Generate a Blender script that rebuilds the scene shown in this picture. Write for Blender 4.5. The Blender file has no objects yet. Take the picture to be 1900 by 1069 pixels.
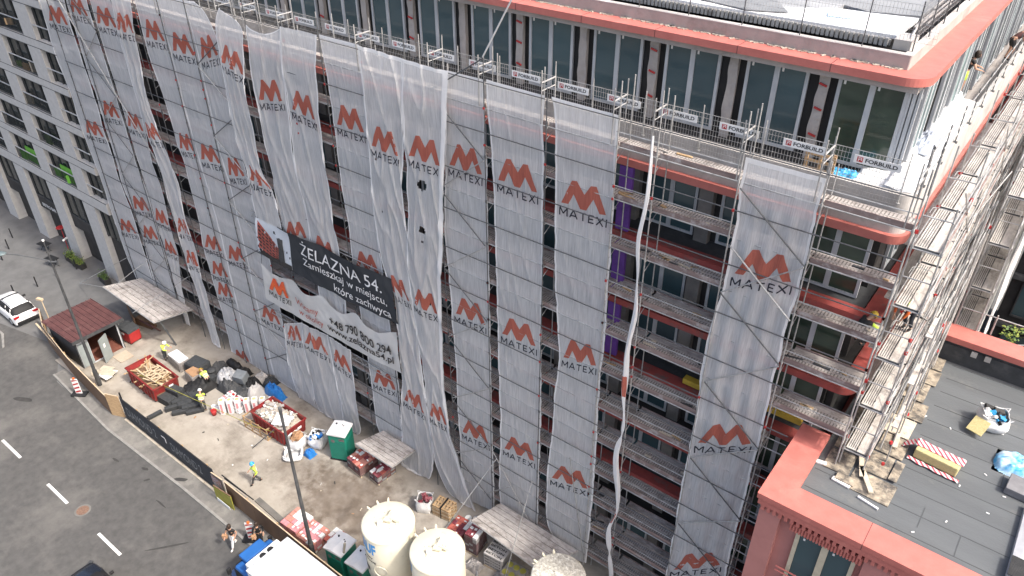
import bpy, bmesh, math, random
from mathutils import Vector, Matrix, noise
PI = math.pi
S = bpy.context.scene
# ------------------------------------------------------------------ camera, world, sun, exposure
cam = bpy.data.cameras.new("camera"); camo = bpy.data.objects.new("camera", cam)
S.collection.objects.link(camo); S.camera = camo
cam.sensor_width = 36; cam.sensor_fit = 'HORIZONTAL'; cam.lens = 36 * 1423.65 / 1900; cam.clip_end = 600; cam.clip_start = 0.5
camo.location = (0, -21.97, 35.0)
camo.rotation_euler = (math.radians(90 - 33.917), 0, math.radians(37.704))
W = bpy.data.worlds.new("World"); S.world = W; W.use_nodes = True
nt = W.node_tree; bg = nt.nodes['Background']
sky = nt.nodes.new('ShaderNodeTexSky'); sky.sky_type = 'NISHITA'; sky.sun_disc = False
SUN_AZ, SUN_EL = 86.0, 50.0
sky.sun_elevation = math.radians(SUN_EL); sky.sun_rotation = math.radians(SUN_AZ)
sky.air_density = 1.0; sky.dust_density = 6.0; sky.ozone_density = 0.6
nt.links.new(sky.outputs[0], bg.inputs[0]); bg.inputs[1].default_value = 0.15
sun = bpy.data.lights.new("sun", 'SUN'); suno = bpy.data.objects.new("sun", sun); S.collection.objects.link(suno)
sun.energy = 1.95; sun.angle = math.radians(4.0); sun.color = (1.0, 0.955, 0.89)
_a, _e = math.radians(SUN_AZ), math.radians(SUN_EL)
sd = Vector((math.sin(_a) * math.cos(_e), math.cos(_a) * math.cos(_e), math.sin(_e)))
suno.rotation_euler = sd.to_track_quat('Z', 'Y').to_euler()
S.view_settings.view_transform = 'Standard'; S.view_settings.look = 'None'
S.view_settings.exposure = 1.08; S.view_settings.gamma = 1.0
S.cycles.max_bounces = 6; S.cycles.transparent_max_bounces = 12

# ------------------------------------------------------------------ helpers
def link(o): S.collection.objects.link(o); return o
def tag(o, label=None, cat=None, group=None, kind=None):
    if label: o['label'] = label
    if cat: o['category'] = cat
    if group: o['group'] = group
    if kind: o['kind'] = kind
    return o
def thing(name, label, cat, loc=(0, 0, 0), rz=0, group=None):
    o = bpy.data.objects.new(name, None); o.empty_display_size = .3; link(o)
    o.location = loc; o.rotation_euler = (0, 0, rz)
    return tag(o, label, cat, group)
class MB:
    def __init__(s): s.v = []; s.f = []; s.m = []
    def add(s, vs, fs, m=0):
        b = len(s.v); s.v += [tuple(v) for v in vs]; s.f += [tuple(b + i for i in f) for f in fs]; s.m += [m] * len(fs); return s
    def box(s, x0, x1, y0, y1, z0, z1, m=0):
        vs = [(x, y, z) for z in (z0, z1) for y in (y0, y1) for x in (x0, x1)]
        return s.add(vs, [(0, 2, 3, 1), (4, 5, 7, 6), (0, 1, 5, 4), (2, 6, 7, 3), (0, 4, 6, 2), (1, 3, 7, 5)], m)
    def ob(s, c, d, rz=0, m=0, rx=0, ry=0):
        R = Matrix.Rotation(rz, 3, 'Z') @ Matrix.Rotation(ry, 3, 'Y') @ Matrix.Rotation(rx, 3, 'X'); c = Vector(c)
        vs = [c + R @ Vector((x * d[0] / 2, y * d[1] / 2, z * d[2] / 2)) for z in (-1, 1) for y in (-1, 1) for x in (-1, 1)]
        return s.add(vs, [(0, 2, 3, 1), (4, 5, 7, 6), (0, 1, 5, 4), (2, 6, 7, 3), (0, 4, 6, 2), (1, 3, 7, 5)], m)
    def tube(s, p, q, r, n=6, m=0, r2=None, cap=True):
        p, q = Vector(p), Vector(q); d = (q - p)
        if d.length < 1e-6: return s
        d.normalize(); a = d.orthogonal().normalized(); b = d.cross(a); r2 = r if r2 is None else r2
        vs = [p + (a * math.cos(2 * PI * i / n) + b * math.sin(2 * PI * i / n)) * r for i in range(n)]
        vs += [q + (a * math.cos(2 * PI * i / n) + b * math.sin(2 * PI * i / n)) * r2 for i in range(n)]
        fs = [(i, (i + 1) % n, n + (i + 1) % n, n + i) for i in range(n)]
        if cap: fs += [tuple(range(n - 1, -1, -1)), tuple(range(n, 2 * n))]
        return s.add(vs, fs, m)
    def path(s, pts, r, n=6, m=0):
        for a, b in zip(pts[:-1], pts[1:]): s.tube(a, b, r, n, m)
        return s
    def prism(s, poly, z0, z1, m=0, mt=None):
        n = len(poly); vs = [(x, y, z0) for x, y in poly] + [(x, y, z1) for x, y in poly]
        s.add(vs, [(i, (i + 1) % n, n + (i + 1) % n, n + i) for i in range(n)] + [tuple(range(n - 1, -1, -1))], m)
        return s.add([(x, y, z1) for x, y in poly], [tuple(range(n))], m if mt is None else mt)
    def prof(s, poly, y0, y1, m=0):      # polygon in x,z pushed along y
        n = len(poly); vs = [(x, y0, z) for x, z in poly] + [(x, y1, z) for x, z in poly]
        return s.add(vs, [(i, (i + 1) % n, n + (i + 1) % n, n + i) for i in range(n)] + [tuple(range(n - 1, -1, -1)), tuple(range(n, 2 * n))], m)
    def lathe(s, prof, n=24, c=(0, 0, 0), m=0):
        k = len(prof); vs = []
        for i in range(n):
            a = 2 * PI * i / n
            vs += [(c[0] + r * math.cos(a), c[1] + r * math.sin(a), c[2] + z) for r, z in prof]
        fs = []
        for i in range(n):
            j = (i + 1) % n
            fs += [(i * k + t, j * k + t, j * k + t + 1, i * k + t + 1) for t in range(k - 1)]
        return s.add(vs, fs, m)
    def grid(s, fn, nu, nv, m=0):
        vs = [fn(i / nu, j / nv) for j in range(nv + 1) for i in range(nu + 1)]
        fs = [(j * (nu + 1) + i, j * (nu + 1) + i + 1, (j + 1) * (nu + 1) + i + 1, (j + 1) * (nu + 1) + i) for j in range(nv) for i in range(nu)]
        return s.add(vs, fs, m)
    def rod(s, p, q, r, at=(), rb=.042, hb=.055, m=0):      # vertical rod with collars, one piece
        z0, z1 = p[2], q[2]; pr = [(0, z0), (r, z0)]
        for z in sorted(at):
            if z0 + hb < z < z1 - hb: pr += [(r, z - hb), (rb, z - hb), (rb, z + hb), (r, z + hb)]
        pr += [(r, z1), (0, z1)]; return s.lathe(pr, 6, (p[0], p[1], 0), m)
    def build(s, name, mats, parent=None, smooth=False, world=False, bevel=0, solid=0):
        me = bpy.data.meshes.new(name); me.from_pydata(s.v, [], s.f)
        if not isinstance(mats, (list, tuple)): mats = [mats]
        for a in mats: me.materials.append(a)
        if len(mats) > 1: me.polygons.foreach_set('material_index', s.m)
        if smooth: me.polygons.foreach_set('use_smooth', [True] * len(me.polygons))
        me.update()
        o = link(bpy.data.objects.new(name, me))
        if parent:
            o.parent = parent
            if world:
                l = Vector((0, 0, 0)); p = parent
                while p: l += p.location; p = p.parent
                o.location = -l
        if bevel:
            b = o.modifiers.new('bevel', 'BEVEL'); b.width = bevel; b.segments = 2; b.limit_method = 'ANGLE'
        if solid:
            b = o.modifiers.new('solid', 'SOLIDIFY'); b.thickness = solid
        return o
def copy_tree(o, parent=None):
    c = o.copy(); link(c)
    if parent: c.parent = parent
    for ch in list(o.children): copy_tree(ch, c)
    return c
# ------------------------------------------------------------------ materials
MATS = {}
def mat(name, c1, c2=None, rough=.8, scale=1.5, metal=0, bump=0, bscale=None, stretch=(1, 1, 1), c3=None, s3=.3, t3=(.5, .62), spec=.5, detail=6, obj=False):
    if name in MATS: return MATS[name]
    m = bpy.data.materials.new(name); m.use_nodes = True; n = m.node_tree; N = n.nodes; Lk = n.links
    p = N['Principled BSDF']; p.inputs['Roughness'].default_value = rough; p.inputs['Metallic'].default_value = metal
    p.inputs['Specular IOR Level'].default_value = spec
    if c2 is None: c2 = tuple(v * .82 for v in c1)
    if obj: g = N.new('ShaderNodeTexCoord'); src = g.outputs['Object']
    else: g = N.new('ShaderNodeNewGeometry'); src = g.outputs['Position']
    mp = N.new('ShaderNodeMapping'); mp.inputs['Scale'].default_value = stretch; Lk.new(src, mp.inputs[0])
    t = N.new('ShaderNodeTexNoise'); t.inputs['Scale'].default_value = scale; t.inputs['Detail'].default_value = detail; t.inputs['Roughness'].default_value = .62
    Lk.new(mp.outputs[0], t.inputs['Vector'])
    r = N.new('ShaderNodeValToRGB'); r.color_ramp.elements[0].position = .34; r.color_ramp.elements[1].position = .68
    r.color_ramp.elements[0].color = (*c2, 1); r.color_ramp.elements[1].color = (*c1, 1); Lk.new(t.outputs[0], r.inputs[0])
    out = r.outputs[0]
    if c3:
        t2 = N.new('ShaderNodeTexNoise'); t2.inputs['Scale'].default_value = s3; t2.inputs['Detail'].default_value = 8; t2.inputs['Roughness'].default_value = .7
        Lk.new(src, t2.inputs['Vector'])
        r2 = N.new('ShaderNodeValToRGB'); r2.color_ramp.elements[0].position = t3[0]; r2.color_ramp.elements[1].position = t3[1]
        r2.color_ramp.elements[0].color = (0, 0, 0, 1); r2.color_ramp.elements[1].color = (1, 1, 1, 1); Lk.new(t2.outputs[0], r2.inputs[0])
        mx = N.new('ShaderNodeMixRGB'); Lk.new(r2.outputs[0], mx.inputs[0]); Lk.new(out, mx.inputs[1]); mx.inputs[2].default_value = (*c3, 1); out = mx.outputs[0]
    Lk.new(out, p.inputs['Base Color'])
    if bump:
        b = N.new('ShaderNodeBump'); b.inputs['Strength'].default_value = bump; b.inputs['Distance'].default_value = .03
        tb = N.new('ShaderNodeTexNoise'); tb.inputs['Scale'].default_value = bscale or scale * 4; tb.inputs['Detail'].default_value = 5
        Lk.new(src, tb.inputs['Vector']); Lk.new(tb.outputs[0], b.inputs['Height']); Lk.new(b.outputs[0], p.inputs['Normal'])
    MATS[name] = m; return m
M = {}
M['asphalt'] = mat('asphalt', (.094, .092, .089), (.066, .065, .063), .9, 2.2, bump=.5, bscale=40, c3=(.15, .144, .134), s3=.16, t3=(.50, .70))
M['plaza'] = mat('plaza', (.155, .155, .153), (.118, .118, .117), .9, .8, bump=.3, bscale=30, c3=(.10, .10, .10), s3=.35, t3=(.56, .72))
M['yard'] = mat('yard', (.40, .365, .315), (.31, .282, .24), .95, .9, bump=.6, bscale=9, c3=(.20, .175, .145), s3=.28, t3=(.5, .66))
M['mud'] = mat('mud', (.19, .155, .12), (.12, .095, .072), .9, 1.6, bump=1.0, bscale=5, c3=(.27, .235, .19), s3=1.1, t3=(.52, .7))
M['pave'] = mat('pave', (.175, .168, .155), (.125, .12, .112), .9, 1.3, bump=.3, bscale=20, c3=(.24, .23, .205), s3=.5, t3=(.52, .7))
M['kerb'] = mat('kerb', (.27, .262, .245), (.19, .185, .175), .9, 3)
M['paint'] = mat('paint', (.8, .8, .78), (.6, .6, .58), .7, 6)
M['dirt'] = mat('dirt', (.05, .048, .045), (.03, .03, .03), .9, 3)
M['conc'] = mat('conc', (.42, .39, .37), (.33, .305, .285), .85, 1.6, bump=.25, bscale=12, c3=(.27, .245, .225), s3=.8, t3=(.52, .66))
M['conc2'] = mat('conc2', (.52, .50, .48), (.40, .38, .36), .85, 1.2, bump=.2, c3=(.33, .31, .29), s3=.7, t3=(.5, .68))
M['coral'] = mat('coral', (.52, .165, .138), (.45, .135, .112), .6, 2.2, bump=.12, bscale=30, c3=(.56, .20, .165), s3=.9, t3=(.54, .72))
M['rose'] = mat('rose', (.46, .20, .178), (.41, .175, .155), .85, 1.4, bump=.15)
M['glass'] = mat('glass', (.060, .108, .122), (.036, .066, .078), .13, .22, spec=.6, detail=2)
M['glassd'] = mat('glassd', (.022, .032, .034), (.012, .018, .02), .12, .3, spec=.5, detail=2)
M['glassg'] = mat('glassg', (.055, .085, .06), (.02, .035, .026), .10, .4, spec=.6, detail=2, stretch=(1, 1, 2.5))
M['frame'] = mat('frame', (.50, .52, .54), (.38, .40, .42), .5, 3, stretch=(1, 1, .3))
M['frost'] = mat('frost', (.26, .38, .36), (.12, .20, .19), .3, 1.2)
M['black'] = mat('black', (.016, .016, .017), (.008, .008, .009), .7, 2)
M['dark'] = mat('dark', (.045, .043, .042), (.022, .021, .021), .85, 1.2)
M['steel'] = mat('steel', (.50, .50, .49), (.33, .33, .325), .5, 4, metal=.35, c3=(.20, .19, .18), s3=3, t3=(.55, .7))
M['tubed'] = mat('tubed', (.13, .135, .14), (.08, .085, .09), .5, 4, metal=.3)  # dark tube grey; on front guard rails it paints in their shade
M['deck'] = mat('deck', (.52, .485, .455), (.31, .28, .26), .8, 7, stretch=(.35, 1.6, 1), bump=.5, bscale=22, c3=(.18, .155, .14), s3=1.3, t3=(.5, .68))
M['decky'] = mat('decky', (.60, .57, .53), (.40, .37, .34), .8, 7, stretch=(2.4, .3, 1), bump=.5, bscale=22, c3=(.22, .195, .175), s3=1.3, t3=(.52, .70))
M['toe'] = mat('toe', (.30, .225, .205), (.17, .12, .11), .85, 3, stretch=(.3, 1, 2), c3=(.42, .38, .36), s3=2, t3=(.5, .66))
M['white'] = mat('white', (.80, .80, .79), (.68, .68, .67), .7, 2)
M['roofw'] = mat('roofw', (.78, .79, .80), (.64, .65, .67), .75, .8)
M['cream'] = mat('cream', (.68, .635, .50), (.61, .565, .44), .5, 1.5, c3=(.46, .42, .33), s3=1.6, t3=(.60, .74))
M['wood'] = mat('wood', (.52, .36, .20), (.36, .235, .125), .8, 5, stretch=(1, 1, 3))
M['woodp'] = mat('woodp', (.62, .50, .35), (.48, .37, .24), .8, 4)
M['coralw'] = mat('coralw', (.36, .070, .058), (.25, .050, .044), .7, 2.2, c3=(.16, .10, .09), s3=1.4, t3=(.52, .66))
M['conc_shade'] = mat('conc_shade', (.20, .19, .18), (.13, .125, .12), .9, 1.6)  # lower-floor concrete, with the shade behind the nets put into its colour
M['brown'] = mat('brown', (.19, .115, .068), (.14, .082, .05), .7, 1.2, stretch=(1, 1, .3), c3=(.19, .12, .075), s3=.8, t3=(.5, .7))
M['maroon'] = mat('maroon', (.125, .052, .048), (.085, .035, .033), .6, 1.5, c3=(.19, .10, .09), s3=1.4, t3=(.55, .7))
M['red'] = mat('red', (.46, .03, .03), (.33, .022, .022), .5, 2)
M['skip'] = mat('skip', (.27, .022, .022), (.16, .016, .016), .6, 2, c3=(.16, .07, .05), s3=1.4, t3=(.52, .66))
M['green'] = mat('green', (.012, .235, .165), (.008, .19, .13), .5, 1.5)
M['blue'] = mat('blue', (.02, .20, .55), (.012, .12, .38), .5, 3)
M['ltblue'] = mat('ltblue', (.07, .42, .68), (.03, .27, .55), .45, 3)
M['navy'] = mat('navy', (.028, .036, .048), (.018, .023, .032), .7, 2)
M['anth'] = mat('anth', (.055, .058, .062), (.035, .037, .04), .75, 2, c3=(.085, .085, .085), s3=1.5, t3=(.5, .7))
M['eps'] = mat('eps', (.052, .056, .060), (.032, .035, .038), .9, 6)
M['purple'] = mat('purple', (.16, .06, .33), (.11, .04, .24), .6, 2)
M['yellow'] = mat('yellow', (.62, .42, .05), (.45, .30, .04), .6, 3)
M['olive'] = mat('olive', (.33, .31, .05), (.25, .235, .04), .6, 2)
M['hiviz'] = mat('hiviz', (.68, .92, .12), (.58, .80, .08), .7, 8)
M['skin'] = mat('skin', (.50, .30, .21), (.44, .25, .17), .6, 8)
M['hair'] = mat('hair', (.035, .02, .012), (.02, .012, .008), .7, 20)
M['memb'] = mat('memb', (.112, .122, .130), (.088, .096, .103), .85, .7, bump=.25, bscale=14, stretch=(.25, 1.5, 1), c3=(.165, .165, .155), s3=.45, t3=(.55, .75))
M['board'] = mat('board', (.44, .385, .30), (.22, .185, .14), .9, 4, bump=.5, bscale=14, c3=(.085, .078, .07), s3=2.4, t3=(.44, .60))
M['lap'] = mat('lap', (.075, .082, .088), (.06, .066, .07), .9, 2)
M['board2'] = mat('board2', (.58, .52, .42), (.44, .38, .29), .9, 2.4, bump=.3, c3=(.24, .21, .17), s3=2.6, t3=(.58, .7))
M['wool'] = mat('wool', (.56, .50, .27), (.38, .32, .14), .95, 14, stretch=(1, 1, 6))
M['leaf'] = mat('leaf', (.10, .17, .03), (.045, .085, .018), .7, 5)
M['leafy'] = mat('leafy', (.23, .27, .04), (.12, .16, .03), .7, 5)
M['brick'] = mat('brick', (.47, .12, .09), (.33, .08, .065), .8, 7)
M['brickl'] = mat('brickl', (.58, .27, .21), (.46, .19, .155), .8, 7)
M['slot'] = mat('slot', (.22, .20, .185), (.14, .125, .115), .8, 5)
M['maroonb'] = mat('maroonb', (.22, .035, .05), (.14, .022, .034), .6, 5, c3=(.30, .12, .13), s3=4, t3=(.5, .65))
M['film'] = mat('film', (.30, .28, .27), (.15, .14, .135), .35, 3, bump=.6, bscale=8)
M['bagw'] = mat('bagw', (.74, .74, .73), (.60, .60, .60), .75, 5, bump=.7, bscale=8)
M['rubble'] = mat('rubble', (.62, .56, .47), (.34, .30, .25), .95, 5, bump=1, bscale=9, c3=(.20, .18, .16), s3=2.5, t3=(.55, .65))
M['stone'] = mat('stone', (.52, .515, .50), (.44, .435, .425), .85, 2.5, bump=.1)
M['carw'] = mat('carw', (.82, .82, .82), (.78, .78, .78), .25, 1)
M['carb'] = mat('carb', (.016, .021, .033), (.012, .016, .026), .18, 1)
M['truckb'] = mat('truckb', (.025, .12, .36), (.02, .10, .32), .3, 1)
M['tyre'] = mat('tyre', (.02, .02, .02), (.012, .012, .012), .85, 5)
M['lampred'] = mat('lampred', (.42, .01, .015), (.32, .008, .01), .3, 2)
M['cardb'] = mat('cardb', (.42, .25, .14), (.32, .185, .10), .85, 3)
M['txtw'] = mat('txtw', (.78, .78, .78), (.72, .72, .72), .7, 2)
M['txtk'] = mat('txtk', (.022, .022, .024), (.015, .015, .017), .7, 2)
M['orange'] = mat('orange', (.70, .16, .03), (.55, .10, .02), .7, 2)
M['knauf'] = mat('knauf', (.01, .25, .60), (.01, .22, .55), .5, 2)
M['sheetw'] = mat('sheetw', (.84, .85, .86), (.72, .73, .74), .7, 1.1, bump=.3, bscale=2.5)
M['pink'] = mat('pink', (.62, .30, .32), (.55, .2, .22), .7, 6)

def cloth(name, c1, c2, tr0, tr1, transl=.35):
    m = bpy.data.materials.new(name); m.use_nodes = True; n = m.node_tree; N = n.nodes; Lk = n.links
    N.remove(N['Principled BSDF']); out = N['Material Output']
    g = N.new('ShaderNodeNewGeometry')
    mp = N.new('ShaderNodeMapping'); mp.inputs['Scale'].default_value = (8.5, 1, .35); Lk.new(g.outputs['Position'], mp.inputs[0])
    t = N.new('ShaderNodeTexNoise'); t.inputs['Scale'].default_value = 3.5; t.inputs['Detail'].default_value = 6; t.inputs['Roughness'].default_value = .65; Lk.new(mp.outputs[0], t.inputs['Vector'])
    t2 = N.new('ShaderNodeTexNoise'); t2.inputs['Scale'].default_value = .55; t2.inputs['Detail'].default_value = 5; Lk.new(g.outputs['Position'], t2.inputs['Vector'])
    r = N.new('ShaderNodeValToRGB'); r.color_ramp.elements[0].position = .3; r.color_ramp.elements[1].position = .7
    r.color_ramp.elements[0].color = (*c2, 1); r.color_ramp.elements[1].color = (*c1, 1)
    ad = N.new('ShaderNodeMath'); ad.operation = 'ADD'; Lk.new(t.outputs[0], ad.inputs[0]); Lk.new(t2.outputs[0], ad.inputs[1])
    hf = N.new('ShaderNodeMath'); hf.operation = 'MULTIPLY'; hf.inputs[1].default_value = .5; Lk.new(ad.outputs[0], hf.inputs[0])
    Lk.new(hf.outputs[0], r.inputs[0])
    d = N.new('ShaderNodeBsdfDiffuse'); tl = N.new('ShaderNodeBsdfTranslucent'); Lk.new(r.outputs[0], d.inputs[0]); Lk.new(r.outputs[0], tl.inputs[0])
    mx = N.new('ShaderNodeMixShader'); mx.inputs[0].default_value = transl; Lk.new(d.outputs[0], mx.inputs[1]); Lk.new(tl.outputs[0], mx.inputs[2])
    tp = N.new('ShaderNodeBsdfTransparent'); mr = N.new('ShaderNodeMapRange'); mr.inputs[1].default_value = .3; mr.inputs[2].default_value = .7
    mr.inputs[3].default_value = tr1; mr.inputs[4].default_value = tr0; Lk.new(t.outputs[0], mr.inputs[0])
    m2 = N.new('ShaderNodeMixShader'); Lk.new(mr.outputs[0], m2.inputs[0]); Lk.new(mx.outputs[0], m2.inputs[1]); Lk.new(tp.outputs[0], m2.inputs[2])
    Lk.new(m2.outputs[0], out.inputs[0]); return m
M['net'] = cloth('net', (.97, .975, .98), (.82, .83, .84), .18, .42)
M['hem'] = cloth('hem', (.97, .97, .97), (.88, .88, .88), .0, .05)
M['mark'] = cloth('mark', (.60, .20, .145), (.50, .14, .10), .04, .2)
M['marktxt'] = cloth('marktxt', (.05, .055, .07), (.03, .032, .045), .02, .1, .1)
M['ban'] = cloth('ban', (.82, .82, .80), (.72, .72, .71), 0, 0)
M['bandark'] = cloth('bandark', (.060, .064, .070), (.048, .052, .058), 0, 0, .05)
def mesh_panel_mat():
    return M['steel']

# ------------------------------------------------------------------ text and marks
_tc = {}
def text_geo(txt, size=1, bold=.0, spacing=1):
    k = (txt, bold, spacing)
    if k not in _tc:
        cu = bpy.data.curves.new('t', 'FONT'); cu.body = txt; cu.size = 1; cu.offset = bold; cu.align_x = 'LEFT'; cu.space_character = spacing; cu.resolution_u = 3
        o = bpy.data.objects.new('t', cu); link(o); dg = bpy.context.evaluated_depsgraph_get()
        me = bpy.data.meshes.new_from_object(o.evaluated_get(dg))
        vs = [tuple(v.co) for v in me.vertices]; fs = [tuple(p.vertices) for p in me.polygons]
        bpy.data.objects.remove(o); bpy.data.curves.remove(cu); bpy.data.meshes.remove(me)
        xs = [v[0] for v in vs]; ys = [v[1] for v in vs]
        _tc[k] = (vs, fs, min(xs), max(xs), min(ys), max(ys))
    return _tc[k]
def subdiv(vs, fs, du, dv):
    bm = bmesh.new(); bv = [bm.verts.new((v[0], v[1], 0)) for v in vs]
    for f in fs:
        try: bm.faces.new([bv[i] for i in f])
        except ValueError: pass
    xs = [v[0] for v in vs]; ys = [v[1] for v in vs]
    def cut(lo, hi, d, ax):
        k = math.ceil(lo / d)
        while k * d < hi:
            if k * d > lo:
                co = [0, 0, 0]; co[ax] = k * d; no = [0, 0, 0]; no[ax] = 1
                bmesh.ops.bisect_plane(bm, geom=bm.verts[:] + bm.edges[:] + bm.faces[:], plane_co=co, plane_no=no)
            k += 1
    cut(min(xs), max(xs), du, 0); cut(min(ys), max(ys), dv, 1)
    bm.verts.index_update()
    r = ([tuple(v.co) for v in bm.verts], [tuple(v.index for v in f.verts) for f in bm.faces]); bm.free(); return r
_unused = ([(0, 0), (.235, .62), (.40, .62), (.52, .28), (.64, .50), (.78, .50), (1.0, -.12), (.84, -.12), (.715, .24), (.60, .04), (.40, .04), (.285, .34), (.16, 0)],)
def mark_geo():
    p = [(0, .0), (.235, .97), (.35, 1.0), (.52, .56), (.66, .97), (.78, 1.0), (1.0, .0), (.86, -.03), (.717, .47), (.57, -.04), (.43, -.05), (.28, .46), (.165, .02)]
    bm = bmesh.new(); bm.faces.new([bm.verts.new((x, y, 0)) for x, y in p]); bmesh.ops.triangulate(bm, faces=bm.faces[:]); bm.verts.index_update()
    r = ([tuple(v.co) for v in bm.verts], [tuple(v.index for v in f.verts) for f in bm.faces]); bm.free(); return r
def stroke_geo(txt='MATEXI', th=.16):
    G_ = {'M': (1.0, [[(0, 0), (0, 1)], [(0, 1), (.5, .28)], [(.5, .28), (1, 1)], [(1, 1), (1, 0)]]), 'A': (1.0, [[(0, 0), (.5, 1)], [(.5, 1), (1, 0)], [(.22, .30), (.78, .30)]]),
          'T': (.82, [[(0, .93), (1, .93)], [(.5, .93), (.5, 0)]]), 'E': (.68, [[(.06, 0), (.06, 1)], [(.06, .93), (1, .93)], [(.06, .5), (.88, .5)], [(.06, .07), (1, .07)]]),
          'X': (.85, [[(0, 0), (1, 1)], [(0, 1), (1, 0)]]), 'I': (.12, [[(.5, 0), (.5, 1)]])}
    vs = []; fs = []; x = 0
    for c in txt:
        w, st = G_[c]
        for (a, b_) in st:
            p = Vector((x + a[0] * w, a[1])); q = Vector((x + b_[0] * w, b_[1])); d = (q - p).normalized(); n = Vector((-d.y, d.x)) * th / 2; k = len(vs)
            vs += [(p + n).to_tuple(), (q + n).to_tuple(), (q - n).to_tuple(), (p - n).to_tuple()]; fs.append((k, k + 1, k + 2, k + 3))
        x += w + .36
    W_ = x - .36; return [(v[0] / W_, v[1]) for v in vs], fs
def flat_text(txt, P, ux, uz, w, matx, parent, name='lettering', bold=0.0, h=None, world=True):
    vs, fs, x0, x1, y0, y1 = text_geo(txt, 1, bold); P, ux, uz = Vector(P), Vector(ux), Vector(uz); s = w / (x1 - x0); sh = s if h is None else h / (y1 - y0)
    b = MB(); b.add([P + ux * ((v[0] - x0) * s) + uz * ((v[1] - y0) * sh) for v in vs], fs); return b.build(name, matx, parent, world=world)
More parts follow.
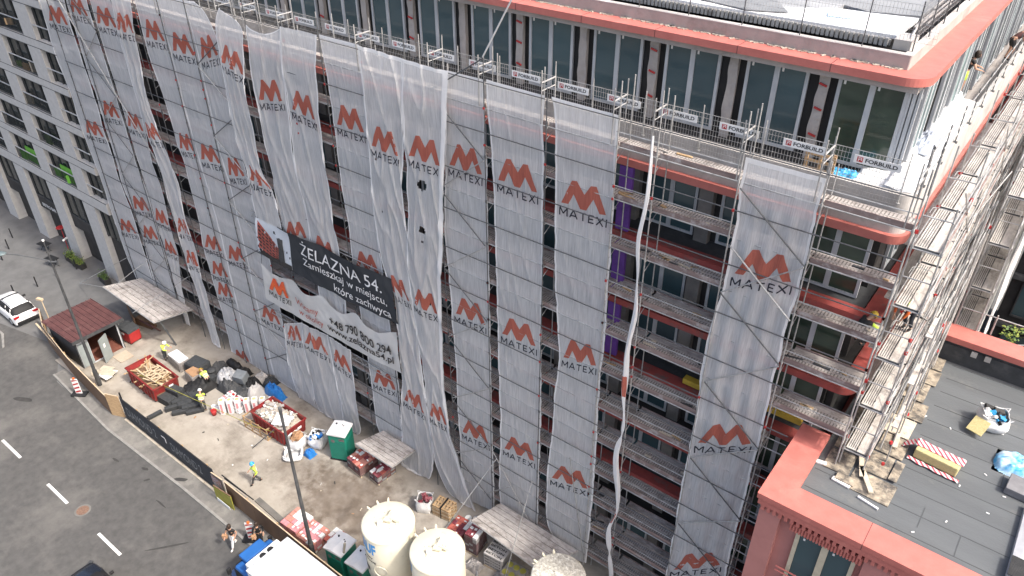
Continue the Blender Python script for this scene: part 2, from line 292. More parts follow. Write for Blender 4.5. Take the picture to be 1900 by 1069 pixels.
SHEETS={'S1': ([(-7.8, 25.0), (-7.72, 22.35), (-7.69, 20.22), (-7.95, 18.47), (-7.99, 16.67), (-7.88, 14.4), (-7.9, 11.61), (-7.96, 9.69), (-7.9, 7.9), (-7.93, 5.47), (-7.89, 0.78), (-7.86, -4.47)], [(-5.3, 25.0), (-5.29, 24.39), (-5.28, 23.38), (-5.24, 22.24), (-5.25, 20.3), (-5.38, 19.73), (-5.32, 18.77), (-5.32, 17.01), (-5.31, 15.62), (-5.27, 13.99), (-5.33, 12.68), (-5.3, 11.54), (-5.32, 9.33), (-5.34, 7.39), (-5.27, 4.06), (-5.33, -0.77)], [21.41, 13.58, 5.96], 0.06), 'S2': ([(-15.24, 25.3), (-15.05, 24.57), (-14.9, 20.67), (-14.88, 18.8), (-14.77, 17.33), (-14.62, 15.65), (-14.42, 13.5), (-14.62, 10.98), (-14.61, 9.11), (-14.82, 6.98), (-14.84, 4.23), (-14.78, 2.36), (-14.48, 1.72), (-13.77, 1.05), (-13.57, 0.5)], [(-12.45, 25.27), (-12.39, 23.15), (-12.31, 20.94), (-12.3, 18.51), (-12.23, 16.04), (-12.3, 13.95), (-12.29, 11.9), (-12.2, 9.92), (-12.18, 7.54), (-12.16, 5.13), (-12.18, 3.09), (-12.22, 1.17)], [21.99, 14.46, 6.85], 0.06), 'S3': ([(-18.3, 25.3), (-18.32, 24.59), (-18.15, 23.34), (-18.09, 22.68), (-17.97, 19.66), (-17.92, 16.98), (-17.88, 12.2), (-17.77, 7.21), (-17.95, 3.1), (-17.87, 1.78), (-17.71, 0.87), (-17.64, 0.43)], [(-15.55, 25.27), (-15.62, 24.29), (-15.53, 23.24), (-15.49, 20.48), (-15.43, 17.25), (-15.42, 14.91), (-15.31, 9.29), (-15.33, 4.9), (-15.33, 1.73), (-15.34, 0.92)], [21.99, 14.31, 6.75], 0.06), 'S4': ([(-20.3, 25.25), (-20.57, 22.02), (-20.93, 17.4), (-20.75, 15.1), (-20.73, 12.48), (-20.62, 9.98), (-20.66, 7.16), (-20.65, 5.48), (-20.63, 3.98), (-20.66, 1.68), (-20.49, 0.22)], [(-18.4, 25.27), (-18.42, 24.87), (-18.43, 23.38), (-18.36, 22.6), (-18.35, 18.86), (-18.34, 16.07), (-18.34, 11.97), (-18.35, 7.51), (-18.29, 2.87), (-18.29, 0.63)], [21.84, 14.08, 6.31], 0.06), 'D': ([(-22.43, 25.37), (-22.6, 23.57), (-22.68, 20.9), (-22.92, 18.12), (-23.21, 15.04), (-23.1, 12.41), (-22.73, 9.05), (-22.58, 5.19), (-22.42, 2.03), (-21.69, 0.5), (-21.05, -0.02)], [(-20.04, 25.34), (-20.3, 22.16), (-20.63, 19.54), (-20.73, 18.16), (-20.97, 15.9), (-21.09, 14.86), (-21.29, 10.66), (-21.32, 8.09), (-21.06, 5.4), (-20.53, 3.68), (-19.98, 1.9), (-19.27, -0.3)], [21.8, 13.79, 6.26], -0.16), 'C': ([(-25.06, 25.45), (-25.07, 23.56), (-25.13, 20.87), (-25.27, 17.32), (-25.13, 14.27), (-24.76, 13.57), (-24.41, 12.99), (-24.38, 10.92), (-24.48, 7.13), (-25.07, 2.97), (-25.33, -0.61), (-25.33, -2.3)], [(-22.47, 25.35), (-22.79, 21.92), (-23.18, 19.4), (-23.08, 16.96), (-23.15, 14.22), (-23.01, 12.83), (-22.89, 9.85), (-22.7, 6.61), (-22.56, 4.48), (-22.58, 1.44), (-23.43, -0.51), (-24.42, -1.96)], [21.59, 13.82, 6.16], -0.12), 'B': ([(-27.85, 25.36), (-27.66, 23.28), (-27.67, 20.61), (-27.7, 19.44), (-27.7, 17.21), (-27.58, 15.68), (-27.7, 13.76), (-27.6, 10.31), (-27.5, 6.56), (-27.44, 4.95), (-27.53, 2.13), (-27.01, 0.75), (-26.7, 0.25)], [(-25.32, 25.36), (-25.26, 23.47), (-25.32, 20.76), (-25.47, 17.19), (-25.44, 15.28), (-25.36, 13.24), (-25.3, 10.61), (-25.09, 6.89), (-25.16, 4.83), (-25.26, 2.72), (-25.36, 0.63)], [21.77, 13.87, 6.39], 0.05), 'A': ([(-30.3, 25.35), (-30.76, 23.32), (-30.74, 21.97), (-30.91, 19.81), (-30.96, 18.93), (-30.89, 17.44), (-30.72, 16.3), (-30.77, 14.62), (-30.69, 13.71), (-30.78, 11.21), (-30.96, 8.1)], [(-27.76, 25.4), (-28.23, 23.19), (-28.43, 21.16), (-28.48, 19.96), (-28.51, 17.76), (-28.56, 15.39), (-28.35, 14.26), (-28.31, 13.24), (-28.55, 10.68), (-28.84, 7.52)], [21.71, 13.9], -0.05), 'S9': ([(-33.07, 24.95), (-33.27, 23.41), (-33.38, 22.11), (-33.3, 21.52), (-33.28, 18.69), (-33.11, 17.18), (-33.22, 15.5), (-33.2, 13.78), (-33.24, 12.07)], [(-30.34, 25.29), (-30.78, 23.31), (-30.77, 21.96), (-30.94, 19.8), (-30.99, 18.91), (-30.92, 17.42), (-30.75, 16.28), (-30.8, 14.61), (-30.88, 12.94)], [21.94, 14.13], -0.03), 'S10': ([(-34.69, 25.53), (-35.25, 24.94), (-35.49, 24.03), (-35.62, 22.14), (-35.74, 19.79), (-35.7, 18.11), (-35.2, 16.64), (-35.34, 14.9), (-35.3, 13.73)], [(-33.63, 25.09), (-33.2, 24.86), (-33.44, 23.49), (-33.84, 21.59), (-33.96, 19.08), (-34.0, 16.99), (-33.31, 16.17), (-33.07, 15.32), (-33.05, 13.8)], [23.16, 16.71], -0.2), 'g': ([(-38.29, 25.32), (-38.09, 23.56), (-38.1, 21.4), (-38.07, 19.41), (-38.18, 17.37), (-37.86, 14.89), (-37.81, 12.64), (-37.82, 10.44), (-37.79, 8.44), (-37.92, 4.63), (-37.73, 2.68), (-37.72, 0.66), (-37.8, -1.41)], [(-37.41, 25.37), (-36.51, 25.06), (-36.15, 24.19), (-35.88, 23.77), (-36.02, 21.28), (-36.0, 19.65), (-36.09, 17.92), (-35.85, 15.6), (-35.84, 13.98), (-35.33, 10.88), (-35.3, 8.15), (-35.33, 5.22), (-35.56, 2.38), (-35.28, 0.12), (-35.62, -1.3)], [23.06, 16.43, 6.11], 0.04), 'f': ([(-40.84, 25.28), (-40.93, 23.52), (-40.78, 21.47), (-40.83, 19.4), (-40.71, 17.71), (-40.72, 16.7), (-40.57, 15.24), (-40.36, 13.21), (-40.26, 11.14), (-40.26, 9.13), (-40.31, 7.22), (-40.32, 3.53), (-40.24, 0.34), (-40.26, -0.46)], [(-38.29, 25.32), (-38.09, 23.56), (-38.1, 21.4), (-38.07, 19.41), (-38.18, 17.37), (-37.86, 14.89), (-37.81, 12.64), (-37.82, 10.44), (-37.79, 8.44), (-37.92, 4.63), (-37.73, 2.68), (-37.76, 0.49)], [23.09, 16.48, 9.89], 0.04), 'e': ([(-43.25, 25.22), (-43.3, 24.16), (-43.36, 22.35), (-43.37, 21.18), (-42.94, 19.68), (-42.72, 17.65), (-42.8, 16.14), (-42.45, 15.53), (-42.53, 13.21), (-42.52, 10.95), (-42.91, 8.76), (-42.73, 6.79), (-42.74, 5.91), (-42.58, 3.7), (-42.69, 0.62), (-42.68, -1.28)], [(-40.84, 25.28), (-40.93, 23.52), (-40.78, 21.47), (-40.83, 19.4), (-40.71, 17.71), (-40.72, 16.7), (-40.57, 15.24), (-40.36, 13.21), (-40.26, 11.14), (-40.26, 9.13), (-40.31, 7.22), (-40.32, 3.53), (-40.24, 0.34), (-40.3, -0.38)], [23.13, 16.58, 9.87, 7.79, 6.27, 0.28], 0.04), 'd': ([(-45.2, 25.21), (-45.54, 24.3), (-45.78, 21.8), (-45.81, 19.85), (-45.74, 18.52), (-45.83, 16.48), (-45.28, 15.0), (-45.2, 13.5), (-45.29, 11.2), (-45.11, 9.72), (-45.32, 8.09), (-45.17, 6.49), (-44.93, 4.65), (-44.82, 0.98), (-43.98, -1.13)], [(-43.17, 25.26), (-43.28, 24.63), (-43.99, 22.27), (-44.32, 19.83), (-44.44, 18.14), (-43.99, 16.17), (-43.36, 13.47), (-43.64, 11.73), (-43.56, 10.05), (-43.44, 8.77), (-43.59, 5.96), (-43.71, 3.78), (-43.69, 2.09), (-43.66, -0.77)], [23.34, 16.74, 9.93, 7.76], -0.12), 'c': ([(-48.22, 25.02), (-48.6, 23.82), (-48.57, 21.59), (-48.51, 20.02), (-48.46, 17.42), (-48.51, 15.48), (-48.38, 12.73), (-48.37, 9.63), (-48.34, 7.44), (-48.31, 5.19), (-48.33, 3.15), (-48.39, 1.76), (-48.18, -0.83)], [(-45.53, 25.14), (-45.93, 24.21), (-45.95, 22.69), (-46.06, 21.08), (-46.03, 19.08), (-46.26, 16.78), (-46.62, 13.7), (-46.31, 12.32), (-46.58, 9.14), (-46.51, 7.0), (-47.48, 3.5), (-47.73, 0.8), (-47.85, -0.63)], [23.08, 16.43, 9.81, 7.48], 0.04), 'b': ([(-50.93, 25.04), (-51.76, 23.37), (-51.7, 21.32), (-51.85, 18.6), (-51.59, 17.53), (-51.77, 14.44), (-51.62, 12.81), (-51.95, 10.61), (-51.31, 8.66), (-51.39, 6.35), (-51.62, 3.91), (-51.89, 1.42), (-51.28, 0.3)], [(-48.45, 25.05), (-49.12, 23.75), (-49.0, 21.94), (-48.95, 20.37), (-48.85, 18.48), (-48.91, 16.32), (-48.82, 14.55), (-48.91, 13.05), (-48.43, 11.68), (-48.57, 9.56), (-48.58, 7.35), (-48.56, 5.09), (-48.8, 2.96), (-48.47, 1.23)], [23.15, 16.58, 10.06, 7.73], 0.04), 'a': ([(-54.22, 24.94), (-55.46, 22.84), (-55.58, 21.12), (-55.83, 19.26), (-55.31, 16.92), (-55.51, 14.54), (-55.4, 12.82), (-55.02, 10.26), (-55.09, 7.43), (-54.96, 3.62), (-54.48, 1.5), (-53.61, 0.88)], [(-51.0, 25.09), (-51.93, 23.35), (-52.09, 21.69), (-52.01, 20.42), (-51.96, 19.11), (-51.86, 16.93), (-52.13, 14.36), (-51.95, 13.74), (-52.1, 11.13), (-51.68, 8.86), (-51.72, 5.08), (-51.71, 3.26), (-51.63, 1.35)], [22.15, 14.47, 6.83], 0.0), 'h': ([(-34.88, 6.37), (-35.29, 3.17), (-35.14, 1.5), (-34.89, 0.2)], [(-32.9, 7.35), (-33.16, 5.1), (-33.14, 3.14), (-33.13, 0.8), (-32.74, 0.12)], [6.16], -0.12), 'i': ([(-32.91, 7.41), (-33.2, 5.07), (-33.17, 3.11), (-33.16, 0.77), (-32.77, 0.09)], [(-30.68, 7.39), (-30.61, 4.99), (-30.37, 2.32), (-30.46, 0.19), (-30.38, -0.82)], [6.4], -0.1), 'j': ([(-30.67, 7.48), (-30.61, 4.99), (-30.37, 2.32), (-30.32, -0.21), (-30.33, -1.42)], [(-28.71, 7.25), (-28.78, 5.93), (-28.66, 5.12), (-28.91, 2.61), (-28.9, 0.65), (-29.99, -1.85)], [6.11], -0.1)}
BAN1_TOP=[(-35.32, 13.88), (-34.06, 13.85), (-32.53, 13.89), (-29.9, 13.94), (-27.71, 13.89), (-25.96, 13.94), (-24.42, 13.9)]
BAN1_BOT=[(-35.78, 11.33), (-34.06, 11.15), (-32.15, 11.16), (-30.05, 11.13), (-27.99, 11.1), (-26.09, 11.17), (-24.25, 11.19)]
BAN2_TOP=[(-35.65, 10.6), (-35.01, 10.24), (-34.01, 10.22), (-32.69, 10.67), (-32.27, 10.13), (-31.4, 10.0), (-30.15, 10.64), (-29.59, 10.03), (-28.68, 9.91), (-27.41, 10.68), (-26.87, 10.09), (-25.89, 9.92), (-24.4, 10.65)]
BAN2_BOT=[(-35.98, 7.93), (-34.37, 7.87), (-32.61, 7.85), (-30.69, 7.81), (-28.43, 7.78), (-26.4, 7.8), (-24.31, 7.91)]
ROPE=[(-10.96, 24.96), (-10.95, 24.02), (-11.0, 23.3), (-10.98, 22.58), (-10.97, 21.72), (-10.99, 20.83), (-10.96, 19.92), (-11.01, 18.94), (-10.98, 17.18), (-10.99, 15.84), (-10.96, 14.45), (-11.08, 13.27), (-10.91, 11.44), (-10.95, 9.22), (-10.82, 7.76), (-10.81, 6.29), (-11.03, 5.09), (-10.84, 3.92), (-10.68, 1.57), (-10.59, -0.64), (-10.5, -2.46)]
# ------------------------------------------------------------------ setting: ground
def sheetplane(name, poly, z, m, kind='structure'):
    b = MB(); b.add([(x, y, z) for x, y in poly], [tuple(range(len(poly)))]); o = b.build(name, m); o['kind'] = kind; return o
sheetplane('ground', [(-260, -160), (160, -160), (160, 220), (-260, 220)], 0, M['plaza'])
sheetplane('road', [(-260, -26), (160, -26), (160, -9.35), (-49.6, -9.25), (-53.5, -7.2), (-60, -8.6), (-260, -8.6)], .004, M['asphalt'])
# pavement between hoarding and road (with real kerb step)
b = MB(); b.prism([(-50.5, -8.95), (-42.4, -9.45), (-34.3, -9.3), (-20, -9.35), (40, -9.35), (40, -7.9), (-50.5, -7.4)], 0, .06); o = b.build('pavement', M['pave']); o['kind'] = 'structure'
b = MB(); b.prism([(-50.5, -9.09), (-42.4, -9.60), (-34.3, -9.45), (-20, -9.5), (40, -9.5), (40, -9.35), (-20, -9.35), (-34.3, -9.3), (-42.4, -9.45), (-50.5, -8.95)], 0, .085); o = b.build('kerb', M['kerb']); o['kind'] = 'structure'
b = MB(); b.prism([(-120, -9.0), (-58.2, -9.0), (-56.5, -9.7), (-56.5, -9.85), (-58.3, -9.15), (-120, -9.15)], 0, .06); o = b.build('kerb', M['kerb']); o['kind'] = 'structure'
# yard with uneven mud relief
def yardz(x, y):
    d = math.hypot((x + 25.5) / 5.5, (y + 4.2) / 3.2)
    k = max(0, 1 - d * .8)
    n = noise.noise((x * 1.3, y * 1.3, 3)) * .14 + noise.noise((x * 3.2 + y * 1.1, y * 4.2, 7)) * .07
    return .07 + k * (n + .03) + noise.noise((x * .5, y * .5, 1)) * .02
b = MB(); b.grid(lambda u, v: (-52 + u * 48, -8.2 + v * 10.2, yardz(-52 + u * 48, -8.2 + v * 10.2)), 240, 60)
o = b.build('yard', M['yard'], smooth=True); o['kind'] = 'structure'
my = M['yard']; n_ = my.node_tree; N = n_.nodes; Lk = n_.links      # mud stain with a shape of its own, in world metres
g = N.new('ShaderNodeNewGeometry'); mp = N.new('ShaderNodeMapping'); mp.inputs['Location'].default_value = (25.3 / 5.8, 4.3 / 3.0, 0); mp.inputs['Scale'].default_value = (1 / 5.8, 1 / 3.0, 0)
Lk.new(g.outputs['Position'], mp.inputs[0]); ln = N.new('ShaderNodeVectorMath'); ln.operation = 'LENGTH'; Lk.new(mp.outputs[0], ln.inputs[0])
tn = N.new('ShaderNodeTexNoise'); tn.inputs['Scale'].default_value = .8; tn.inputs['Detail'].default_value = 8; tn.inputs['Roughness'].default_value = .7; Lk.new(g.outputs['Position'], tn.inputs['Vector'])
a1 = N.new('ShaderNodeMath'); a1.operation = 'MULTIPLY_ADD'; a1.inputs[1].default_value = 1.7; Lk.new(tn.outputs[0], a1.inputs[0]); Lk.new(ln.outputs['Value'], a1.inputs[2])
rr = N.new('ShaderNodeValToRGB'); rr.color_ramp.elements[0].position = .0; rr.color_ramp.elements[1].position = 1
mr = N.new('ShaderNodeMapRange'); mr.inputs[1].default_value = 1.35; mr.inputs[2].default_value = 1.9; mr.inputs[3].default_value = 1; mr.inputs[4].default_value = 0; Lk.new(a1.outputs[0], mr.inputs[0])
t5 = N.new('ShaderNodeTexNoise'); t5.inputs['Scale'].default_value = 1.6; t5.inputs['Detail'].default_value = 9; Lk.new(g.outputs['Position'], t5.inputs['Vector'])
rr.color_ramp.elements[0].position = .35; rr.color_ramp.elements[1].position = .7; rr.color_ramp.elements[0].color = (.135, .108, .084, 1); rr.color_ramp.elements[1].color = (.235, .20, .165, 1); Lk.new(t5.outputs[0], rr.inputs[0])
pb = N['Principled BSDF']; old = pb.inputs['Base Color'].links[0].from_socket
mx = N.new('ShaderNodeMixRGB'); Lk.new(mr.outputs[0], mx.inputs[0]); Lk.new(old, mx.inputs[1]); Lk.new(rr.outputs[0], mx.inputs[2]); Lk.new(mx.outputs[0], pb.inputs['Base Color'])
# road dashes, patches, manhole
for i, (a, c_) in enumerate([(-52.6, -50.2), (-46.75, -44.3), (-40.85, -38.5), (-35.05, -32.75), (-29.1, -26.8)]):
    b = MB(); b.add([(a, -14.16, .009), (c_, -14.16, .009), (c_, -14.0, .009), (a, -14.0, .009)], [(0, 1, 2, 3)]); o = b.build('road_marking', M['paint']); o['kind'] = 'structure'
b = MB()
for pts, w in (([(-57.2, -12.4), (-56.6, -13.2), (-55.6, -13.3), (-55.2, -12.6), (-55.9, -12.1), (-56.9, -12.3)], .09), ([(-71.5, -6.2), (-70.3, -5.7), (-70.0, -6.9), (-71.2, -7.3), (-71.5, -6.2)], .12), ([(-68.5, -6.8), (-67.2, -6.2), (-66.8, -7.3), (-68.1, -7.9), (-68.5, -6.8)], .12), ([(-42.1, -17.6), (-41.2, -17.1), (-40.7, -17.5), (-41.0, -18.2), (-42.0, -18.3)], .10)):
    for (x0, y0), (x1, y1) in zip(pts[:-1], pts[1:]):
        d = Vector((x1 - x0, y1 - y0, 0)).normalized(); n = Vector((-d.y, d.x, 0)) * w; e = d * w * .6
        b.add([(x0 - n.x - e.x, y0 - n.y - e.y, .010), (x1 - n.x + e.x, y1 - n.y + e.y, .010), (x1 + n.x + e.x, y1 + n.y + e.y, .010), (x0 + n.x - e.x, y0 + n.y - e.y, .010)], [(0, 1, 2, 3)])
o = b.build('road_marking', M['paint']); o['kind'] = 'structure'
t = thing('manhole_cover', 'round rusty manhole cover set in the grey road', 'manhole cover', (-37.3, -13.8, .005))
b = MB(); b.lathe([(.34, 0), (.44, .006), (.44, .012), (.34, .012)], 28); b.build('ring', M['pave'], t)
b = MB(); b.lathe([(0, .012), (.335, .012), (.335, 0)], 28); b.build('lid', mat('rust', (.22, .13, .09), (.12, .075, .055), .8, 12), t)
random.seed(5)
def blob(cx, cy, rx, ry, a, z, m, name):
    b = MB(); n = 18; pts = []
    for i in range(n):
        t_ = 2 * PI * i / n; r_ = 1 + .3 * noise.noise((cx + math.cos(t_) * 1.3, cy + math.sin(t_) * 1.3, 0))
        x, y = rx * r_ * math.cos(t_), ry * r_ * math.sin(t_); pts.append((cx + x * math.cos(a) - y * math.sin(a), cy + x * math.sin(a) + y * math.cos(a), z))
    b.add(pts, [tuple(range(n))]); o = b.build(name, m); o['kind'] = 'structure'; return o
for q in [(-49.6, -11.5, .75, .22, .5), (-34.2, -10.8, .5, .05, 0), (-31.2, -12.2, 1.1, .07, .9), (-37.4, -9.9, .25, .1, .3), (-39.5, -10.6, .3, .07, .1), (-36.5, -10.3, .2, .07, 1), (-34.9, -9.1, .5, .13, .6)]: blob(*q, .0125 if q[1] < -9.6 else .068, M['dirt'], 'road_stain')

# ------------------------------------------------------------------ office building on the left
XB0, XB1 = -100.0, -55.6
off = thing('office_building', 'pale grey office building with dark recessed balconies and tall glazed ground floor', 'building', (-78, 0, 0))
rowsW = [(4.33, 7.05), (8.0, 10.35), (11.0, 13.3), (13.95, 16.3), (16.9, 19.25), (19.86, 22.2), (22.8, 25.2), (25.8, 28.1)]
piers = [(-59.75 - 5.93 * k + (0), -57.9 - 5.93 * k) for k in range(8)]
b = MB()
for a, c_ in piers: b.box(a, c_, 0, .9, 0, 4.33)
for k in range(len(piers)): a, c_ = piers[k]; b.box(a, c_, 0, .9, 4.33, 28.8)
zz = [7.05, 8.0, 10.35, 11.0, 13.3, 13.95, 16.3, 16.9, 19.25, 19.86, 22.2, 22.8, 25.2, 25.8, 28.1, 28.8]
for i in range(0, len(zz), 2):
    for k in range(len(piers)):
        x1 = piers[k][0]; x0 = piers[k + 1][1] if k + 1 < len(piers) else XB0 - 6
        b.box(x0, x1, .003, .9, zz[i], zz[i + 1])
    b.box(piers[0][1], XB1, .003, .9, zz[i], zz[i + 1])
b.build('facade', M['stone'], off, world=True)
b = MB(); b.box(-106, XB1, 1.9, 14, 0, 28.8); b.build('core', M['dark'], off, world=True)
random.seed(11)
cur = [M['dark'], mat('curtain', (.30, .27, .22), (.2, .18, .15), .9, 5), M['wood'], M['leaf'], mat('grassgreen', (.16, .45, .05), (.10, .33, .03), .8, 3)]
for k in range(8):
    x1 = piers[k][0] - .0; x0 = piers[k][0] - 4.08
    if k == 7: continue
    for r_, (z0, z1) in enumerate(rowsW):
        w = MB(); w.box(x0, x1, .38, .46, z1 - .28, z1); w.box(x0, x0 + .09, .30, .45, z0, z1 - .28); w.box(x1 - .09, x1, .30, .45, z0, z1 - .28); w.box(x0 + .09, x1 - .09, .30, .45, z0, z0 + .08)
        for q in (.34, .66): w.box(x0 + 4.08 * q - .04, x0 + 4.08 * q + .04, .32, .44, z0 + .08, z1 - .28)
        wo = w.build('window', M['anth'], off, world=True)
        g_ = MB(); g_.box(x0 + .09, x1 - .09, .40, .42, z0 + .08, z1 - .28); g_.build('pane', M['glassd'], wo).location = (0, 0, 0)
        if r_ >= 1:
            rl = MB(); rl.box(x0, x1, .03, .09, z0 + 1.0, z0 + 1.06); rl.build('rail', M['frame'], wo)
            gl = MB(); gl.box(x0 + .02, x1 - .02, .05, .06, z0 + .05, z0 + .98); gl.build('balustrade', cloth('bal', (.07, .078, .078), (.04, .045, .045), .55, .75, .1) if 'bal' not in bpy.data.materials else bpy.data.materials['bal'], wo)
            n = random.randint(1, 3)
            for i in range(n):
                c2 = MB(); xx = x0 + .3 + random.random() * 3.2; c2.ob((xx, .20, z0 + .3 + random.random() * .25), (.3 + random.random() * .5, .16, .4 + random.random() * .5), random.random())
                cm = cur[4] if (r_ == 1 and k in (0, 1)) else random.choice(cur[:4])
                c2.build('balcony_furniture', cm, wo)
        if r_ == 1 and k in (0, 1):
            c2 = MB(); c2.box(x0 + 1.6, x1 - .15, .22, .30, z0 + .08, z0 + 1.35); c2.build('green_screen', cur[4], wo)
b = MB()
for k in range(7):
    x1 = piers[k][0]; x0 = x1 - 4.08
    b.box(x0, x1, .30, .42, 3.2, 4.33); b.box(x0, x1, .80, .88, 0.02, 3.2)
b.build('shopfront', M['dark'], off, world=True)
for r_, (z0, z1) in enumerate(rowsW):
    w = MB(); w.box(-57.9, XB1, .38, .46, z1 - .28, z1); w.box(-57.9, -57.8, .30, .45, z0, z1 - .28); w.box(-56.9, -56.82, .32, .44, z0, z1 - .28); wo = w.build('window', M['anth'], off, world=True)
    g_ = MB(); g_.box(-57.8, XB1, .40, .42, z0, z1 - .28); g_.build('pane', M['glassd'], wo)
    if r_ >= 1: rl = MB(); rl.box(-57.9, XB1, .03, .09, z0 + 1.0, z0 + 1.06); rl.build('rail', M['frame'], wo)
b = MB(); b.box(-57.9, XB1, .5, .6, 0, 4.33); b.build('end_panel', M['dark'], off, world=True)
for i in range(0, len(zz), 2):
    b = MB(); b.box(XB0, XB1, -.004, .02, zz[i] - .03, zz[i] + .02); b.box(XB0, XB1, -.004, .02, zz[i + 1] - .05, zz[i + 1]); b.build('shadow_gap', M['anth'], off, world=True)
flat_text('BISTRO BAR', (-69.2, .29, 3.45), (1, 0, 0), (0, 0, 1), 2.4, M['txtw'], off, 'shop_lettering', .02)

# ------------------------------------------------------------------ main building under construction
MX0 = -56.0
main = thing('apartment_building', 'long apartment building under construction with coral cornice and bare concrete parapets', 'building', (-30, 3, 0))
YB = 46.0
def ring(xo, yo, rad, wi, z0, z1, x_left=MX0, n=10, yb=YB):
    """L-shaped band: outer edge y=yo / x=xo with rounded corner, inner offset by wi"""
    cx, cy = xo - rad, yo + rad; out = [(x_left, yo)]; inn = [(x_left, yo + wi)]
    for i in range(n + 1):
        a = -PI / 2 + (PI / 2) * i / n
        out.append((cx + rad * math.cos(a), cy + rad * math.sin(a)))
        ri = max(rad - wi, .02); icx, icy = (cx, cy) if rad > wi else (xo - wi - .02, yo + wi + .02)
        inn.append((icx + ri * math.cos(a), icy + ri * math.sin(a)))
    out.append((xo, yb)); inn.append((xo - wi, yb)); k = len(out); b = MB()
    vs = [(x, y, z0) for x, y in out] + [(x, y, z1) for x, y in out] + [(x, y, z0) for x, y in inn] + [(x, y, z1) for x, y in inn]
    fs = []
    for i in range(k - 1): fs += [(i, i + 1, k + i + 1, k + i), (k + i, k + i + 1, 3 * k + i + 1, 3 * k + i), (2 * k + i + 1, 2 * k + i, 3 * k + i, 3 * k + i + 1), (i + 1, i, 2 * k + i, 2 * k + i + 1)]
    b.add(vs, fs); return b
ring(-3.70, 2.50, .75, .80, 27.33, 27.58).build('cornice', M['coral'], main, world=True)
for i in range(17): b = MB(); b.box(-6.55 - 3.05 * i, -6.53 - 3.05 * i, 2.494, 3.1, 27.32, 27.586); b.build('cornice_joint', M['maroon'], main, world=True)
ring(-4.50, 3.24, .05, .24, 27.45, 27.99).build('roof_parapet', M['conc'], main, world=True)
ring(-4.49, 3.23, .05, .26, 27.99, 28.02).build('parapet_top', M['conc2'], main, world=True)
b = MB()      # ragged mortar line at the foot of the parapet
random.seed(3)
for i in range(420):
    x = -4.6 - random.random() * 48; b.ob((x, 3.14 + random.random() * .07, 27.60), (.05 + random.random() * .16, .04 + random.random() * .05, .03), random.random(), 0)
b.build('mortar_edge', M['rubble'], main, world=True)['kind'] = 'stuff'
b = MB(); b.box(MX0, -3.98, 2.72, YB, 27.10, 27.33); b.box(MX0, -4.6, 3.3, YB, 27.33, 27.42, 1); b.build('roof_slab', [M['conc'], M['black']], main, world=True)
# roof: white insulated decks with grey ribbed edge
def deckpoly(p, z, name, m, th=.12):
    z += .1; p = [(x * .99 + .02, y - .36 if y < 40 else y) for x, y in p]
    b = MB(); b.prism(p, z - th, z); return b.build(name, m, main, world=True)
deckpoly([(-9.9, 4.35), (-5.32, 4.46), (-5.30, 7.0), (-6.7, 6.75), (-7.87, 6.66), (-8.99, 5.9), (-10.1, 5.3)], 28.2, 'roof_deck', M['roofw'])
deckpoly([(-13.6, 4.35), (-9.9, 4.35), (-10.1, 5.3), (-11.5, 5.4), (-13.6, 4.9)], 28.205, 'roof_deck', M['roofw'])
deckpoly([(-56, 4.35), (-13.62, 4.35), (-13.62, 4.9), (-11.5, 5.42), (-10.12, 5.32), (-9.0, 5.92), (-7.88, 6.68), (-7.85, 7.3), (-56, 7.3)], 28.195, 'roof_deck', mat('roofgrey3', (.36, .37, .38), (.24, .25, .26), .8, .8))
deckpoly([(-56, 7.3), (-7.85, 7.3), (-6.9, 6.9), (-5.30, 7.35), (-5.0, 46), (-56, 46)], 28.19, 'roof_membrane', mat('roofgrey', (.30, .31, .32), (.22, .23, .24), .8, .6, stretch=(.3, 1, 1)), .1)
deckpoly([(-10.2, 4.36), (-8.95, 4.9), (-10.0, 6.4), (-12.2, 6.0), (-12.7, 4.9)], 28.26, 'roof_flap', mat('roofgrey2', (.24, .25, .26), (.16, .17, .18), .8, 1.2), .03)
deckpoly([(-7.75, 5.3), (-7.0, 5.45), (-7.15, 6.0), (-7.95, 5.85)], 28.24, 'insulation_board', mat('palebl', (.55, .70, .80), (.45, .60, .72), .7, 2), .03)
b = MB()
for i in range(300): x = -5.4 - .15 * i; b.box(x - .1, x, 3.84, 3.98, 28.0, 28.24)
b.box(-51, -5.35, 4.0, 4.05, 28.0, 28.18); b.build('ribbed_edge', M['steel'], main, world=True)['kind'] = 'stuff'
b = MB()
for i in range(26):
    x = -8 - 1.4 * i + random.random(); y = 7.6 + random.random() * 3; b.ob((x, y, 28.4), (.4 + random.random(), .5 + random.random() * .6, .12 + random.random() * .3), random.random() * .5, i % 3)
b.build('roof_stores', [M['roofw'], M['woodp'], M['dark']], main, world=True)['kind'] = 'stuff'
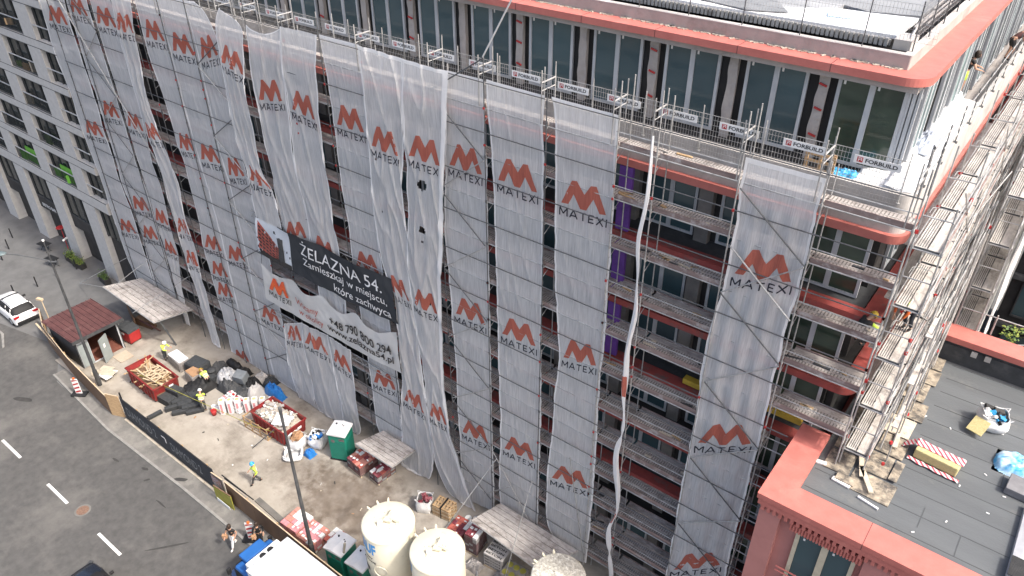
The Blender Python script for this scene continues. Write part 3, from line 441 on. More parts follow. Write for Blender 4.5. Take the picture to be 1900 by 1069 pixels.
# top floor windows
def module(x, y, z0, z1, parent, ax=0, pane=None, w=2.12, xf=None, two=True):
    """glazed module; ax=0 front (faces -y) at left x, ax=1 side (faces +x) at y start"""
    def bx(m_, a, c_, d0, d1, lo, hi):
        if ax == 0: m_.box(x + a, x + c_, y - d1, y - d0, lo, hi)
        else: m_.box(x + d0, x + d1, y + a, y + c_, lo, hi)
    fr = MB()
    bx(fr, 0, .11, 0, .10, z0, z1); bx(fr, w - .11, w, 0, .10, z0, z1); bx(fr, w / 2 - .09, w / 2 + .09, 0, .10, z0 + .1, z1 - .08)
    bx(fr, .11, w - .11, 0, .10, z0, z0 + .10); bx(fr, .11, w - .11, 0, .10, z1 - .08, z1)
    o = fr.build('window', M['frame'], parent, world=True)
    pn = MB(); bx(pn, .11, w / 2 - .09, .02, .05, z0 + .1, z1 - .08); bx(pn, w / 2 + .09, w - .11, .02, .05, z0 + .1, z1 - .08)
    pn.build('pane', pane or M['glass'], o)
    if z0 > 24:
        st = MB(); bx(st, .16, .23, .051, .056, z1 - .32, z1 - .16); bx(st, w / 2 + .14, w / 2 + .21, .051, .056, z1 - .32, z1 - .16); st.build('sticker', M['white'], o)
    return o
b = MB(); b.box(MX0, -4.3, 3.36, 3.6, 24.1, 27.2); b.box(-4.2, -4.0, 3.6, YB, 24.1, 27.2); b.build('inner_wall', M['black'], main, world=True)
for k in range(-1, 16):
    module(-9.45 - 3.055 * k, 3.34, 24.22, 27.12, main, pane=M['glassg'] if k == -1 else None)
random.seed(8)
for k in range(0, 16):
    x = -7.0 - 3.055 * k; colm = MB()
    def cf(u, v, x=x, k=k): return (x + .02 + .34 * u + .07 * noise.noise((v * 4, k, 0 if u < .5 else 3)), 3.14 + .03 * noise.noise((u * 3, v * 9, k)), 24.1 + 3.0 * v)
    colm.grid(cf, 2, 26); colm.box(x + .06, x + .32, 3.2, 3.36, 24.1, 27.1); colm.build('column', M['conc'], main, world=True)
for k in range(0, 16, 2):
    for dz in (.6, 1.5, 2.3): st = MB(); st.ob((-6.80 - 3.055 * k, 3.10, 24.4 + dz), (.26, .05, .06), 0, ry=.25); st.build('tie_bracket', M['red'], main, world=True)
for k in range(14): module(-3.95, 3.75 + 2.62 * k, 24.22, 27.12, main, ax=1, pane=M['frost'] if k % 2 == 0 else M['glassg'], w=1.25 + .25 * (k % 3))
b = MB()
for k in range(24): b.box(-3.97, -3.86, 3.62 + 1.31 * k, 3.70 + 1.31 * k, 24.1, 27.1)
b.build('side_post', M['frame'], main, world=True)
module(-4.27, 3.34, 24.22, 27.12, main, pane=M['frost'], w=.34)
# terrace slab, upstand and floors below
b = MB(); b.box(MX0, -3.3, 1.35, YB, 23.75, 24.08); b.build('terrace_slab', M['conc'], main, world=True)
b = MB(); b.box(MX0, -4.3, 2.6, 3.33, 24.08, 24.13, 0); b.build('terrace_membrane', M['black'], main, world=True)
ring(-2.98, 1.15, .45, .22, 23.32, 24.62).build('terrace_upstand', M['conc2'], main, world=True)
FL = [23.05, 20.0, 16.95, 13.9, 10.85, 7.8, 4.75]
for i, z in enumerate(FL):
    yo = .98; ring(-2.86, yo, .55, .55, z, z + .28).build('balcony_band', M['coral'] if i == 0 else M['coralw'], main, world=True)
    b = MB(); b.box(MX0, -3.45, 1.50, YB, z - .02, z + .24); b.build('floor_slab', M['anth'] if i % 2 else M['dark'], main, world=True)
b = MB(); b.box(MX0, -4.0, 2.55, 2.8, 0, 23.2); b.box(-3.98, -3.75, 2.9, YB, 14, 23.2); b.build('outer_wall', M['dark'], main, world=True)  # near-black wall colour carries the shade of the wrapped lower floors
cnt = 0
for fi in range(7):
    z0 = FL[fi] + .30 - 3.05; z1 = z0 + 2.45
    for k in range(-1, 13 if fi < 3 else 10):
        x = -9.2 - 3.055 * k
        if k == -1 and fi in (0, 1): x = -5.95
        module(x, 2.5 if k >= 0 else 2.0, max(z0, .3), z1, main, pane=M['glassg'] if k == -1 else M['glass']); cnt += 1
for k in range(0, 16):
    b = MB(); x = -6.9 - 3.055 * k; b.box(x - .05, x + .5, 2.2, 2.52, 0, 23.1); b.build('concrete_column', M['conc_shade'], main, world=True)
for fi in range(0, 3): b = MB(); z0 = FL[fi] + .28 - 3.05; b.box(-12.75, -12.2, 1.05, 1.20, z0 + .05, z0 + 2.7); b.build('insulation_panel', M['purple'], main, world=True)
for k in range(6): module(-3.72, 4.2 + 3.05 * k, 20.3, 22.75, main, ax=1, w=1.8)
for q in [(-9.1, -8.0, 1.2, 1.5, 14.25, 14.5), (-5.9, -4.3, 1.3, 1.6, 14.6, 14.85), (-16.0, -15.2, 1.0, 1.3, 13.3, 13.6)]: b = MB(); b.box(*q); b.build('timber_beam', M['yellow'], main, world=True)
# white covers on the side terrace
def cover(u, v):
    y = 1.45 + v * 9.5; x = -3.95 + u * (.85 if y > 2.9 else .85)
    return (x, y, 24.66 + .10 * noise.noise((x * 2, y * 1.2, 0)) + (.22 if u < .25 else 0) * (1 if y > 4 else 0))
b = MB(); b.grid(cover, 10, 44); tag(b.build('cover_sheet', M['sheetw'], smooth=True, solid=.01), 'white cover sheet laid over the side terrace beside the glazing', 'sheet')
def cover2(u, v):
    x = -5.0 + u * 1.85; y = 1.42 + v * 1.75
    return (x, y, 24.30 + .35 * u + .07 * noise.noise((x * 3, y * 3, 5)))
b = MB(); b.grid(cover2, 16, 16); tag(b.build('cover_sheet', M['sheetw'], smooth=True, solid=.01), 'white sheet draped over the terrace corner, sloping to the upstand', 'sheet')
def crump(cx, cy, cz, rx, ry, h, seed, fine=2.6):
    def f(u, v):
        x = (u - .5) * 2; y = (v - .5) * 2; e = max(0, 1 - (x * x) ** 1.4 - (y * y) ** 1.4) ** .5 if x * x + y * y < 2 else 0
        n = abs(noise.noise((u * fine * 2, v * fine * 2, seed))) + .5 * abs(noise.noise((u * fine * 5, v * fine * 5, seed + 4)))
        r = 1 - .12 * noise.noise((u * 3, v * 3, seed + 9))
        return (cx + x * rx * r, cy + y * ry * r, cz + h * e * (.68 + .62 * n))
    return f
b = MB(); b.grid(crump(-5.25, 2.35, 24.14, .62, .4, .28, 2), 26, 20); tag(b.build('tarpaulin', M['ltblue'], smooth=False), 'crumpled blue tarpaulin lying on the front terrace below the corner window', 'tarpaulin')
b = MB(); b.grid(crump(-3.75, 5.2, 24.75, .35, .9, .35, 6), 14, 22); tag(b.build('tarpaulin', mat('greytarp', (.45, .50, .58), (.25, .28, .34), .5, 3), smooth=False), 'folded grey-blue plastic bundle on the white terrace cover', 'tarpaulin')
t = thing('pallet', 'wooden pallet standing upright behind the terrace fence with red clamps', 'pallet', (-6.45, 1.62, 24.1), 0)
b = MB()
for z in (.05, .35, .62, .86): b.box(0, .95, 0, .03, z, z + .10)
for x in (0, .43, .86): b.box(x, x + .09, .03, .12, 0.02, 1.0)
b.build('boards', M['wood'], t)
b = MB()
for x in (.1, .25, .4, .55): b.box(x, x + .05, -.04, -.005, .10, .26)
b.build('clamp', M['red'], t)
# ------------------------------------------------------------------ facade scaffolding
XP = [-2.6, -5.2, -7.85, -10.8, -12.35, -15.38, -18.35, -20.95, -22.5, -25.15, -27.8, -30.35, -33.15, -35.2, -38.25, -40.87, -43.45, -45.85, -48.6, -51.2, -54.3]
LIFT = 2.03; DZ = [24.18 - LIFT * k for k in range(12)]
sc = thing('facade_scaffolding', 'tall grey tube scaffolding standing along the whole street front', 'scaffolding', (-28, .4, 0))
for i, x in enumerate(XP):
    base = .05 if x < -4.3 else 14.8
    top = 25.6 if i % 2 else 26.1
    if i in (2, 3, 4): top = 26.5
    b = MB(); b.rod((x, 0, base), (x, 0, top), .026, DZ)
    b.build('standard', M['tubed'] if i not in (0, 1, 2, 3, 4) else M['steel'], sc, world=True)
    b = MB(); b.tube((x, .86, base), (x, .86, top - (.4 if i % 2 else 0)), .025, 6); b.build('standard', M['steel'], sc, world=True)
for k, z in enumerate(DZ):
    x1 = -2.6 if z > 15.5 else -4.35
    for nm, dz, yy, mt in (('guard_rail', 1.02, 0, 'tubed'), ('guard_rail', .52, .005, 'steel'), ('ledger', -.06, 0, 'steel')):
        if nm == 'ledger' or dz == 1.02 or True:
            b = MB()
            if dz == .52:      # mid rail runs on only where no net hides it
                b.tube((XP[4] - .1, yy + .03, z + dz), (XP[2], yy + .03, z + dz), .019, 5); b.build(nm, M[mt], sc, world=True); b = MB(); b.tube((XP[1], yy + .03, z + dz), (x1, yy + .03, z + dz), .019, 5)
            elif nm == 'ledger':
                b.tube((-54.4, .10, z + dz), (x1, .10, z + dz), .024, 6)
            else: b.tube((-54.4, yy - .03, z + dz), (x1, yy - .03, z + dz), .022, 6)
            b.build(nm, M[mt], sc, world=True)
    b = MB()
    for i, x in enumerate(XP):
        if x > x1 + .01: continue
        b.tube((x, 0, z - .10), (x, .88, z - .10), .022, 5); b.tube((x, 0, z - .55), (x, .88, z - .10), .016, 5)
        if i < 7: b.build('transom', M['steel'], sc, world=True); b = MB()
    TR = globals().setdefault('TR', MB()); TR.add(b.v, b.f)
TR.build('transom', M['steel'], sc, world=True)['kind'] = 'stuff'
# decks: perforated steel, dirty toe boards
random.seed(2)
def deck_mb(b, xa, xb, z, y0=.19, y1=.86):
    # two planks with a slot between, ribbed ends
    ym = (y0 + y1) / 2
    b.box(xb + .04, xa - .04, y0, ym - .012, z - .055, z, 0); b.box(xb + .04, xa - .04, ym + .012, y1, z - .055, z, 0)
    n = int((xa - xb) / .11)
    for i in range(n):
        x = xb + .1 + i * .11
        b.box(x, x + .04, y0 + .05, ym - .05, z, z + .005, 2); b.box(x, x + .04, ym + .05, y1 - .05, z, z + .005, 2)
    b.box(xb + .03, xa - .03, .14, .17, z - .06, z + .13, 1)
    if z < 20.5: b.box(xb + .06, xa - .06, .93, 1.19, z - .10, z - .05, 0); b.box(xb + .06, xa - .06, 1.19, 1.215, z - .10, z + .02, 1)
mats3 = [M['deck'], M['toe'], M['slot']]
n_part = 0; rest = MB()
for i in range(len(XP) - 1):
    for k, z in enumerate(DZ):
        if i == 0 and z < 15.5: continue
        if k == 0 and i in (2, 3): pass
        xa = XP[i] if not (i == 1 and False) else XP[i]
        if z < 14 and i == 1: xa = XP[1]
        if n_part < 96: b = MB(); deck_mb(b, XP[i], XP[i + 1], z); b.build('deck', mats3, sc, world=True); n_part += 1
        else:
            rest.box(XP[i + 1] + .04, XP[i] - .04, .13, .82, z - .05, z, 0); rest.box(XP[i + 1] + .03, XP[i] - .03, .14, .17, z - .03, z + .15, 1)
o = rest.build('deck', mats3, sc, world=True); o['kind'] = 'stuff'
# zigzag braces in front
def zig(xa, xb, start, yy=-.06, r=.026):
    z = 24.0
    a = start
    for k in range(11):
        p, q = (xa, xb) if a else (xb, xa); a = not a
        if k % 1 == 0: b = MB(); b.tube((p, yy, z + .0), (q, yy, z - 1.98), r, 6); b.build('brace', M['steel'] if k % 2 else M['tubed'], sc, world=True)
        z -= 2.03
        if z < 2.2: break
zig(-7.75, -5.25, True); zig(-20.9, -18.4, True); zig(-38.2, -35.3, False); zig(-51.1, -48.7, True)
b = MB(); b.tube((-13.5, -.05, 8.2), (-12.4, -.05, 2.0), .024); b.build('brace', M['steel'], sc, world=True)
b = MB(); b.tube((-18.2, -.06, 5.6), (-15.6, -.06, 1.6), .026); b.build('brace', M['steel'], sc, world=True)
# short posts with cross arms above the top lift
for x in (-2.6, -5.2, -7.7, -10.8, -12.35, -15.38, -18.35, -20.95, -25.15, -30.35, -33.1, -35.2, -40.9):
    b = MB(); b.tube((x - .25, -.02, 25.75), (x - .25, .86, 25.75), .03); b.tube((x - .25, 0, 24.2), (x - .25, 0, 26.2), .024); b.tube((x - .25, .86, 24.2), (x - .25, .86, 26.3), .024)
    b.tube((x - .25, 0, 25.45), (x - .25, .86, 25.45), .02); b.build('end_frame', M['steel'], sc, world=True)
b = MB(); b.tube((-18.2, -.2, 26.25), (-16.6, -.5, 28.6), .03); b.build('long_tube', M['white'], sc, world=True)
b = MB(); b.tube((-18.2, -.15, 26.2), (-21.6, -.1, 24.0), .03); b.build('long_tube', M['tubed'], sc, world=True)
b = MB(); b.tube((-7.72, -.1, 21.9), (-5.25, -.12, 19.9), .03); b.build('long_tube', M['steel'], sc, world=True)
b = MB(); b.tube((-54, -.15, 25.6), (-44.0, -.12, 12.4), .035); b.build('long_tube', M['steel'], sc, world=True)
# lattice girder behind the banners
for zz_ in (9.35, 6.95, 13.9):
    b = MB(); xa, xb = -36.2, -25.2
    b.tube((xa, -.02, zz_), (xb, -.02, zz_), .022); b.tube((xa, -.02, zz_ - .42), (xb, -.02, zz_ - .42), .022); n = 26
    for i in range(n):
        x0 = xa + (xb - xa) * i / n; x1 = xa + (xb - xa) * (i + 1) / n
        b.tube((x0, -.02, zz_ if i % 2 else zz_ - .42), (x1, -.02, zz_ - .42 if i % 2 else zz_), .013, 5)
    b.build('lattice_girder', M['steel'], sc, world=True)

# ------------------------------------------------------------------ netting
def plen(pl):
    d = [0]
    for a, b_ in zip(pl[:-1], pl[1:]): d.append(d[-1] + math.hypot(b_[0] - a[0], b_[1] - a[1]))
    return d
def smooth_poly(pl, n=64):
    d = plen(pl); T = d[-1]; out = []
    j = 0
    for i in range(n + 1):
        s = T * i / n
        while j < len(d) - 2 and d[j + 1] < s: j += 1
        f = (s - d[j]) / max(d[j + 1] - d[j], 1e-6); out.append([pl[j][0] + (pl[j + 1][0] - pl[j][0]) * f, pl[j][1] + (pl[j + 1][1] - pl[j][1]) * f])
    for _ in range(2): out = [out[0]] + [[(out[i - 1][c] + 2 * out[i][c] + out[i + 1][c]) / 4 for c in (0, 1)] for i in range(1, n)] + [out[-1]]
    return out
def make_surface(L, R, y0, seed, Wn=2.72, front=False, sag=0):
    n = 64; Ls = smooth_poly(L, n); Rs = smooth_poly(R, n); kf = 3 + (seed % 3)
    def surf(u, t):
        t = min(max(t, 0), 1); i = min(int(t * n), n - 1); f = t * n - i
        lx = Ls[i][0] * (1 - f) + Ls[i + 1][0] * f; lz = Ls[i][1] * (1 - f) + Ls[i + 1][1] * f
        rx = Rs[i][0] * (1 - f) + Rs[i + 1][0] * f; rz = Rs[i][1] * (1 - f) + Rs[i + 1][1] * f
        w = math.hypot(rx - lx, rz - lz); a = min(math.sqrt(max(Wn * Wn - w * w, 0)) / (4 * kf) * .85, .17)
        x = lx + (rx - lx) * u; z = lz + (rz - lz) * u
        e = min(1, u * 6, (1 - u) * 6) if a < .05 else 1
        a = max(a - .10, .003) * 1.25 * min(1, .2 + t * 7)
        ph = seed * 1.7 + 1.6 * noise.noise((t * 3, seed, 0))
        y = y0 - a * (.5 + .5 * math.sin(2 * PI * kf * u + ph)) * (1 + .5 * noise.noise((u * 3, t * 5, seed)))
        bul = .05 * abs(math.sin(PI * (z - .2) / LIFT)) * max(u * (1 - u), 0) ** .5
        if front: y -= bul * .8 + .10 * (noise.noise((u * 1.5, z * .25, seed)) + .3) + .03 * noise.noise((u * 5, z * .9, seed + 3))
        else: y = y0 + .04 - min(bul * .3, .02) + (y - y0) * (.35 if a < .05 else .9) + .012 * noise.noise((u * 4, z * .8, seed)) + .008 * noise.noise((u * 14, z * 1.2, seed))
        if sag and t < .12: z -= sag * 4 * u * (1 - u) * (1 - t / .12)
        # creases: slack cloth folds diagonally between the ties
        cr = 1 - abs(noise.noise((u * 3.2 + z * .22, z * .20 - u * .5, seed * 2.3))) * 2
        y -= (max(cr, 0) ** 5) * (.075 if front else .026)
        # ragged edge wander
        x += (.06 * noise.noise((z * .9, seed, 2 if u < .5 else 8)) + .035 * noise.noise((z * 2.7, seed, 5 if u < .5 else 9))) * (1 - 2 * u)
        z = max(z, .18 + .10 * abs(noise.noise((x * 2, 0, seed))))
        return (x, y, z)
    return surf, Ls, Rs
mk = subdiv(*mark_geo(), .08, .10)
tk = subdiv(*stroke_geo(), .05, .5)
LAB = {
'S1': 'wide white safety net at the right end, next to the open corner bay',
'S2': 'white safety net left of the open bay with the twisted net',
'S3': 'white safety net with straight edges, second left of the open bay',
'S4': 'white safety net with zigzag brace tubes in front, right of the torn net',
'D': 'white safety net with three torn holes and a folded bright right hem',
'C': 'white safety net left of the torn net, gathered into a tied bundle at the bottom',
'B': 'white safety net whose middle is covered by the right half of the dark banner',
'A': 'white safety net ending behind the middle of the dark banner',
'S9': 'white safety net with a sagging top edge above the banner photo',
'S10': 'loose narrow white safety net hanging from a peak and blowing over to the right',
'g': 'white safety net with a slanting cut top, left of the loose hanging net',
'f': 'white safety net between two dark poles, behind the bags at its foot',
'e': 'white safety net with six printed marks, right of the gathered nets',
'd': 'narrow gathered white safety net bunched into long folds, with red tips at its foot',
'c': 'white safety net narrowing to a folded tail above the red bin',
'b': 'white safety net ending above the hut canopy, between two dark gaps',
'a': 'leftmost white safety net, hanging across the edge of the grey office building',
'h': 'short white safety net under the white banner, left one with deep folds',
'i': 'short white safety net under the white banner, middle one',
'j': 'short white safety net under the white banner, right one beside the green toilet'}
MARKU = {'S10': (.05, .98), 'd': (.02, .98), 'c': (.05, .9), 'a': (.18, .92)}
for si, (k, (L, R, lz, y0)) in enumerate(SHEETS.items()):
    front = y0 < 0.0
    Wn = max(math.hypot(a_[0] - b_[0], a_[1] - b_[1]) for a_, b_ in zip(smooth_poly(L, 20), smooth_poly(R, 20))) * 1.004 + (.25 if k in ('h', 'i', 'j') else 0)
    surf, Ls, Rs = make_surface(L, R, y0, si + 1, Wn, front, {'S9': .35, 'S10': .0}.get(k, 0))
    t_ = thing('safety_net', LAB[k], 'safety net', ((L[0][0] + R[0][0]) / 2, y0, L[0][1]), 0, 'printed nets hung on the scaffolding')
    H = abs(L[0][1] - L[-1][1]); nv = int(H / .22) + 4
    b = MB(); b.grid(surf, 36, nv)
    if k in ('D', 'C', 'B', 'S3'):   # torn holes
        holes = {'D': [(.45, 19.9, .25, .25), (.45, 17.6, .23, .2), (.55, 13.55, .24, .24), (.45, 16.9, .07, .07)], 'C': [(.22, 20.3, .06, .06), (.28, 17.6, .05, .06)], 'B': [(.3, 19.0, .05, .05), (.2, 21.0, .06, .06)], 'S3': []}[k]
        # finer grid where the holes are
        b = MB(); b.grid(surf, 60, nv * 2); keep = []
        for f in b.f:
            cx = sum(b.v[i][0] for i in f) / 4; cz = sum(b.v[i][2] for i in f) / 4; ok = True
            for (hu, hz, hw, hh) in holes:
                tt = min(range(65), key=lambda i: abs(Ls[i][1] - hz)); hx = Ls[tt][0] + (Rs[tt][0] - Ls[tt][0]) * hu
                if ((cx - hx) / hw) ** 2 + ((cz - hz) / hh) ** 2 < 1 + .5 * noise.noise((cx * 9, cz * 9, 1)): ok = False
            if ok: keep.append(f)
        b.f = keep; b.m = [0] * len(keep)
    b.build('net', M['net'], t_, smooth=True, world=True)
    def strip(u0, u1, dy):
        bb = MB(); bb.grid(lambda u, v: (lambda p: (p[0], p[1] - dy, p[2]))(surf(u0 + (u1 - u0) * u, v)), 2, nv); return bb
    hb = strip(0, .034, .02); h2 = strip(.966 if k != 'D' else .90, 1, .008 if k != 'D' else .05); hb.add(h2.v, h2.f)
    hb.build('hem', M['hem'], t_, smooth=True, world=True)
    if k not in ('A',):
        tb = MB(); tb.grid(lambda u, v: (lambda p: (p[0], p[1] - .008, p[2]))(surf(u, v * .006)), 30, 2); tb.build('hem', M['hem'], t_, smooth=True, world=True)
    u0, u1 = MARKU.get(k, (.11, .88))
    for zc in lz:
        # find t at which the left/right mean z equals zc
        best = min(range(65), key=lambda i: abs((Ls[i][1] + Rs[i][1]) / 2 - zc)); tc = best / 64
        if best >= 63: continue
        Ht = plen([tuple(p) for p in Ls])[-1]
        def place(vs, vofs, vh):
            out = []
            for (x, y, *_) in vs:
                tt = tc - (vofs + y * vh) / Ht; p = surf(u0 + (u1 - u0) * x, tt); out.append((p[0], p[1] - .014, p[2]))
            return out
        bm_ = MB(); bm_.add(place(mk[0], -.56, 1.08), mk[1]); bm_.build('printed_mark', M['mark'], t_, world=True)
        bt = MB(); bt.add(place([(-.03 + 1.06 * x, y) for x, y, _ in tk[0]], -1.10, .36), tk[1]); bt.build('printed_name', M['marktxt'], t_, world=True)
# twisted net rope in the open bay
t_ = thing('safety_net', 'twisted rope-like white net hanging down the open bay', 'safety net', (-10.9, -.1, 25))
def ropef(u, v):
    rp = ROPE_S; i = min(int(v * 80), 79); f = v * 80 - i; x = rp[i][0] * (1 - f) + rp[i + 1][0] * f; z = rp[i][1] * (1 - f) + rp[i + 1][1] * f
    w = (.045 + .085 * abs(math.sin(v * 13.0 + .4))) * (.42 + .5 * min(v * 2.5, 1)) * (1 + .5 * noise.noise((v * 14, 3, 1))); a = 2 * PI * u
    pin = 1 - .75 * math.exp(-((v - .50) / .012) ** 2) - .7 * math.exp(-((v - .79) / .012) ** 2)
    r = w * pin * (1 + .40 * math.sin(3 * a + v * 46)); tw = v * 9
    x += .10 * math.sin(v * 31) * (1 - abs(2 * v - 1) ** 6) + .06 * noise.noise((v * 18, 1, 1))
    return (x + r * math.cos(a + tw), -.12 + r * .55 * math.sin(a + tw), z)
ROPE_S = smooth_poly(ROPE, 80)
b = MB(); b.grid(ropef, 18, 200); b.build('net', M['hem'], t_, smooth=True, world=True)
b = MB(); b.grid(lambda u, v: (lambda p: (p[0], p[1] - .02, p[2]))(ropef(.55 + u * .3, .68 + v * .03)), 4, 6); b.grid(lambda u, v: (lambda p: (p[0], p[1] - .02, p[2]))(ropef(.1 + u * .3, .38 + v * .04)), 4, 6); b.build('printed_mark', M['mark'], t_, world=True)
# ------------------------------------------------------------------ banners
def ban_surface(T, B, y0, seed, wr):
    Ts = smooth_poly(T, 48); Bs = smooth_poly(B, 48)
    def s(u, v):          # v: 0 bottom .. 1 top
        u = min(max(u, 0), 1); i = min(int(u * 48), 47); f = u * 48 - i
        tx = Ts[i][0] * (1 - f) + Ts[i + 1][0] * f; tz = Ts[i][1] * (1 - f) + Ts[i + 1][1] * f
        bx = Bs[i][0] * (1 - f) + Bs[i + 1][0] * f; bz = Bs[i][1] * (1 - f) + Bs[i + 1][1] * f
        x = bx + (tx - bx) * v; z = bz + (tz - bz) * v
        y = y0 + wr * (noise.noise((x * .8, z * 1.1, seed)) + .5 * math.sin(x * 1.3 + v * 2.2) * v * v + .35 * noise.noise((x * 2.5 + z, z * 2, seed)))
        return (x, y, z)
    return s
def on_surface(s, name, m, parent, vs, fs, dy=.06):
    b = MB(); b.add([(lambda p: (p[0], p[1] - dy, p[2]))(s(v[0], v[1])) for v in vs], fs); return b.build(name, m, parent, world=True)
def ban_text(s, txt, ua, ub, va, vb, m, parent, bold=.0, skew=0, nm='lettering'):
    vs, fs, x0, x1, y0, y1 = text_geo(txt, 1, bold)
    q = [((v[0] - x0) / (x1 - x0), (v[1] - y0) / (y1 - y0)) for v in vs]; g2 = subdiv(q, fs, .06, .5)
    return on_surface(s, nm, m, parent, [(ua + (ub - ua) * v[0], va + (vb - va) * v[1] + skew * v[0]) for v in g2[0]], g2[1])
t_ = thing('banner', 'dark grey advertising banner with white lettering and a picture of a brick-red block', 'banner', (BAN1_TOP[0][0], -.3, BAN1_TOP[0][1]))
s1 = ban_surface(BAN1_TOP, BAN1_BOT, -.30, 4, .10)
b = MB(); b.grid(s1, 140, 28); b.build('cloth', M['bandark'], t_, smooth=True, world=True)
def subs(s, ua, ub, va, vb, nu, nv, dy):
    b = MB(); b.grid(lambda u, v: (lambda p: (p[0], p[1] - dy, p[2]))(s(ua + (ub - ua) * u, va + (vb - va) * v)), nu, nv); return b
subs(s1, 0, .27, .04, .98, 14, 8, .012).build('picture_sky', mat('bansky', (.62, .66, .70), (.5, .54, .6), .7, 1), t_, smooth=True, world=True)
def tri(ua, va, ub, vb_, uc, vc, ud, vd): return lambda u, v: (ua + (ud - ua) * v + ((ub + (uc - ub) * v) - (ua + (ud - ua) * v)) * u, va + (vd - va) * v + ((vb_ + (vc - vb_) * v) - (va + (vd - va) * v)) * u)
pf = tri(.012, .10, .185, .09, .175, .42, .015, .93)
b = MB(); b.grid(lambda u, v: (lambda a: (lambda p: (p[0], p[1] - .02, p[2]))(s1(*a)))(pf(u, v)), 12, 8); b.build('picture_building', M['brick'], t_, world=True)
b = MB()
for i in range(6):
    for j in range(7):
        u0, v0 = .05 + i * .155, .05 + j * .135
        b.grid(lambda u, v: (lambda a: (lambda p: (p[0], p[1] - .05, p[2]))(s1(*a)))(pf(u0 + .11 * u, v0 + .065 * v)), 1, 1)
b.build('picture_windows', M['dark'], t_, world=True)
subs(s1, .17, .215, .12, .72, 4, 6, .035).build('picture_tower', M['anth'], t_, world=True)
subs(s1, .02, .27, .02, .15, 10, 2, .04).build('picture_street', M['dark'], t_, world=True)
ban_text(s1, '\u017bELAZNA 54.', .36, .93, .60, .95, M['txtw'], t_, .0)
ban_text(s1, 'Zamieszkaj w miejscu,', .37, .955, .31, .53, M['txtw'], t_, .0)
ban_text(s1, 'kt\u00f3re zachwyca', .585, .97, .05, .27, M['txtw'], t_, .0)
t_ = thing('banner', 'white advertising banner with phone number and web address, scalloped upper edge', 'banner', (BAN2_TOP[0][0], -.34, BAN2_TOP[0][1]))
s2 = ban_surface(BAN2_TOP, BAN2_BOT, -.36, 9, .055)
b = MB(); b.grid(s2, 180, 36); b.build('cloth', M['ban'], t_, smooth=True, world=True)
mkb = subdiv(*mark_geo(), .1, .2)
on_surface(s2, 'printed_mark', mat('markor', (.75, .14, .03), (.62, .07, .03), .7, 2), t_, [(.05 + .15 * v[0], .44 + .46 * v[1]) for v in mkb[0]], mkb[1])
on_surface(s2, 'lettering', M['txtk'], t_, [(.045 + .17 * v[0], .24 + .15 * v[1]) for v in tk[0]], tk[1])
ban_text(s2, 'Witamy', .26, .43, .38, .62, mat('txtred', (.50, .10, .07), (.4, .08, .06), .7, 2), t_, .0)
ban_text(s2, 'w okolicy', .28, .47, .12, .34, MATS['txtred'], t_, .0)
ban_text(s2, '+48 790 800 294', .52, .955, .42, .68, M['txtk'], t_, .012)
ban_text(s2, 'www.zelazna54.pl', .50, .965, .14, .38, M['txtk'], t_, .012)
b = MB()
for u_ in (.0, .22, .42, .63, 1.0): p = s2(u_, 1); b.tube(p, (p[0] - .3, -.02, p[2] + .5), .012, 5)
b.build('rope', M['txtk'], t_, world=True)

# ------------------------------------------------------------------ side scaffolding on the low roof and beyond
ss = thing('side_scaffolding', 'grey tube scaffolding on the flat roof along the side facade', 'scaffolding', (-2.15, 5, 14.78))
ZA = [23.65 - LIFT * k for k in range(5)]
YA = [.15 + 3.07 * k for k in range(10)]
for j, y in enumerate(YA):
    for x in (-2.52, -1.72):
        b = MB(); b.rod((x, y, 14.8 if y < 8.6 else 0.1), (x, y, 25.1 + (.6 if j % 2 else 0)), .026, ZA)
        b.build('standard', M['steel'], ss, world=True)
    for z in ZA: b = MB(); b.tube((-2.52, y, z - .05), (-1.72, y, z - .05), .025); b.build('transom', M['steel'], ss, world=True); b = MB(); b.tube((-2.52, y, z + 1.02), (-1.72, y, z + 1.02), .022); b.build('end_rail', M['steel'], ss, world=True)
    # rounded loop rails
    for z in ZA[:4]: b = MB(); b.path([(-2.42, y + .5, z + .9), (-2.42, y + .9, z + .9), (-2.34, y + 1.0, z + .9), (-1.9, y + 1.0, z + .9), (-1.82, y + .9, z + .9), (-1.82, y + .5, z + .9)], .012, 5); b.build('loop_guard', M['steel'], ss, world=True)
def deck_y(b, x0, x1, ya, yb, z):
    xm = (x0 + x1) / 2; b.box(x0, xm - .012, ya + .05, yb - .05, z - .05, z, 0); b.box(xm + .012, x1, ya + .05, yb - .05, z - .05, z, 0)
    n = int((yb - ya) / .4)
    for i in range(5):
        xx = x0 + .05 + i * .066; b.box(xx, xx + .02, ya + .15, yb - .15, z, z + .006, 1)
    b.box(x0, x1, ya + .02, ya + .055, z - .07, z + .02, 2)
for k, z in enumerate(ZA):
    for j in range(9):
        if k == 4 and (j > 1): continue
        b = MB(); deck_y(b, -2.46, -1.78, YA[j], YA[j + 1], z); b.build('deck', [M['decky'], M['anth'], M['tubed']], ss, world=True)
    for x, dz, r in ((-1.70, 1.02, .022), (-1.70, .52, .02), (-2.54, -.05, .022), (-1.70, -.05, .022)):
        b = MB(); b.tube((x, .1, z + dz), (x, YA[-1], z + dz), r); b.build('ledger', M['steel'], ss, world=True)
    b = MB(); b.box(-1.735, -1.70, .15, YA[-1], z, z + .14); b.build('toe_board', M['toe'], ss, world=True)
    for j in range(0, 9, 1):
        b = MB(); b.tube((-1.68, YA[j], z + (0 if (j + k) % 2 else 1.95)), (-1.68, YA[j + 1], z + (1.95 if (j + k) % 2 else 0)), .02); b.build('brace', M['steel'], ss, world=True)
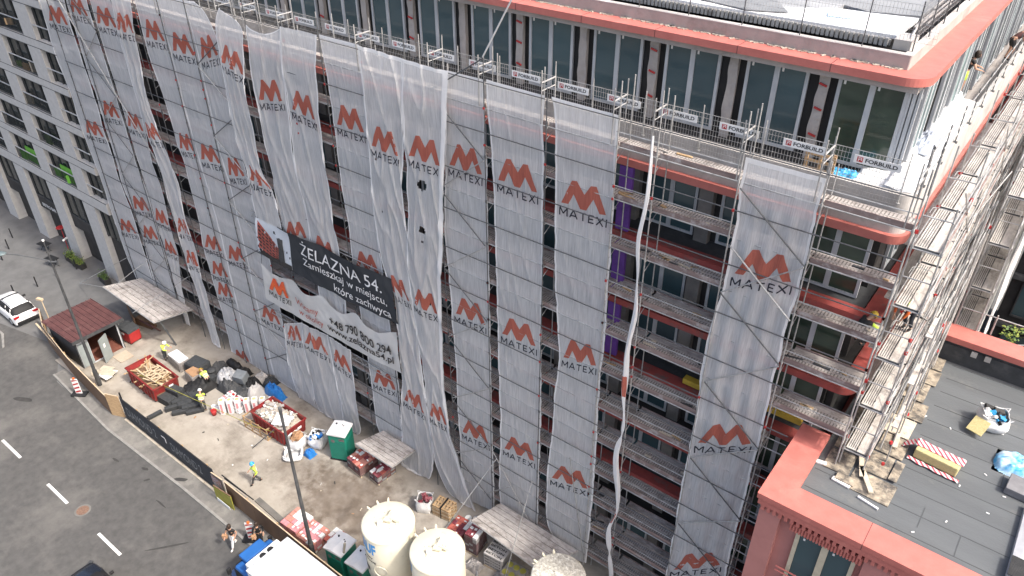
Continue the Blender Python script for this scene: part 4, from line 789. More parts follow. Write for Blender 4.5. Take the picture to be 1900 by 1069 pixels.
# inner platforms between facade and side scaffold, planks and stored tubes
b = MB()
for k, z in enumerate(ZA[:4]): b.box(-2.98, -2.62, 1.6, 14, z - .75, z - .70, 0)
b.build('inner_deck', M['decky'], ss, world=True)
for q in range(7):
    x = -1.55 + .09 * (q % 4); b = MB(); y0 = 1.5 + q * .9; b.tube((x, y0, 15.0 + q * .2), (x, y0 + 2.2, 15.0 + q * .2 + 6.0), .028); b.build('stored_tube', M['steel'], ss, world=True)
for q in range(3):
    b = MB(); b.ob((-1.45 + .12 * q, 4.4 + 2.1 * q, 17.6), (.06, .28, 5.6), 0, rx=-.35); b.build('stored_plank', M['decky'] if q != 1 else M['toe'], ss, world=True)
b = MB(); b.tube((-2.95, 1.5, 24.5), (-2.95, 1.5, 26.2), .02); b.tube((-2.75, 1.9, 24.5), (-2.75, 1.9, 26.2), .02); b.build('post', M['tubed'], ss, world=True)
for j in range(5):
    y = 1.2 + 1.6 * j; b = MB(); b.tube((-1.22, y, 14.8), (-1.22, y, 21.5 + (j % 3)), .026); b.build('outer_standard', M['steel'], ss, world=True)
    b = MB(); b.tube((-1.70, y - .8, 16.0 + 1.5 * j), (-1.22, y + 1.6, 21.0 + .5 * j), .024); b.build('diagonal_tube', M['tubed'] if j % 2 else M['steel'], ss, world=True)
for z in (17.2, 19.2, 21.2):
    b = MB(); b.tube((-1.22, 1.0, z), (-1.22, 8.4, z), .022); b.build('outer_ledger', M['steel'], ss, world=True)
    b = MB(); b.box(-1.5, -1.3, 2.0, 8.0, z - 1.5, z - 1.46); b.build('narrow_plank', M['decky'], ss, world=True)
random.seed(19); b = MB()
for i in range(70):
    x = random.choice((-2.52, -1.72, -1.22)); y = random.choice(YA[:7]) + random.uniform(-.05, .05); z = random.choice(ZA) + random.choice((0, 1.02, .5)) ; b.ob((x, y, z), (.09, .07, .11), random.random())
o = b.build('coupler', M['red'], ss, world=True); o['kind'] = 'stuff'
b = MB()
for i in range(150):
    x = random.choice(XP[:18]); z = random.choice(DZ) + random.choice((0, .5, 1.0)); b.ob((x, -.03, z), (.07, .06, .09), 0)
o = b.build('coupler', M['red'], sc, world=True); o['kind'] = 'stuff'
b = MB()
for i in range(90):
    k = random.randint(0, 10); x = -8.2 - random.random() * 7.0 if i % 3 else -2.9 - random.random() * 2.2; z = DZ[k]
    if x > -5 and z < 16: continue
    b.ob((x, .3 + random.random() * .45, z + .03), (random.uniform(.08, .7), random.uniform(.05, .12), .04), random.uniform(-.3, .3), i % 4)
o = b.build('deck_litter', [M['board2'], M['anth'], M['conc'], M['wood']], sc, world=True); o['kind'] = 'stuff'
# second run beyond the low roof
s3 = thing('rear_scaffolding', 'second scaffolding run behind the low roof wall, edged by a white net', 'scaffolding', (-.7, 20, 0))
YC = [9.5 + 3.07 * k for k in range(9)]; ZC = [24.0 - LIFT * k for k in range(8)]
for j, y in enumerate(YC):
    for x in (-1.12, -.32):
        b = MB(); b.tube((x, y, 0.1), (x, y, 25.3), .026); b.build('standard', M['steel'], s3, world=True)
    for z in ZC: b = MB(); b.tube((-1.12, y, z - .05), (-.32, y, z - .05), .024); b.build('transom', M['steel'], s3, world=True); b = MB(); b.tube((-1.12, y, z + 1.), (-.32, y, z + 1.), .02); b.build('end_rail', M['steel'], s3, world=True)
    for z in ZC[1:6]: b = MB(); b.path([(-1.0, y + .9, z + .9), (-1.0, y + 1.5, z + .9), (-.44, y + 1.5, z + .9), (-.44, y + .9, z + .9)], .012, 5); b.build('loop_guard', M['steel'], s3, world=True)
for k, z in enumerate(ZC):
    for j in range(8):
        b = MB(); deck_y(b, -1.06, -.38, YC[j], YC[j + 1], z - (2.03 if False else 0)) if k > 0 else None
        if k > 0: b.build('deck', [M['decky'], M['anth'], M['tubed']], s3, world=True)
    for x, dz in ((-.30, 1.0), (-.30, .5), (-1.14, 1.0), (-1.14, -.05)):
        b = MB(); b.tube((x, YC[0], z + dz), (x, YC[-1], z + dz), .021); b.build('ledger', M['steel'], s3, world=True)
    for j in range(0, 8, 2):
        b = MB(); b.tube((-.28, YC[j], z), (-.28, YC[j + 1], z + 1.95), .02); b.build('brace', M['steel'], s3, world=True)
sn = make_surface([(9.6, 20.6), (9.7, 17), (9.6, 13)], [(33, 25.4), (33, 19), (33, 13)], 0, 5, 30, True)[0]
b = MB(); b.grid(lambda u, v: (lambda p: (-.12 - p[1] * .8, p[0], p[2]))(sn(u, v)), 60, 20)
tag(b.build('safety_net', M['hem'], smooth=True), 'plain white net on the outer side of the rear scaffolding', 'safety net')
# ------------------------------------------------------------------ terrace edge fences with company signs
def fence_panel():
    t = thing('edge_fence', 'x', 'fence', (0, 0, 0)); w = 2.12
    b = MB()
    for i in range(22): x = -w / 2 + .03 + i * (w - .06) / 21; b.tube((x, 0, -.32), (x, 0, 1.1), .0065, 4)
    for z in (-.3, -.14, .04, .22, .40, .58, .76, .94, 1.09): b.tube((-w / 2, 0, z), (w / 2, 0, z), .007 if z < 1 else .012, 4)
    b.build('mesh_infill', M['steel'], t)
    b = MB(); b.tube((w / 2, .03, -.25), (w / 2, .03, 1.35), .021); b.ob((w / 2, .03, -.24), (.1, .1, .03)); b.build('post', M['steel'], t)
    b = MB(); b.box(-.45, .90, -.03, -.018, .70, .95); sg = b.build('sign', M['white'], t)
    b = MB(); b.box(-.36, -.19, -.034, -.0305, .745, .905); b.build('logo', M['red'], sg)
    b = MB(); b.box(-.33, -.22, -.0365, -.0345, .865, .885); b.box(-.24, -.22, -.0365, -.0345, .79, .865); b.box(-.325, -.305, -.0365, -.0345, .76, .84); b.box(-.305, -.26, -.0365, -.0345, .82, .84); b.build('logo_stroke', M['white'], sg)
    flat_text('FORBUILD', (-.12, -.032, .765), (1, 0, 0), (0, 0, 1), .92, M['txtk'], sg, 'lettering', .03, h=.125, world=False)
    return t
fx = [-4.42 - 2.14 * k for k in range(20)]
f0 = fence_panel()
desc = ['rightmost terrace fence panel with a company sign, in front of the corner window', 'terrace fence panel with a company sign, in front of the wooden pallet', 'third terrace fence panel from the right with a company sign']
for k, x in enumerate(fx):
    o = f0 if k == 0 else copy_tree(f0)
    o.location = (x, .95 if k else 1.05, 24.62); o['label'] = desc[k] if k < 3 else 'wire mesh terrace fence panel with a small white company sign, above the nets'
    o['group'] = 'wire fence panels along the terrace edge'
# roof edge mesh fences
def roof_fence():
    t = thing('roof_fence', 'x', 'fence', (0, 0, 0)); w = 2.0
    b = MB(); b.tube((0, 0, 0), (0, .02, 1.45), .02); b.build('post', M['tubed'], t)
    b = MB()
    for i in range(21): x = i * w / 20; b.tube((x, .02, .35), (x, .02, 1.42), .004, 4)
    for i in range(7): z = .36 + i * .175; b.tube((0, .02, z), (w, .02, z), .005, 4)
    b.build('mesh_infill', M['steel'], t); return t
rf = roof_fence(); n = 0
for k in range(5):
    o = rf if n == 0 else copy_tree(rf); n += 1
    o.location = (-6.0 - 1.95 * k, 3.35, 28.02); o['label'] = 'thin mesh safety fence panel on the roof parapet above the coral cornice'; o['group'] = 'mesh fence panels on the roof parapet'
for k in range(6):
    o = copy_tree(rf); o.location = (-4.62, 3.7 + 1.95 * k, 28.02); o.rotation_euler = (0, 0, PI / 2); o['label'] = 'mesh safety fence panel along the side parapet of the roof'; o['group'] = 'mesh fence panels on the side parapet'
b = MB()
random.seed(21)
for i in range(14):
    y = 4 + i * .7; b.tube((-4.75 - random.random() * .4, y, 28.3), (-4.75 - random.random() * .3, y + 1.6, 28.35 + random.random() * .3), .03)
b.box(-5.2, -4.7, 3.7, 4.6, 28.0, 28.3); tag(b.build('stored_tubes', M['conc2']), 'loose tubes and blocks stored along the side parapet of the roof', 'tubes')
# side terrace guard: long tubes
t = thing('guard_railing', 'tube guard railing running along the side terrace edge', 'railing', (-3.05, 1.5, 24.6))
for z in (.55, 1.1, .3):
    b = MB(); b.tube((-3.0, 1.5, 24.62 + z), (-3.0, 30, 24.62 + z), .02); b.build('rail', M['steel'], t, world=True)
for k in range(12): b = MB(); b.tube((-3.0, 2.2 + 2.1 * k, 24.55), (-3.0, 2.2 + 2.1 * k, 25.9), .022); b.ob((-3.0, 2.2 + 2.1 * k, 24.62), (.14, .14, .04)); b.build('post', M['tubed'], t, world=True)

# ------------------------------------------------------------------ low coral building, lower right
low = thing('low_building', 'low coral-rimmed building with a grey flat roof and dentil cornice', 'building', (2, 2, 0))
XL, YF, ZC_, ZR = -4.17, -3.2, 15.1, 14.75; XR = 26
b = MB(); b.box(-3.75, XR, -2.78, 1.0, 0, 14.70); b.box(-3.2, XR, 1.0, 8.75, 0, 14.70); b.build('wall', M['rose'], low, world=True)
b = MB(); b.box(-4.02, -3.30, -3.02, -2.75, 0, 14.55); b.box(-.55, .35, -3.02, -2.75, 0, 14.55); b.box(-4.02, -3.7, -2.75, 1.0, 0, 14.55); b.build('pilaster', M['rose'], low, world=True)
# coping: mitred left and front, with drip edge
cp = MB()
cp.prism([(XL, YF), (-3.15, -2.14), (-3.15, .95), (XL, .95)], 14.86, ZC_); cp.prism([(XL, YF), (XR, YF), (XR, -2.14), (-3.15, -2.14)], 14.855, ZC_ - .003)
cp.build('coping', M['coral'], low, world=True, bevel=.02)
b = MB(); b.box(XL + .06, XR, YF + .06, -2.2, 14.58, 14.855); b.box(XL + .06, -3.2, -2.2, .95, 14.58, 14.852); b.build('cornice', M['coral'], low, world=True)
b = MB()
for i in range(150): x = XL + .2 + i * .2; b.box(x, x + .11, YF + .09, -2.8, 14.34, 14.58)
for i in range(18): y = YF + .3 + i * .2; b.box(XL + .09, -3.7, y, y + .11, 14.34, 14.58)
b.build('dentils', M['coral'], low, world=True)
b = MB(); b.box(-2.95, -.60, -3.0, -2.78, 13.98, 14.34)
for i in range(24): b.box(-2.93 + i * .098, -2.88 + i * .098, -3.06, -3.0, 14.0, 14.33)
b.build('lintel_band', M['coral'], low, world=True)
b = MB()
for i in range(1, 8): b.box(XL + .001 + 3.4 * i, XL + .02 + 3.4 * i, YF - .003, -2.14, 14.86, 15.1)
b.build('coping_joint', M['maroon'], low, world=True)
for wx in (-2.70, 1.2, 5.1):
    fr = MB(); w_ = 1.95; z0, z1 = 11.3, 14.0
    fr.box(wx, wx + .13, -2.93, -2.74, z0, z1); fr.box(wx + w_ - .13, wx + w_, -2.93, -2.74, z0, z1); fr.box(wx + w_ / 2 - .11, wx + w_ / 2 + .11, -2.93, -2.74, z0, z1); fr.box(wx + .13, wx + w_ - .13, -2.93, -2.74, z1 - .09, z1); fr.box(wx, wx + w_, -3.0, -2.74, z0 - .1, z0)
    o = fr.build('window', mat('creamfr', (.56, .50, .38), (.45, .40, .30), .6, 4), low, world=True)
    p_ = MB(); p_.box(wx + .13, wx + w_ / 2 - .11, -2.86, -2.80, z0, z1 - .09); p_.box(wx + w_ / 2 + .11, wx + w_ - .13, -2.86, -2.80, z0, z1 - .09); p_.build('pane', M['glass'], o)
    s_ = MB(); s_.box(wx + .25, wx + .32, -2.866, -2.862, z1 - .35, z1 - .25); s_.box(wx + w_ / 2 + .25, wx + w_ / 2 + .32, -2.866, -2.862, z1 - .35, z1 - .25); s_.build('sticker', M['white'], o)
    for i in range(3): pass
rl = MB()
for z in (11.9, 12.1): rl.tube((-3.0, -3.1, z), (-.5, -3.1, z), .03)
rl.build('window_rail', M['coral'], low, world=True)
b = MB(); b.box(-3.17, XR, -2.16, 8.62, 14.70, ZR); b.build('roof', M['memb'], low, world=True)
b = MB()     # membrane laps
for i in range(11):
    y = -1.6 + i * 1.0; b.box(-3.1 if y < 0 else -.6, XR, y, y + .03, ZR, ZR + .008)
for i, (x, y) in enumerate([(1.6, -1.6), (3.4, -.6), (2.2, 2.4), (.4, -1.1), (4.4, 1.4)]): b.box(x, x + .025, y, y + 1.0, ZR, ZR + .009)
b.build('membrane_lap', M['lap'], low, world=True)
b = MB(); b.prism([(-1.75, 8.62), (XR, 8.62), (XR, 9.0), (-1.75, 9.0)], 14.75, 15.55); b.build('upstand', M['anth'], low, world=True)
b = MB(); b.box(-1.70, XR, 8.52, 9.55, 15.72, 16.0); b.build('rear_coping', M['coral'], low, world=True, bevel=.02)
b = MB(); b.box(-1.60, XR, 8.66, 9.4, 15.55, 15.72); b.box(-1.6, XR, 9.0, 9.4, 0, 15.55); b.build('rear_wall', M['anth'], low, world=True)
b = MB()
for x in (-.15, .35, 2.5): b.box(x, x + .22, 8.52, 8.62, 15.38, 15.60)
b.build('vent_block', M['conc2'], low, world=True)
t = thing('guard_railing', 'thin rail fixed above the rear coral coping of the low building', 'railing', (0, 9.6, 16.0))
b = MB(); b.tube((-1.2, 9.65, 16.8), (14, 9.65, 16.8), .025); b.build('rail', M['steel'], t, world=True)
b = MB()
for x in (.2, 3.2, 6.2): b.tube((x, 9.6, 16.0), (x, 9.6, 16.95), .03)
b.build('post', M['steel'], t, world=True)
b = MB(); b.tube((.6, 9.7, 15.6), (5, 10.6, 17.0), .03); b.build('brace', M['steel'], t, world=True)
# protective boards on the flat roof
random.seed(14)
bl = []
yy = -.75
rows = [(-2.0, -.55, -.85, .25), (-2.95, -2.05, -.35, .8), (-1.95, -.95, .3, 1.5), (-2.95, -2.0, .85, 2.0), (-1.7, -.75, 1.55, 2.7), (-1.9, -.85, 2.75, 3.9), (-1.65, -.7, 3.95, 5.1), (-1.95, -.95, 5.15, 6.4), (-1.9, -.8, 6.45, 7.5), (-1.95, -.85, 7.55, 8.5), (-2.9, -2.0, 2.1, 3.6), (-2.9, -2.05, 3.7, 5.4), (-2.4, -1.75, -.75, -.35), (-.93, -.62, .3, 1.4)]
for i, (x0, x1, y0, y1) in enumerate(rows):
    b = MB(); c_ = ((x0 + x1) / 2, (y0 + y1) / 2, ZR + .025 + .006 * i); b.ob(c_, (x1 - x0 - .03, y1 - y0 - .03, .03), random.uniform(-.04, .04))
    tag(b.build('protective_board', M['board'] if i != 5 else M['board2']), 'dirty worn board laid on the flat roof under the side scaffolding', 'board', 'worn boards under the side scaffolding')
for i, (x, y, a, l) in enumerate([(-1.9, .6, .3, 1.6), (-1.5, -.2, .55, 1.2), (-2.2, 1.6, .2, 1.3), (-1.2, 2.4, .1, .9)]):
    b = MB(); b.ob((x, y, ZR + .16), (.16, l, .045), a); tag(b.build('plank', M['board2']), 'loose pale plank lying on the worn boards at the scaffold foot', 'plank', 'loose planks on the worn boards')
for i, (x, y, lx, ly, a, lb) in enumerate([(-3.0, -.25, .35, .16, .2, 'small white foam piece beside the coral coping'), (-2.15, -.75, .62, .17, -.12, 'white foam strip on the dark roof before the worn boards'), (-1.15, -1.1, .7, .07, -.2, 'thin white strip along the front edge of the worn boards'), (-.85, 4.25, .45, .75, .2, 'white triangular sheet of foil on the roof beside the boards')]):
    b = MB()
    if i == 3: b.prism([(x - .12, y - .32), (x + .2, y + .3), (x - .12, y + .25)], ZR + .03, ZR + .05)
    else: b.ob((x, y, ZR + .05), (lx, ly, .06), a)
    tag(b.build('foam_strip', M['white']), lb, 'foam')
for i, (x, y) in enumerate([(2.1, .9), (1.1, -.3), (1.7, 2.7), (.35, -1.4), (.2, 4.4), (2.4, 2.0), (1.1, 1.6)]):
    b = MB(); b.ob((x, y, ZR + .02), (.10, .04, .02), i * 1.3); tag(b.build('scrap', M['white']), 'tiny white scrap lying on the dark flat roof', 'scrap', 'white scraps on the flat roof')
# mineral wool pack in striped wrap
t = thing('wool_pack', 'opened mineral wool pack in red and white striped wrap on the flat roof', 'insulation pack', (.2, 2.25, ZR), -.10)
b = MB(); b.box(-.72, .72, -.30, .28, .03, .42)
b.build('wool', M['wool'], t, bevel=.04)
def stripe_mat():
    m = mat('stripe', (.8, .8, .8), (.8, .8, .8), .6); nn = m.node_tree; g = nn.nodes.new('ShaderNodeTexCoord'); w = nn.nodes.new('ShaderNodeTexWave'); w.inputs['Scale'].default_value = 3.0; w.bands_direction = 'DIAGONAL'; w.inputs['Distortion'].default_value = 1.2
    nn.links.new(g.outputs['Object'], w.inputs[0]); r = nn.nodes.new('ShaderNodeValToRGB'); r.color_ramp.interpolation = 'CONSTANT'; r.color_ramp.elements[0].color = (.62, .60, .60, 1); r.color_ramp.elements[1].position = .55; r.color_ramp.elements[1].color = (.52, .06, .09, 1)
    nn.links.new(w.outputs['Fac'], r.inputs[0]); nn.links.new(r.outputs[0], nn.nodes['Principled BSDF'].inputs['Base Color']); return m
SM = stripe_mat()
b = MB(); b.grid(lambda u, v: (-.80 + 1.6 * u, -.06 + .50 * v + (.06 * noise.noise((u * 4, v * 3, 1))), .445 + .03 * noise.noise((u * 8, v * 4, 2)) - (.25 * max(0, v - .8) * 5) ), 30, 8); b.build('wrap', SM, t, smooth=True, solid=.01)
b = MB(); b.grid(lambda u, v: (-.85 + 1.72 * u, -.36 - .18 * v + .05 * noise.noise((u * 6, v * 3, 5)), .05 + .05 * abs(noise.noise((u * 9, v * 5, 2)))), 30, 6); b.grid(lambda u, v: (-.74 - .45 * v, .0 + .35 * u - .1 * v, .40 * (1 - v) + .08 + .05 * noise.noise((u * 9, v * 5, 7))), 10, 10); b.build('wrap', SM, t, smooth=True, solid=.01)
# big bag with offcuts
def big_bag(name, label, loc, r=.5, h=.8, rz=0, fill=None, m='bagw', lean=0):
    t = thing(name, label, 'bag', loc, rz)
    def f(u, v):
        a = 2 * PI * u; q = 4; sq = (abs(math.cos(a)) ** q + abs(math.sin(a)) ** q) ** (-1 / q)
        rr = r * sq * (.86 + .22 * math.sin(PI * min(v * 1.1, 1)) + .10 * noise.noise((math.cos(a) * 2, math.sin(a) * 2, v * 2.5 + loc[0])))
        if v > .93: rr *= 1.05
        return (rr * math.cos(a) + lean * v, rr * math.sin(a), h * v + .05 * v * noise.noise((math.cos(a) * 3, math.sin(a) * 3, loc[1])))
    b = MB(); b.grid(f, 36, 14); b.grid(lambda u, v: (r * .8 * (u - .5) * 2, r * .8 * (v - .5) * 2, .02), 1, 1); b.build('bag', M[m], t, smooth=True, solid=.012)
    b = MB()
    for sx in (-1, 1):
        for sy in (-1, 1): b.path([(sx * r * .85 + lean, sy * r * .5, h * .95), (sx * r * 1.05 + lean, sy * r * .75, h * 1.12), (sx * r * .6 + lean, sy * r * .9, h * .95)], .015, 5)
    b.build('handles', M[m], t)
    if fill:
        random.seed(int(loc[0] * 7) & 255)
        for mm in fill:
            b = MB()
            for i in range(7): b.ob((random.uniform(-.6, .6) * r + lean, random.uniform(-.6, .6) * r, h * (.8 + .25 * random.random())), (.2 + .3 * random.random(), .15 + .2 * random.random(), .10), random.random() * 3, 0, random.random(), random.random())
            b.build('contents', M[mm], t)
    return t
big_bag('rubble_bag', 'open white bag of foil and offcuts on the flat roof', (1.35, 5.5, ZR), .48, .62, .3, ['white', 'ltblue', 'black'])
b = MB(); b.ob((.98, 4.75, ZR + .34), (.55, .62, .06), -.28, 0, .55); tag(b.build('insulation_sheet', M['wool']), 'yellowish square insulation sheet leaning on the bag on the flat roof', 'insulation')
b = MB(); b.grid(crump(2.75, 3.75, ZR, .95, .62, .42, 12), 40, 26); tag(b.build('wrapped_pack', mat('bluewhite', (.66, .80, .88), (.04, .36, .68), .4, 2.6), smooth=True), 'crumpled light blue and white plastic wrap at the right edge of the flat roof', 'plastic wrap')
b = MB(); b.ob((3.1, 2.55, ZR + .16), (1.5, .85, .28), -.05); tag(b.build('insulation_block', mat('greyblk', (.20, .20, .21), (.15, .15, .16), .9, 5), bevel=.02), 'grey insulation block at the right edge of the flat roof, below the blue wrap', 'block')
t = thing('ventilation_unit', 'grey metal ventilation unit with black grilles at the lower right edge', 'ventilation unit', (3.4, .2, ZR)); t.scale = (1, 1, .5)
b = MB(); b.prof([(3.0, 14.76), (4.6, 14.76), (4.6, 15.3), (3.25, 15.3), (3.02, 15.15)], -1.6, 1.9); b.build('housing', mat('galv', (.56, .57, .59), (.42, .43, .45), .5, 2, metal=.15), t, world=True)
b = MB(); b.box(3.15, 4.5, 1.25, 1.85, 15.30, 15.34); b.box(3.0, 4.5, -1.55, -.7, 15.30, 15.34)
b.build('grille_back', M['black'], t, world=True)
b = MB()
for i in range(16): b.box(3.17, 4.5, 1.27 + i * .036, 1.28 + i * .036, 15.34, 15.355); b.box(3.0, 4.5, -1.53 + i * .05, -1.515 + i * .05, 15.34, 15.355)
for i in range(36): b.box(3.17 + i * .037, 3.18 + i * .037, 1.26, 1.84, 15.34, 15.352)
b.build('grille', M['anth'], t, world=True)
b = MB(); b.lathe([(0, .32), (.28, .30), (.34, .2), (.34, 0)], 24, (3.75, .4, 15.30)); b.build('fan_hood', MATS['galv'], t, smooth=True, world=True)
# dark building and tree beyond
bk = thing('rear_building', 'dark building with wide glazed bands behind the rear scaffolding', 'building', (10, 30, 0))
b = MB(); b.box(.2, 40, 26.5, 40, 0, 24); b.build('wall', M['dark'], bk, world=True)
for k in range(6):
    for j in range(4):
        z = .8 + 3.4 * k; x = .8 + 5 * j; fr = MB(); fr.box(x, x + 4.4, 26.36, 26.48, z, z + .12); fr.box(x, x + 4.4, 26.36, 26.48, z + 2.2, z + 2.3)
        for q in range(4): fr.box(x + 1.45 * q, x + 1.45 * q + .08, 26.37, 26.48, z + .12, z + 2.2)
        o = fr.build('window', M['anth'], bk, world=True); g_ = MB(); g_.box(x, x + 4.4, 26.44, 26.47, z + .12, z + 2.2); g_.build('pane', M['glass'], o)
b = MB()
for k in range(7): b.box(.2, 40, 26.2, 26.5, 3.4 * k - .05, 3.4 * k + .25)
b.build('ledge', M['tubed'], bk, world=True)
def tree(loc, h, r, label, seed, n=1500):
    random.seed(seed); t = thing('tree', label, 'tree', loc)
    b = MB(); b.tube((0, 0, 0), (.1, .05, h * .55), .14, 8, 0, .08)
    for i in range(9):
        a = i * 2.4; z = h * (.35 + .05 * i); b.tube((.05, 0, z), (math.cos(a) * r * .7, math.sin(a) * r * .7, z + h * .25), .05, 5, 0, .015)
    b.build('trunk', M['brown'], t)
    b = MB()
    cl = [(random.gauss(0, .45) * r, random.gauss(0, .45) * r, h * (.72 + random.gauss(0, .13)), .35 + random.random() * .4) for _ in range(26)]
    for i in range(n):
        cx, cy, cz, cr = random.choice(cl); d = Vector((random.gauss(0, 1), random.gauss(0, 1), random.gauss(0, 1))).normalized() * cr * random.random() ** .4
        b.ob((cx + d.x, cy + d.y, cz + d.z), (.12, .09, .004), random.random() * 6, random.randint(0, 1), random.uniform(-.9, .9), random.uniform(-.6, .6))
    b.build('crown', [M['leaf'], M['leafy']], t); return t
tree((1.9, 14.5, 0), 13.2, 2.0, 'leafy tree behind the rear wall of the low building', 4, 2600)
tree((4.6, 15.5, 0), 12.6, 1.8, 'second leafy tree behind the low building, further right', 9, 2000)

# ------------------------------------------------------------------ site hoardings and street edge
def hoarding(name, label, pts, h, m, cap='woodp', th=.05, z=.06):
    t = thing(name, label, 'hoarding', (pts[0][0], pts[0][1], z)); b = MB(); c2 = MB(); p3_ = MB()
    for (x0, y0), (x1, y1) in zip(pts[:-1], pts[1:]):
        d = Vector((x1 - x0, y1 - y0, 0)); L_ = d.length; d.normalize(); a = math.atan2(d.y, d.x); k = max(1, round(L_ / 1.25))
        for i in range(k):
            c_ = Vector((x0, y0, 0)) + d * (L_ * (i + .5) / k); b.ob((c_.x, c_.y, z + h / 2), (L_ / k - .012, th, h), a)
            if i % 2: p3_.ob((c_.x - d.y * -.08, c_.y + .08, z + h / 2), (.08, .06, h), a)
        c_ = Vector((x0, y0, 0)) + d * L_ / 2; c2.ob((c_.x, c_.y, z + h + .015), (L_, th + .01, .03), a)
    b.build('panels', M[m], t, world=True); c2.build('top_rail', M[cap], t, world=True); p3_.build('stud', M['wood'], t, world=True); return t
hoarding('hoarding', 'brown board hoarding round the site hut, upper left', [(-56.7, -6.6), (-54.2, -7.5), (-49.5, -8.15), (-43.4, -8.62)], 1.55, 'brown')
hoarding('hoarding_return', 'short raw wooden hoarding return at the left end of the dark banner fence', [(-43.4, -8.62), (-42.5, -8.25)], 1.8, 'wood')
t = hoarding('banner_fence', 'long fence covered with dark navy sheeting and faded pale lettering', [(-42.4, -8.2), (-32.4, -8.2)], 1.72, 'navy', 'txtk')
flat_text('DIAMOND 2', (-41.9, -8.24, .55), (1, 0, 0), (0, 0, 1), 3.4, mat('faded', (.34, .35, .36), (.13, .135, .14), .8, 7), t, 'faded_lettering', .0, h=.75)
flat_text('DIAMOND 2', (-36.9, -8.24, .55), (1, 0, 0), (0, 0, 1), 3.2, MATS['faded'], t, 'faded_lettering', .0, h=.7)
b = MB(); b.box(-37.8, -37.4, -8.245, -8.235, 1.2, 1.28); b.box(-37.45, -37.36, -8.245, -8.235, .85, 1.2); b.build('tear', M['txtw'], t, world=True)
b = MB(); b.tube((-42.45, -8.1, .06), (-42.45, -8.1, 2.1), .06); b.build('post', M['black'], t, world=True)
t = hoarding('sign_board', 'tall faded poster board beside the dark fence, above the yellow board', [(-32.3, -8.35), (-31.3, -8.3)], 1.7, 'film')
b = MB(); b.grid(lambda u, v: (-32.28 + .95 * u, -8.41, 1.1 + .6 * v), 6, 4); b.build('poster', mat('poster', (.55, .50, .50), (.12, .08, .12), .7, 9, c3=(.35, .16, .08), s3=7, t3=(.5, .55)), t, world=True)
t = hoarding('yellow_board', 'olive yellow board leaning on the brown hoarding', [(-31.9, -8.62), (-30.4, -8.5)], 1.15, 'olive', 'brown')
b = MB(); b.box(-31.8, -30.6, -8.66, -8.64, .08, .3); b.build('white_base', M['white'], t, world=True)
hoarding('hoarding', 'long brown board hoarding running to the bottom edge beside the truck', [(-31.2, -8.25), (-24.5, -8.35), (-8, -8.4)], 1.6, 'brown')
b = MB(); b.box(-42.3, -32.4, -8.42, -8.30, .06, .12); tag(b.build('base_rail', M['board2']), 'thin pale rail along the foot of the dark banner fence', 'rail')
for x0, x1, dz in ((-31.6, -29.6, .2), (-31.4, -28.9, .35)):
    b = MB(); b.tube((x0, -8.1, 2.0 - dz), (x1, -8.0, 1.55), .035); tag(b.build('loose_tube', M['black']), 'dark tube leaning behind the poster board', 'tube', 'dark tubes behind the poster board')
b = MB(); b.ob((-27.9, -7.35, .10), (4.2, .35, .10), -.05); tag(b.build('concrete_strip', M['pave']), 'pale concrete strip inside the brown hoarding', 'concrete strip')
b = MB(); b.tube((-54.3, -7.3, .05), (-49.6, -7.7, .1), .03); b.tube((-56.4, -6.3, .0), (-56.4, -6.3, 2.4), .04); b.ob((-56.5, -6.35, 2.45), (.5, .22, .16), .3)
tag(b.build('gate_post', M['woodp']), 'weathered post with a white rag at the far end of the brown hoarding', 'post')
# street lamps
t = thing('street_lamp', 'tall dark tapered pole standing behind the brown hoarding by the brick pallets', 'street lamp', (-24.45, -7.79, .05))
b = MB(); b.tube((0, 0, 0), (0, 0, 1.1), .15, 12, 0, .145); b.tube((0, 0, 1.1), (0, 0, 9.8), .115, 12, 0, .065); b.tube((0, 0, 9.75), (0, 0, 10.7), .075, 12, 0, .075); b.build('pole', M['anth'], t)
b = MB(); b.lathe([(0, .28), (.24, .26), (.24, 0), (0, 0)], 14, (.1, -.35, 0)); b.build('base_stone', M['conc2'], t)
b = MB(); b.lathe([(.0, 10.78), (.08, 10.74), (.08, 10.6)], 12); b.build('cap', M['tubed'], t)
t = thing('street_lamp', 'tall street lamp with a curved arm and oval grey head, beside the site hut', 'street lamp', (-46.85, -7.62, .05))
b = MB(); b.tube((0, 0, 0), (0, 0, 1.3), .15, 12, 0, .145); b.tube((0, 0, 1.3), (0, 0, 10.1), .11, 12, 0, .06); b.tube((0, 0, 10.0), (0, 0, 11.5), .045, 8); b.build('pole', M['anth'], t)
b = MB(); pts = [(0, 0, 10.05), (-.7, -.5, 10.25), (-1.5, -1.1, 10.45), (-2.15, -1.55, 10.5)]; b.path(pts, .035, 6); b.tube((.3, .2, 10.0), (-.1, -.1, 10.0), .06); b.build('arm', M['tubed'], t)
b = MB(); b.lathe([(0, .10), (.16, .08), (.27, .03), (.28, -.02), (.2, -.08), (0, -.10)], 18); vs = [(v[0] * 1.75, v[1], v[2]) for v in b.v]; b.v = [(v[0] * math.cos(.63) - v[1] * math.sin(.63), v[0] * math.sin(.63) + v[1] * math.cos(.63), v[2]) for v in vs]
b.v = [(v[0] - 2.55, v[1] - 1.82, v[2] + 10.5) for v in b.v]; b.build('lamp_head', mat('lamphead', (.13, .17, .18), (.10, .13, .14), .4, 2), t, smooth=True)
b = MB(); b.lathe([(0, .08), (.07, .06), (.07, -.04), (0, -.05)], 10, (0, 0, 11.5)); b.build('finial', M['white'], t)
